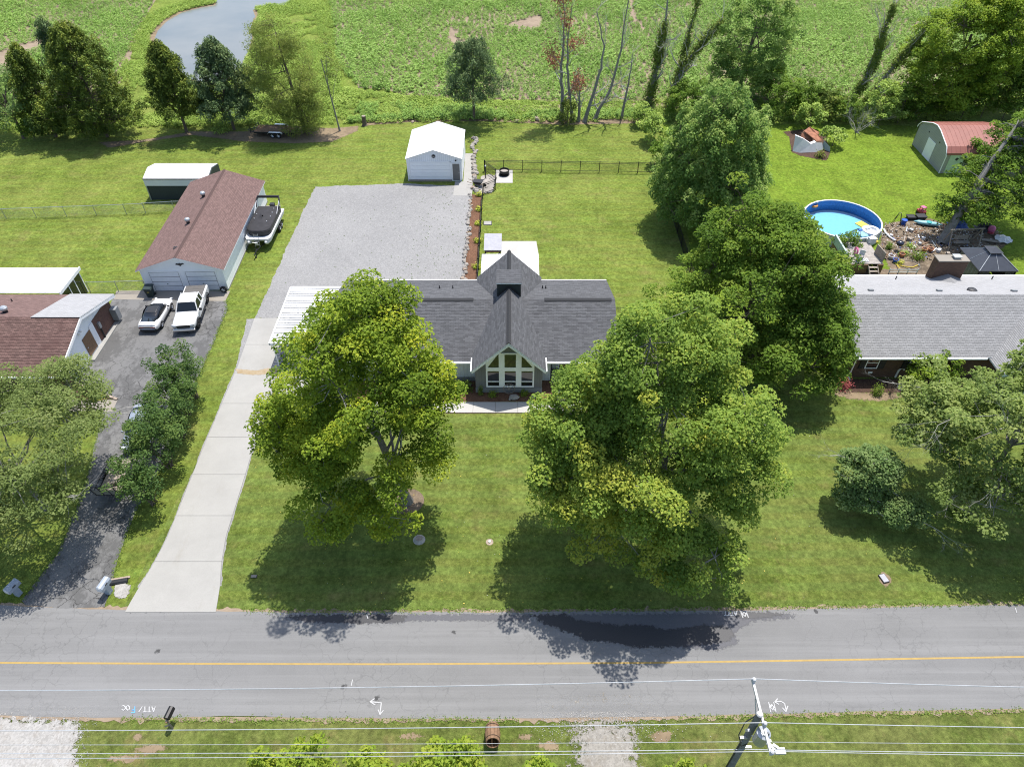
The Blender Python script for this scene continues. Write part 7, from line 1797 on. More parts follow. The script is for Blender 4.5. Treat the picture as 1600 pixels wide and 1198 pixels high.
# --- crape myrtles between the drives: many stems
cm_lab = ['dark crape myrtle in front of the parked pickup, farthest from the road', 'dark crape myrtle second from the pickup', 'dark crape myrtle in the middle of the row by the hidden car', 'dark crape myrtle beside the hidden silver car, second from the road', 'dark crape myrtle behind the utility trailer, nearest the road']
for k, (px0, py0_, h, w) in enumerate([(305, 622, 5.0, 1.7), (296, 648, 4.6, 1.4), (286, 680, 4.8, 1.7), (267, 728, 5.2, 1.9), (241, 787, 4.6, 1.6)]):
    b = S(px0, py0_); rng = np.random.default_rng(130 + k); r = random.Random(130 + k)
    t_ = thing('crape_myrtle', cm_lab[k], 'tree', (b[0], b[1], 0), 0, 'crape myrtles between the driveways')
    bx, by = b[0] - .35, b[1] - .1
    C = lobe_clumps(rng, [((bx, by, h * .66), (w, w * .9, h * .36)), ((bx, by, h * .45), (w * .85, w * .8, h * .2))], .95, .48, .3, .35, .15, -.6)
    for q in range(7):
        e = C[r.randrange(len(C))]; m_ = Vector(((b[0] + e[0]) / 2 + r.gauss(0, .1), (b[1] + e[1]) / 2, e[2] * .5))
        part('stem', MB().tube([Vector((b[0] + r.gauss(0, .14), b[1] + r.gauss(0, .14), 0)), m_, Vector(e)], [.05, .035, .015], 5), M['bark_brown'], t_, world=True)
    P, Nn, s, ti = fill_clumps(rng, C, .48, 68, .17, .8, .45, .18)
    o = leaf_object('crown', P, Nn, s, ti, 'leaf_crape', t_, .6, .2, rng); o.matrix_parent_inverse = WM[t_].inverted()

# --- conifers of the back row
def cedar(label, base, top_py, w_px, m, seed, ls=.30, z0=.6, sparse=1.0, lean=0.0, p=.58, nl=66, cr=.62, group='evergreens along the back of the left yard', cat='tree', name='cedar_tree', bark='bark_brown', trunk_r=.2):
    rng = np.random.default_rng(seed); Hh = H_at(base, top_py)
    cdist = base[1] * .7254 + (40 - Hh * .4) * .6884; R = w_px / 2 / 1110 * cdist
    t_ = thing(name, label, cat, (base[0], base[1], 0), 0, group)
    C = []; n = int(30 * R * Hh / 3.0 * sparse)
    ph = rng.uniform(0, 6.28, 5)
    for _ in range(n):
        u = rng.random() ** 1.15; z = z0 + (Hh - z0) * u
        a = rng.uniform(0, 6.28)
        env = R * ((1 - u) ** p) * min(1, .55 + u * 4.0) * (1 + .26 * math.cos(3 * a + ph[0] + u * 5) + .22 * math.cos(5 * a + ph[1] - u * 11) + .16 * math.cos(7 * a + ph[2] + u * 23)) + .15
        rad = env * (.45 + .55 * rng.random() ** .5)
        C.append((base[0] + lean * u + rad * math.cos(a), base[1] + rad * math.sin(a), z + .12 * rad))
    C = np.array(C)
    mb = MB(); mb.tube([Vector((base[0], base[1], 0)), Vector((base[0] + lean * .3, base[1], Hh * .4)), Vector((base[0] + lean, base[1], Hh * .97))], [trunk_r, trunk_r * .7, .03], 7)
    part('trunk', mb, M[bark], t_, world=True)
    tw = MB()
    for c in C[::2]: tw.tube([Vector((base[0] + lean * c[2] / Hh, base[1], max(.3, c[2] - .5))), Vector(c)], [.03, .012], 3, False)
    part('branches', tw, M[bark], t_, world=True)
    P, Nn, s, ti = fill_clumps(rng, C, cr, nl, ls, .9, .30, .2, .13, .55, 'plume')
    o = leaf_object('crown', P, Nn, s, ti, m, t_, .42, .15, rng, np.tile([0, 0, 1.0], (len(P), 1)) + unit(P - np.array([base[0], base[1], 0])) * .6)
    o.matrix_parent_inverse = WM[t_].inverted()
    return t_
cedar('tall broad dark cedar, largest evergreen at upper left', S(168, 214), 44, 122, 'leaf_cedar', 201)
cedar('narrower dark cedar left of the largest one', S(88, 214), 82, 76, 'leaf_cedar', 202)
cedar('dark cedar with bare lower trunk in front of the pond', S(292, 207), 76, 80, 'leaf_cedar', 203, z0=2.2)
cedar('greyish cedar right of the pond-front cedar, with visible trunk', S(366, 203), 70, 100, 'leaf_cedar_blue', 204, z0=1.6)
cedar('thin grey-green cedar standing behind the largest evergreen', S(112, 150), 36, 46, 'leaf_cedar_blue', 205, sparse=.8)
cedar('grey-green cedar with slim trunk standing alone behind the white garage', S(741, 188), 70, 92, 'leaf_cedar_blue', 206, z0=2.6, p=.45, sparse=.75, ls=.26)
cedar('small bushy cedar at the foot of the dead trees', S(886, 197), 162, 36, 'leaf_cedar', 207, z0=.2, cr=.4, ls=.22, nl=45, trunk_r=.08)
# leafy far left, drooping tree and sapling
b = S(38, 216)
tree('magnolia_tree', 'pale glossy-leaved tree at the upper left edge', b, [((b[0], b[1], 4.6), (4.0, 3.0, 3.9)), ((b[0] - 4.5, b[1] + 1, 4.2), (3.8, 3, 3.4))], 'leaf_blue_green', 210, cr=.8, nl=70, ls=.32, dens=.9, trunk_r=.2, tint0=.6, tv=.2, aspect=.45, group='broadleaf trees along the back')
b = S(478, 208)
tree('willow_tree', 'tall drooping grey-green tree beside the flatbed trailer', b, [((b[0] - 1.4, b[1] + .5, 7.2), (4.4, 3.6, 5.8)), ((b[0] - .5, b[1] - .4, 3.2), (3.8, 2.4, 2.6)), ((b[0] - 2.0, b[1] + .5, 11.4), (2.6, 2.4, 2.6))], 'leaf_willow', 211, cr=.95, nl=150, ls=.26, dens=1.5, trunk_r=.25, tint0=.5, tv=.22, shape='droop', aspect=.32, limbs=12, group='broadleaf trees along the back', inner=.4, low=-.9)
b = S(531, 205)
tree('sapling', 'thin bare-stemmed sapling at the right of the drooping tree', b, [((b[0] + .1, b[1], 8.0), (1.3, 1.2, 4.4))], 'leaf_willow', 212, cr=.6, nl=30, ls=.2, dens=.6, trunk_r=.10, inner=.2, limbs=6, bark='bark_grey', group='broadleaf trees along the back', trunk_top=(b[0] - .8, b[1], 9.0))
# --- trees of the right-hand hedgerow
b = S(1152, 152)
tree('hedgerow_tree', 'medium green tree with pale tips behind the rounded tree', b, [((b[0] + .6, b[1], 8.2), (5.2, 4.0, 6.6)), ((b[0] - .5, b[1] - 1, 3.2), (4.4, 3, 3.2))], 'leaf_round', 213, cr=.85, nl=110, ls=.26, dens=1.05, trunk_r=.22, tint0=.5, tv=.22, limbs=10, gap=.1, lump=.28, group='trees of the far hedgerow')
b = S(1468, 180)
tree('hedgerow_tree', 'large bright yellow-green tree at upper right', b, [((b[0], b[1] + .5, 8.6), (7.8, 5.4, 6.4)), ((b[0] - 2.0, b[1] - 1.0, 4.6), (6.0, 3.6, 3.8)), ((b[0] + 1.6, b[1] + 1, 13.0), (5.4, 3.6, 3.4))], 'leaf_bright', 214, cr=.95, nl=120, ls=.28, dens=1.2, trunk_r=.3, tint0=.45, tv=.16, limbs=11, group='trees of the far hedgerow', lump=.12)
b = S(1608, 172)
tree('hedgerow_tree', 'dark green tree cut off by the upper right corner', b, [((b[0], b[1], 8), (6.0, 4.6, 7.0))], 'leaf_green', 215, cr=.9, nl=110, ls=.30, dens=.85, trunk_r=.25, limbs=9, group='trees of the far hedgerow')
b = S(1548, 176)
tree('hedgerow_tree', 'shaded green tree behind the red-roofed shed', (b[0], b[1] + 1.5), [((b[0], b[1] + 1.5, 5.4), (5.4, 3.0, 4.8))], 'leaf_green', 216, cr=.85, nl=100, ls=.28, dens=1.1, trunk_r=.2, limbs=8, group='trees of the far hedgerow', dead=10)
# leaning tree over the cluttered yard
b = S(1472, 378)
pth = [at3(1472, 378, 0), at3(1492, 320, 2.4), at3(1530, 262, 4.6), at3(1566, 226, 6.2)]
LT = thing('leaning_tree', 'leaning tree with thick grey trunk over the cluttered yard', 'tree', (b[0], b[1], 0))
lt = MB(); P0 = Vector((b[0], b[1], 0))
dirn = Vector((.42, .38, 1.0)).normalized()
pts = [P0, P0 + Vector((.35, .3, 1.2)), P0 + Vector((1.0, .9, 3.2)), P0 + Vector((2.0, 1.9, 5.4)), P0 + Vector((3.4, 3.2, 7.8)), P0 + Vector((5.2, 4.8, 10.2))]
part('trunk', lt.tube(pts, [.58, .46, .38, .30, .22, .14], 10).tube([pts[2], P0 + Vector((2.2, 1.6, 5.2)), P0 + Vector((4.4, 2.8, 7.4)), P0 + Vector((7.0, 4.4, 9.6))], [.26, .2, .15, .1], 8), M['bark_grey'], LT, world=True)
rng = np.random.default_rng(220)
C = lobe_clumps(rng, [((P0.x + 5.6, P0.y + 2.8, 5.6), (5.4, 4.0, 3.0)), ((P0.x + 1.0, P0.y + 1.6, 2.9), (2.0, 1.6, 1.2)), ((P0.x + 7.5, P0.y + 4.4, 8.6), (4.2, 3.6, 3.2)), ((P0.x + 4.2, P0.y - .4, 4.0), (3.2, 1.6, 1.3))], 1.15, .78, .3, .3, .05, -.7)
tw = MB(); PT = [pts[2].lerp(pts[5], k / 8) for k in range(9)]
for c_ in C:
    s_ = min(PT, key=lambda q: (q - Vector(c_)).length); tw.tube([s_, s_.lerp(Vector(c_), .55) + Vector((0, 0, .25)), Vector(c_)], [.06, .035, .012], 4, False)
part('branches', tw, M['bark_grey'], LT, world=True)
P, Nn, s, ti = fill_clumps(rng, C, .78, 105, .26, .6, .42, .22); o = leaf_object('crown', P, Nn, s, ti, 'leaf_green', LT, .6, .2, rng); o.matrix_parent_inverse = WM[LT].inverted()

# --- bare and vine-clad trees at the back
def dead_tree(label, base, path, r0, seed, name='bare_tree', depth=5, L=2.6, leaves=None, nleaf=0, vines=0, group='bare trees at the back fence line', bark='bark_grey', tips=3, lsize=.2, vine_h=1.0, spread=.5):
    r = random.Random(seed); rng = np.random.default_rng(seed)
    t_ = thing(name, label, 'tree', (base[0], base[1], 0), 0, group)
    P0 = Vector((base[0], base[1], 0)); P = [P0 + Vector(q) for q in path]
    n = len(P); mb = MB(); D = []
    for i in range(n - 1):
        for k in range(4): D.append(P[i].lerp(P[i + 1], k / 4) + Vector((r.gauss(0, .05), r.gauss(0, .05), 0)) * (i > 0))
    D.append(P[-1])
    R = [r0 * (1.35 if k == 0 else 1) * (1 - .82 * k / (len(D) - 1)) for k in range(len(D))]
    part('trunk', mb.tube(D, R, 8), M[bark], t_, world=True)
    bm = MB(); ends = []
    for k in range(3, len(D), 1):
        if r.random() < .62 or k == len(D) - 1:
            for _ in range(tips if k == len(D) - 1 else 1):
                a = r.uniform(0, 6.28); d = Vector((math.cos(a), math.sin(a) * .7, r.uniform(.3, 1.2))).normalized()
                ends += branch(bm, r, D[k], d, L * r.uniform(.55, 1.1) * (1 - .3 * k / len(D)), max(.02, R[k] * .5), depth - 2 if k < len(D) - 1 else depth - 1, spread, .5)
    prop(part('branches', bm, M['bark_pale' if bark == 'bark_grey' else bark], t_, world=True), kind='stuff')
    if leaves and nleaf:
        E = np.array([tuple(e[-1]) for e in ends] + [tuple(e[len(e) // 2]) for e in ends])
        idx = rng.integers(0, len(E), nleaf); Q = E[idx] + rng.normal(size=(nleaf, 3)) * .35
        o = leaf_object('leaves', Q, rng.normal(size=(nleaf, 3)), lsize * rng.uniform(.6, 1.3, nleaf), .5 + .25 * rng.normal(size=nleaf), leaves, t_, .6, .2, rng); o.matrix_parent_inverse = WM[t_].inverted()
    if vines:
        DD = np.array([tuple(q) for q in D]); RR = np.array(R)
        nk = 9; cu = rng.random(nk) * (len(D) - 1) * vine_h; cs = rng.uniform(.25, .8, nk); kk = rng.integers(0, nk, vines); free = rng.random(vines) < .35
        u = np.clip(np.where(free, rng.random(vines) ** .8 * (len(D) - 1) * vine_h, cu[kk] + rng.normal(size=vines) * .45), 0, len(D) - 1.01); i = np.minimum(u.astype(int), len(D) - 2); f = (u - i)[:, None]
        c = DD[i] * (1 - f) + DD[i + 1] * f; d = unit(rng.normal(size=(vines, 3))); lump_ = np.where(free, .5, cs[kk] * 2.4)
        Q = c + d * ((RR[i] + .15 + .45 * rng.random(vines) * lump_)[:, None])
        o = leaf_object('vine', Q, d + [0, 0, .4], .24 * rng.uniform(.6, 1.3, vines), .45 + .22 * rng.normal(size=vines), 'leaf_vine', t_, .8, .2, rng); o.matrix_parent_inverse = WM[t_].inverted()
    return t_
b0 = S(878, 188)
dead_tree('bare tree holding rusty brown leaves, leftmost of the bare group', b0, [(0, 0, 0), (-.1, 0, 3), (-.4, .3, 7), (-.2, .3, 11), (-.5, .4, 15)], .28, 301, leaves='leaf_rust', nleaf=4200, L=3.2, lsize=.26)
dead_tree('bare leaning tree right of the rusty-leaved one', S(895, 189), [(0, 0, 0), (-.5, 0, 2.5), (-1.0, .2, 6), (-1.2, .3, 9.5), (-.9, .4, 14)], .24, 302, L=2.6)
dead_tree('short forked bare tree in the middle of the bare group', S(904, 190), [(0, 0, 0), (.0, 0, 2.2), (-.1, .1, 4.0), (-.45, .2, 6.2)], .22, 303, L=1.6, depth=3)
dead_tree('tall bare tree curving right, fourth of the bare group', S(913, 191), [(0, 0, 0), (.7, .1, 2.8), (1.5, .3, 6), (1.9, .4, 9.5), (.6, .5, 13.5)], .27, 304, L=2.8)
dead_tree('tall bare tree leaning right beside the field', S(929, 188), [(0, 0, 0), (.5, .1, 1.4), (1.9, .2, 4.4), (2.6, .4, 9), (3.0, .5, 15)], .29, 305, L=2.4)
dead_tree('thin bare tree standing apart, right of the bare group', S(971, 185), [(0, 0, 0), (.2, 0, 2.5), (.5, .1, 5.5), (.6, .2, 8.5)], .2, 306, L=1.7, depth=3)
dead_tree('dead tree with vine-wrapped double trunk behind the back fence corner', S(1013, 163), [(0, 0, 0), (.3, 0, 3), (.5, .2, 6.5), (.9, .2, 10), (.7, .4, 14)], .42, 307, vines=3200, L=4.0, bark='bark_grey', vine_h=.8)
dead_tree('vine-wrapped snag leaning right behind the rounded tree', S(1044, 172), [(0, 0, 0), (.5, 0, 3), (1.2, .2, 6), (3.2, .3, 8.6), (5.2, .4, 11.5)], .36, 308, vines=3400, L=3.2)
dead_tree('upright vine-wrapped snag between the two others', S(1050, 158), [(0, 0, 0), (.4, 0, 4), (.8, .1, 8), (1.4, .2, 13.5)], .26, 309, vines=2400, L=2.6)
dead_tree('vine-wrapped dead tree left of the bright upper-right tree', S(1326, 170), [(0, 0, 0), (.7, 0, 3), (1.6, .2, 6.5), (1.4, .3, 9.5), (1.6, .3, 13)], .38, 310, vines=3400, L=3.6)
dead_tree('slanting vine-wrapped limb tree beside the bright tree', S(1345, 172), [(0, 0, 0), (1.2, 0, 3), (2.4, .2, 5.6), (3.8, .2, 8.2), (5.4, .3, 11)], .34, 311, vines=2600, L=3.0)
x, y = S(1338, 207)
db = thing('dead_shrub', 'bare silvery shrub in front of the far hedgerow', 'shrub', (x, y, 0))
mb = MB(); r = random.Random(44)
for k in range(9):
    a = r.uniform(0, 6.28); branch(mb, r, Vector((x, y, 0)), Vector((math.cos(a) * .6, math.sin(a) * .5, r.uniform(.5, 1.1))).normalized(), r.uniform(1.6, 2.6), .05, 3, .55, .1)
part('branches', mb, M['bark_pale'], db, world=True); part('root_crown', MB().lathe((x, y, 0), [(.25, 0), (.15, .2)], 8), M['bark_grey'], db, world=True)

# --- shrubs
def shrub(label, px0, py0_, rx, rz, m, seed, ls=.2, cr=.4, nl=45, name='shrub', cat='shrub', group=None, tint0=.45, ry=None, dens=.9, shape='dome', z=None):
    x, y = S(px0, py0_); ry = ry or rx * .85
    return tree(name, label, (x, y), [((x, y, rz * .75), (rx, ry, rz * .75 if z is None else z))], m, seed, cr=cr, nl=nl, ls=ls, dens=dens, trunk_r=.05, inner=.45, tint0=tint0, limbs=5, lump=.2, low=-.6, cat=cat, group=group, shape=shape, trunk_name='stems') if rz > 1.2 else small_shrub(label, x, y, rx, ry, rz, m, seed, ls, name, cat, group, tint0)
def small_shrub(label, x, y, rx, ry, rz, m, seed, ls, name, cat, group, tint0):
    rng = np.random.default_rng(seed); t_ = thing(name, label, cat, (x, y, 0), 0, group); n = int(520 * rx * rz / (ls / .14) ** 2) + 60
    d = unit(rng.normal(size=(n, 3))); d[:, 2] = np.abs(d[:, 2])
    P = d * rng.random((n, 1)) ** .4 * [rx, ry, rz] * (1 + .2 * rng.normal(size=(n, 1))); P[:, 2] = np.abs(P[:, 2]) + .03
    leaf_object('foliage', P, d + [0, 0, .4] + rng.normal(size=(n, 3)) * .5, ls * rng.uniform(.6, 1.3, n), tint0 + .2 * rng.normal(size=n), m, t_, .55, .2, rng)
    mb = MB(); r = random.Random(seed)
    for k in range(6): a = k * 1.05; mb.tube([(0, 0, 0), (rx * .5 * math.cos(a), ry * .5 * math.sin(a), rz * .6)], [.02, .008], 4, False)
    part('stems', mb, M['bark_brown'], t_)
    return t_
hg = 'undergrowth of the far hedgerow'
for k, (a, b_, rx, rz, m, lab) in enumerate([
    (1022, 222, 1.9, 2.4, 'leaf_weed', 'light green bush at the corner of the back picket fence'), (1032, 258, 1.3, 2.0, 'leaf_green', 'dark green bush along the fence, left of the rounded tree'), (1005, 196, 1.6, 1.8, 'leaf_weed', 'low light bush at the foot of the thin bare tree'),
    (1068, 186, 2.4, 3.2, 'leaf_green', 'dark bush directly behind the rounded tree'), (1222, 186, 2.6, 3.4, 'leaf_green', 'dark round bush behind the collapsed shed, left one'), (1252, 184, 2.4, 3.0, 'leaf_green', 'dark round bush behind the collapsed shed, right one'),
    (1200, 158, 2.6, 3.0, 'leaf_green', 'green bush at the field edge above the rounded tree'), (1286, 186, 2.2, 2.6, 'leaf_vine', 'dark bush at the foot of the vine-wrapped dead tree'), (1312, 190, 2.0, 2.4, 'leaf_green', 'dark bush behind the bare silvery shrub'),
    (1372, 196, 2.6, 3.6, 'leaf_weed', 'light green bush right of the bare silvery shrub'), (1402, 192, 2.6, 3.4, 'leaf_green', 'dark bush below the bright upper-right tree, left one'), (1432, 190, 2.4, 3.0, 'leaf_green', 'dark bush below the bright upper-right tree, right one'),
    (1462, 184, 2.6, 3.2, 'leaf_vine', 'dark bush behind the left end of the red-roofed shed'), (1260, 204, 1.7, 2.2, 'leaf_weed', 'pale bush growing through the back of the collapsed shed'), (1300, 228, 1.3, 1.7, 'leaf_weed', 'pale bush at the right side of the collapsed shed'),
    (1510, 268, 1.6, 2.4, 'leaf_green', 'green bush beside the pale green shed door'), (1535, 272, 1.5, 2.2, 'leaf_green', 'green bush below the middle of the red shed'), (1590, 262, 2.4, 3.0, 'leaf_green', 'green bush at the right edge below the red shed'),
    (1500, 188, 2.8, 3.6, 'leaf_green', 'tall dark bush behind the red shed roof, left one'), (1532, 184, 2.8, 3.8, 'leaf_vine', 'tall dark bush behind the red shed roof, middle one'), (1566, 186, 2.8, 3.8, 'leaf_green', 'tall dark bush behind the red shed roof, right one'), (1600, 192, 2.8, 3.6, 'leaf_weed', 'light bush at the right edge behind the red shed'),
    (55, 218, 1.6, 1.8, 'leaf_green', 'low bush under the pale tree at the upper left'), (345, 207, 1.2, 1.0, 'leaf_weed', 'low weeds at the foot of the greyish cedar'), (415, 204, 1.3, 1.0, 'leaf_weed', 'low weeds behind the flatbed trailer')]):
    shrub(lab, a, b_, rx, rz, m, 400 + k, ls=.27, cr=.6, nl=60, group=hg, tint0=.42)
shrub('leafy bush in front of the collapsed shed wall', 1281, 246, .7, .9, 'leaf_vine', 430, ls=.2, tint0=.6)
fr_ = 'front planting of the brick house'
shrub('reddish purple round shrub at the corner of the brick house', 1316, 606, .75, 1.1, 'leaf_red', 431, ls=.14, group=fr_)
shrub('thin green shrub in the dry strip before the brick house', 1369, 616, .5, 1.0, 'leaf_green', 432, ls=.12, group=fr_, tint0=.6)
shrub('bright green bush below the right window of the brick house', 1434, 604, 1.4, 2.0, 'leaf_bright', 433, ls=.18, cr=.42, group=fr_, tint0=.35)
shrub('green bush beside the porch of the brick house', 1464, 598, 1.2, 1.8, 'leaf_bright', 434, ls=.18, cr=.42, group=fr_, tint0=.2)
x, y = S(1390, 616)
tw_ = thing('twiggy_shrub', 'bare brown twiggy shrub beside the thin green shrub', 'shrub', (x, y, 0), 0, fr_)
mb = MB(); r = random.Random(5)
for k in range(12): a = k * .52; branch(mb, r, Vector((0, 0, 0)), Vector((math.cos(a) * .4, math.sin(a) * .4, 1)).normalized(), .7, .018, 2, .4)
part('stems', mb, M['bark_brown'], tw_); part('root_crown', MB().lathe((0, 0, 0), [(.12, 0), (.06, .1)], 7), M['bark_brown'], tw_)
x, y = S(1407, 608)
toss('crawl_vent', 'white drain cover on the mulch before the brick house', 'drain', 1407, 607, 0, lambda t_: (part('cover', MB().cbox((0, 0, .1), (.55, .4, .2)), M['plastic_white'], t_, bevel=.03), part('lid', MB().cbox((0, 0, .215), (.45, .3, .03)), M['stone_pale'], t_)))
toss('downspout_elbow', 'white drain pipe elbow against the brick house wall', 'pipe', 1399, 590, 0, lambda t_: (part('pipe', MB().tube([(-.05, .0, .05), (0, .05, .75), (.1, .08, .95), (.35, .1, 1.0), (.42, .1, .85)], .08, 8), M['plastic_white'], t_), part('collar', MB().tube([(.42, .1, .85), (.43, .1, .78)], .1, 8), M['plastic_white'], t_)))
bd = 'planting in the bed of the grey house'
for k, (a, b_, rx, rz, m, lab) in enumerate([(726, 609, .75, 1.0, 'leaf_green', 'round green shrub in the mulch under the left front window'), (751, 616, .22, .9, 'leaf_cedar', 'narrow dark upright shrub at the left corner of the glazed gable'), (770, 618, .42, .5, 'leaf_bright', 'small light shrub left of the wagon wheel'), (819.5, 617, .40, .5, 'leaf_bright', 'small light shrub right of the wagon wheel')]):
    shrub(lab, a, b_, rx, rz, m, 440 + k, ls=.12, group=bd, tint0=.5)
for k, (a, b_) in enumerate([(749, 306), (748, 329), (747.5, 351), (746.5, 378), (744.5, 419)]):
    shrub(['lime tuft nearest the garage apron in the planting strip', 'lime tuft second from the garage apron in the planting strip', 'lime tuft in the middle of the planting strip', 'lime tuft second from the grey house in the planting strip', 'lime tuft nearest the grey house in the planting strip'][k], a, b_, .45, .5, 'leaf_lime', 450 + k, ls=.2, name='grass_tuft', cat='plant', group='lime tufts in the planting strip', tint0=.3)
lb = 'planting in the left house bed'
shrub('bright lime grass clump at the tip of the mulch bed', 155, 622, .5, .5, 'leaf_lime', 460, ls=.2, name='grass_tuft', cat='plant', group=lb)
shrub('orange-brown low plant in the middle of the mulch bed', 136, 619, .38, .35, 'leaf_rust', 461, ls=.12, name='low_plant', cat='plant', group=lb, tint0=.9)
shrub('tiny grey plant near the house in the mulch bed', 120, 618, .25, .2, 'leaf_blue_green', 462, ls=.09, name='low_plant', cat='plant', group=lb, tint0=.9)
yc = 'plants growing in the cluttered yard'
for k, (a, b_, rx, rz, m, lab) in enumerate([(1434, 404, .9, .9, 'leaf_green', 'leafy green plant left of the chimney top'), (1404, 412, .5, .4, 'leaf_lime', 'yellow-green plant behind the brick house gutter'), (1412, 398, .6, .5, 'leaf_weed', 'low green plant right of the kettle grill'), (1422, 385, .6, .3, 'leaf_weed', 'grassy patch in the middle of the worn yard'), (1388, 388, .4, .7, 'leaf_green', 'green potted plant at the deck gate'), (1318, 395, 1.2, 1.4, 'leaf_green', 'green bush left of the pool deck')]):
    shrub(lab, a, b_, rx, rz, m, 470 + k, ls=.18, group=yc, tint0=.5)

# --- crop field, weeds and rough grass
def inside(poly, x, y):
    c = np.zeros(len(x), bool); n = len(poly)
    for i in range(n):
        x0, y0 = poly[i]; x1, y1 = poly[(i + 1) % n]
        cond = ((y0 > y) != (y1 > y)) & (x < (x1 - x0) * (y - y0) / (y1 - y0 + 1e-12) + x0); c ^= cond
    return c
def vnoise(x, y, s, seed):
    r = np.random.default_rng(seed); g = r.random((64, 64)); u, v = x / s % 63, y / s % 63
    i, j = u.astype(int), v.astype(int); f, h = u - i, v - j; f = f * f * (3 - 2 * f); h = h * h * (3 - 2 * h)
    return (g[i, j] * (1 - f) + g[i + 1, j] * f) * (1 - h) + (g[i, j + 1] * (1 - f) + g[i + 1, j + 1] * f) * h
def plant_proto(key, n, R, hgt, ls, m, seed, count=6, tint0=.45):
    """a few plants kept outside the scene as sources for the scattered crop"""
    c = bpy.data.collections.new(key + '_sources')
    for q in range(count):
        rng = np.random.default_rng(seed + q); d = unit(rng.normal(size=(n, 3))); d[:, 2] = np.abs(d[:, 2]); r = rng.random(n) ** .5
        Q = np.stack([d[:, 0] * R * r, d[:, 1] * R * r, .03 + (.3 + .7 * d[:, 2]) * hgt * r], 1)
        o = leaf_object(key, Q, d * .5 + [0, 0, .9] + rng.normal(size=Q.shape) * .45, ls * rng.uniform(.6, 1.3, n), tint0 + .16 * (q / (count - 1) - .5) * 2 + rng.normal(size=n) * .13, m, None, .7, .15, rng)
        col.objects.unlink(o); c.objects.link(o)
    return c
def plants(name, poly, step, src, seed, label, cat, thr=.0, holes=(), srange=(.65, 1.4), rows=0.0):
    rng = np.random.default_rng(seed); P = np.array(poly)
    x0, y0 = P.min(0); x1, y1 = P.max(0); y1 = min(y1, 178)
    X, Y = np.meshgrid(np.arange(x0, x1, step), np.arange(y0 - (45 if rows else 0), y1 + (45 if rows else 0), step if not rows else rows)); X = X.ravel(); Y = Y.ravel()
    if rows: Y = Y + X * .16 + 1.5 * np.sin(X * .05)
    k = (np.abs(X) < Y * .80 + 14) & (Y < 178); X, Y = X[k], Y[k]
    X = X + rng.normal(size=len(X)) * step * .3; Y = Y + rng.normal(size=len(Y)) * step * (.28 if not rows else .16)
    k = inside(poly, X, Y)
    n1 = vnoise(X + 500, Y + 500, 6.5, seed) * .6 + vnoise(X + 500, Y + 500, 1.9, seed + 1) * .4
    k &= n1 > thr
    for h in holes: k &= ~inside(h, X, Y)
    X, Y, n1 = X[k], Y[k], n1[k]; n = len(X)
    me = bpy.data.meshes.new(name); me.from_pydata(np.stack([X, Y, np.full(n, .01)], 1).tolist(), [], [])
    a = me.attributes.new('size', 'FLOAT', 'POINT'); a.data.foreach_set('value', (srange[0] + (srange[1] - srange[0]) * np.clip(n1 * 1.3 - .15 + rng.normal(size=n) * .12, 0, 1)).astype(np.float32))
    a = me.attributes.new('spin', 'FLOAT', 'POINT'); a.data.foreach_set('value', rng.uniform(0, 6.28, n).astype(np.float32))
    a = me.attributes.new('pick', 'INT', 'POINT'); a.data.foreach_set('value', np.clip((vnoise(X + 900, Y + 900, 4.0, seed + 5) * 7 + rng.normal(size=n) * 1.2).astype(np.int32), 0, len(src.objects) - 1))
    o = bpy.data.objects.new(name, me); col.objects.link(o)
    g = bpy.data.node_groups.new(name, 'GeometryNodeTree')
    g.interface.new_socket('Geometry', in_out='INPUT', socket_type='NodeSocketGeometry'); g.interface.new_socket('Geometry', in_out='OUTPUT', socket_type='NodeSocketGeometry')
    N = g.nodes; gi = N.new('NodeGroupInput'); go = N.new('NodeGroupOutput'); ip = N.new('GeometryNodeInstanceOnPoints'); ci = N.new('GeometryNodeCollectionInfo')
    ci.inputs['Collection'].default_value = src; ci.inputs['Separate Children'].default_value = True; ci.inputs['Reset Children'].default_value = True
    def attr(nm, typ):
        q = N.new('GeometryNodeInputNamedAttribute'); q.data_type = typ; q.inputs['Name'].default_value = nm; return q.outputs['Attribute']
    cx = N.new('ShaderNodeCombineXYZ'); g.links.new(attr('spin', 'FLOAT'), cx.inputs['Z'])
    ip.inputs['Pick Instance'].default_value = True
    g.links.new(gi.outputs[0], ip.inputs['Points']); g.links.new(ci.outputs[0], ip.inputs['Instance']); g.links.new(attr('pick', 'INT'), ip.inputs['Instance Index'])
    g.links.new(cx.outputs[0], ip.inputs['Rotation']); g.links.new(attr('size', 'FLOAT'), ip.inputs['Scale']); g.links.new(ip.outputs[0], go.inputs[0])
    md = o.modifiers.new('scatter', 'NODES'); md.node_group = g
    return prop(o, label, cat, kind='stuff')
HO = [SL([(-60, 92), (-20, 108), (30, 88), (80, 66), (78, 58), (20, 76), (-60, 100)][::1]), SL([(-80, 130), (10, 118), (30, 100), (0, 92), (-80, 105)]), SL([(700, 58), (704, 44), (710, 44), (714, 60), (732, 68), (716, 72), (706, 66)]), SL([(784, 42), (835, 26), (848, 27), (846, 42), (828, 47)]), SL([(980, -5), (986, -5), (998, 36), (990, 40)]),
      SL([(770, 166), (860, 161), (960, 157), (1070, 156), (1110, 150), (1130, 162), (1060, 172), (780, 176)])]
crop_src = plant_proto('crop_plant', 46, .48, .62, .21, 'leaf_crop', 700)
weed_src = plant_proto('weed_plant', 40, .40, .50, .17, 'leaf_weed', 720)
lush_src = plant_proto('lush_weed', 44, .45, .80, .20, 'leaf_crop', 740, tint0=.4)
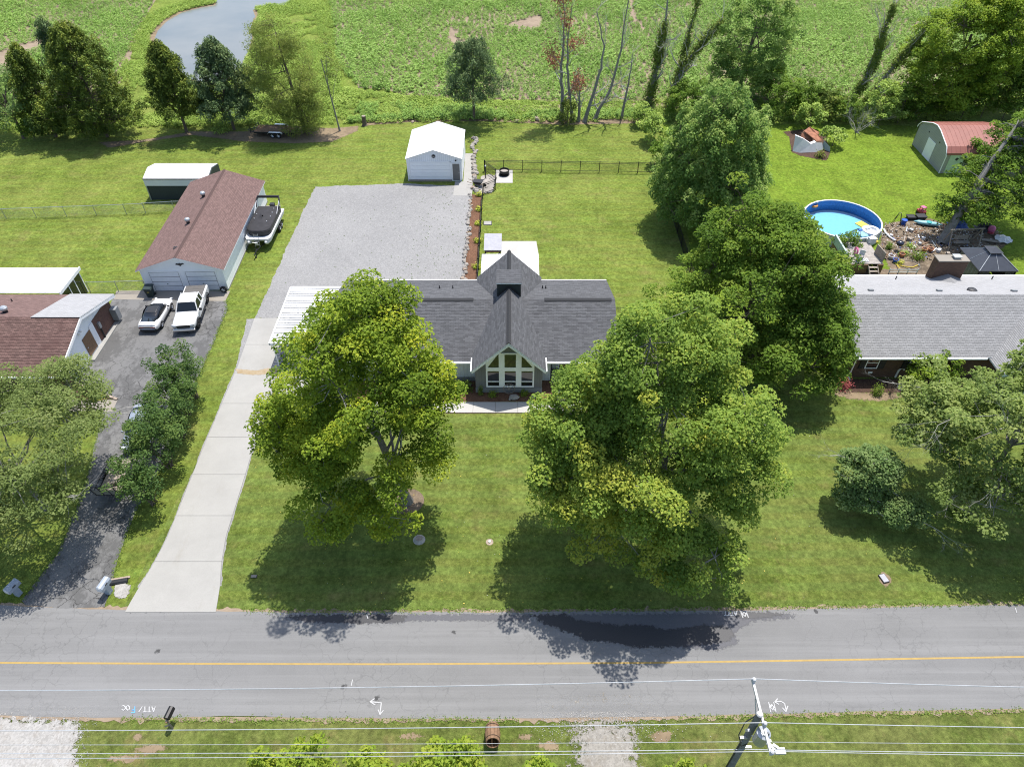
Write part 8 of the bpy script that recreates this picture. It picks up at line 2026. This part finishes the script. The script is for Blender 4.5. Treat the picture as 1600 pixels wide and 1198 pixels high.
plants('crop_rows', SL(CROP_L), .66, crop_src, 500, 'leafy green crop covering the field left of the pond', 'crop', .05, HO, rows=.78)
plants('crop_rows', SL(CROP_R), .66, crop_src, 501, 'leafy green crop covering the field behind the back fence', 'crop', .06, HO, rows=.78)
gr_poly = [(-70, 90), (-38, 91.5), (-14, 92.5), (20, 92.8), (60, 92.8), (70, 100), (40, 100.5), (5, 99.2), (-14, 101), (-25, 104), (-27, 120), (-30, 150), (-60, 150), (-75, 120), (-80, 96)]
hp = grow(SL(POND), 1.0)
plants('tall_weeds', gr_poly, .52, weed_src, 502, 'tall light green weeds along the field edge and pond', 'weeds', .28, [hp, SL(CROP_L), SL(CROP_R)])
plants('tall_weeds', [S(545, 193), S(560, 165), S(620, 160), S(700, 168), S(790, 178), S(1010, 172), S(1015, 184), S(860, 188), S(760, 188), S(640, 189)], .5, lush_src, 503, 'lush weeds behind the white garage and the bare trees', 'weeds', .25)
pb = [S(x_, y_) for x_, y_ in POND]
plants('reeds', grow(pb, 2.2), .45, weed_src, 504, 'grassy reeds fringing the pond bank', 'reeds', .33, [grow(pb, .7)])

# ================================================================== GRASS FRINGES, LITTER
def fringe(name, label, lines, m, dens, h, spread, ls, seed, cat='grass', tint0=.4):
    """small grass tufts growing over the edges of pavings, one uncountable mass"""
    rng = np.random.default_rng(seed); Q = []
    for L in lines:
        for a, b in zip(L[:-1], L[1:]):
            a, b = np.array(a), np.array(b); d = b - a; l = np.linalg.norm(d)
            n = rng.poisson(l * dens); t = rng.random(n); nr = np.array([-d[1], d[0]]) / (l + 1e-9)
            off = rng.normal(size=n) * spread
            p = a + d * t[:, None] + nr * off[:, None]; Q.append(p)
    Q = np.concatenate(Q); n = len(Q); k = 4; idx = np.repeat(np.arange(n), k)
    P = np.stack([Q[idx, 0] + rng.normal(size=n * k) * .05, Q[idx, 1] + rng.normal(size=n * k) * .05, .035 + rng.random(n * k) * h], 1)
    o = leaf_object(name, P, rng.normal(size=P.shape) * .6 + [0, -.1, 1.0], ls * rng.uniform(.6, 1.4, n * k), tint0 + .2 * rng.normal(size=n * k), m, None, .35, .1, rng)
    return prop(o, label, cat, kind='stuff')
m_leaf('leaf_grass', (0.045, 0.075, 0.012), (0.085, 0.125, 0.022), (0.16, 0.185, 0.045), .2)
rt = [p for p in densify(R_TOP, 2, 0, closed=False) if -45 < p[0] < 45]; rbm = [p for p in densify(R_BOT, 2, 0, closed=False) if -40 < p[0] < 40]
rt_l = [p for p in rt if p[0] < S(30, 940)[0]]; rt_r = [p for p in rt if p[0] > S(340, 954)[0]]
rb_1 = [(x, y - .12) for x, y in rbm if S(134, 1121)[0] < x < S(870, 1121)[0]]; rb_2 = [(x, y - .12) for x, y in rbm if x > S(1012, 1121)[0]]
up_ = lambda L, d: [(x, y + d) for x, y in L]
fringe('edge_grass', 'ragged grass growing over the edges of road and driveways', [up_(rt_l, .14), up_(rt_r, .14), rb_1, rb_2, ad[:7], ad[-13:-3]], 'leaf_grass', 30, .03, .09, .085, 600)
def specks(name, label, area, m, n, s, z, seed, cat):
    """stray grit: tiny flat chips"""
    r = random.Random(seed); mb = MB()
    for _ in range(n):
        x, y = area(r); k = r.uniform(.5, 1.4) * s; a = r.uniform(0, 6.28)
        mb.add([(x + k * math.cos(a + q) * r.uniform(.6, 1.2), y + k * math.sin(a + q) * r.uniform(.6, 1.2), z + .001 * (_ % 9)) for q in (0, 1.5, 3.1, 4.6)], [(0, 1, 2, 3)])
    return prop(part(name, mb, M[m]), label, cat, kind='stuff')
gd2 = SL([(868, 1118), (1012, 1118), (1012, 1200), (874, 1200)])
def around(px, py, sx, sy):
    def f(r):
        return S(r.gauss(px, sx), r.gauss(py, sy))
    return f
specks('stray_gravel', 'stray pale gravel spilled round the near gravel drive mouth', lambda r: S(r.gauss(942, 55), min(1190, 1112 + abs(r.gauss(0, 22)))), 'gravel_pale', 1500, .022, .048, 1, 'gravel')
specks('stray_gravel', 'stray pale gravel at the edge of the near left drive', lambda r: S(r.gauss(118, 14), r.uniform(1108, 1198)), 'gravel_pale', 400, .022, .048, 2, 'gravel')
specks('clover_flowers', 'white clover flowers dotted through the front lawns', lambda r: (r.uniform(-16, 32), r.uniform(22.5, 38)), 'marker_white', 160, .014, .06, 3, 'flowers')
specks('fallen_leaves', 'fallen yellow leaves under the two maples', lambda r: S(r.choice([r.gauss(600, 110), r.gauss(1000, 150)]), r.uniform(720, 950)), 'plastic_yellow', 90, .035, .06, 4, 'leaves')
def yard(r):
    if r.random() < .6: return S(r.uniform(1378, 1480), r.uniform(348, 406))
    return S(r.uniform(1470, 1565), r.uniform(356, 392))
for m_, n_, s_, c_ in (('dark_trim', 420, .10, 'black'), ('plastic_white', 260, .06, 'white'), ('wood_brown', 420, .09, 'brown'), ('stone_pale', 300, .07, 'tan'), ('plastic_blue', 60, .08, 'blue'), ('leaf_rust', 200, .09, 'rusty')):
    specks('yard_litter', f'{c_} litter and debris scattered over the worn yard by the pool', yard, m_, n_, s_, .03, len(c_) + n_, 'litter')
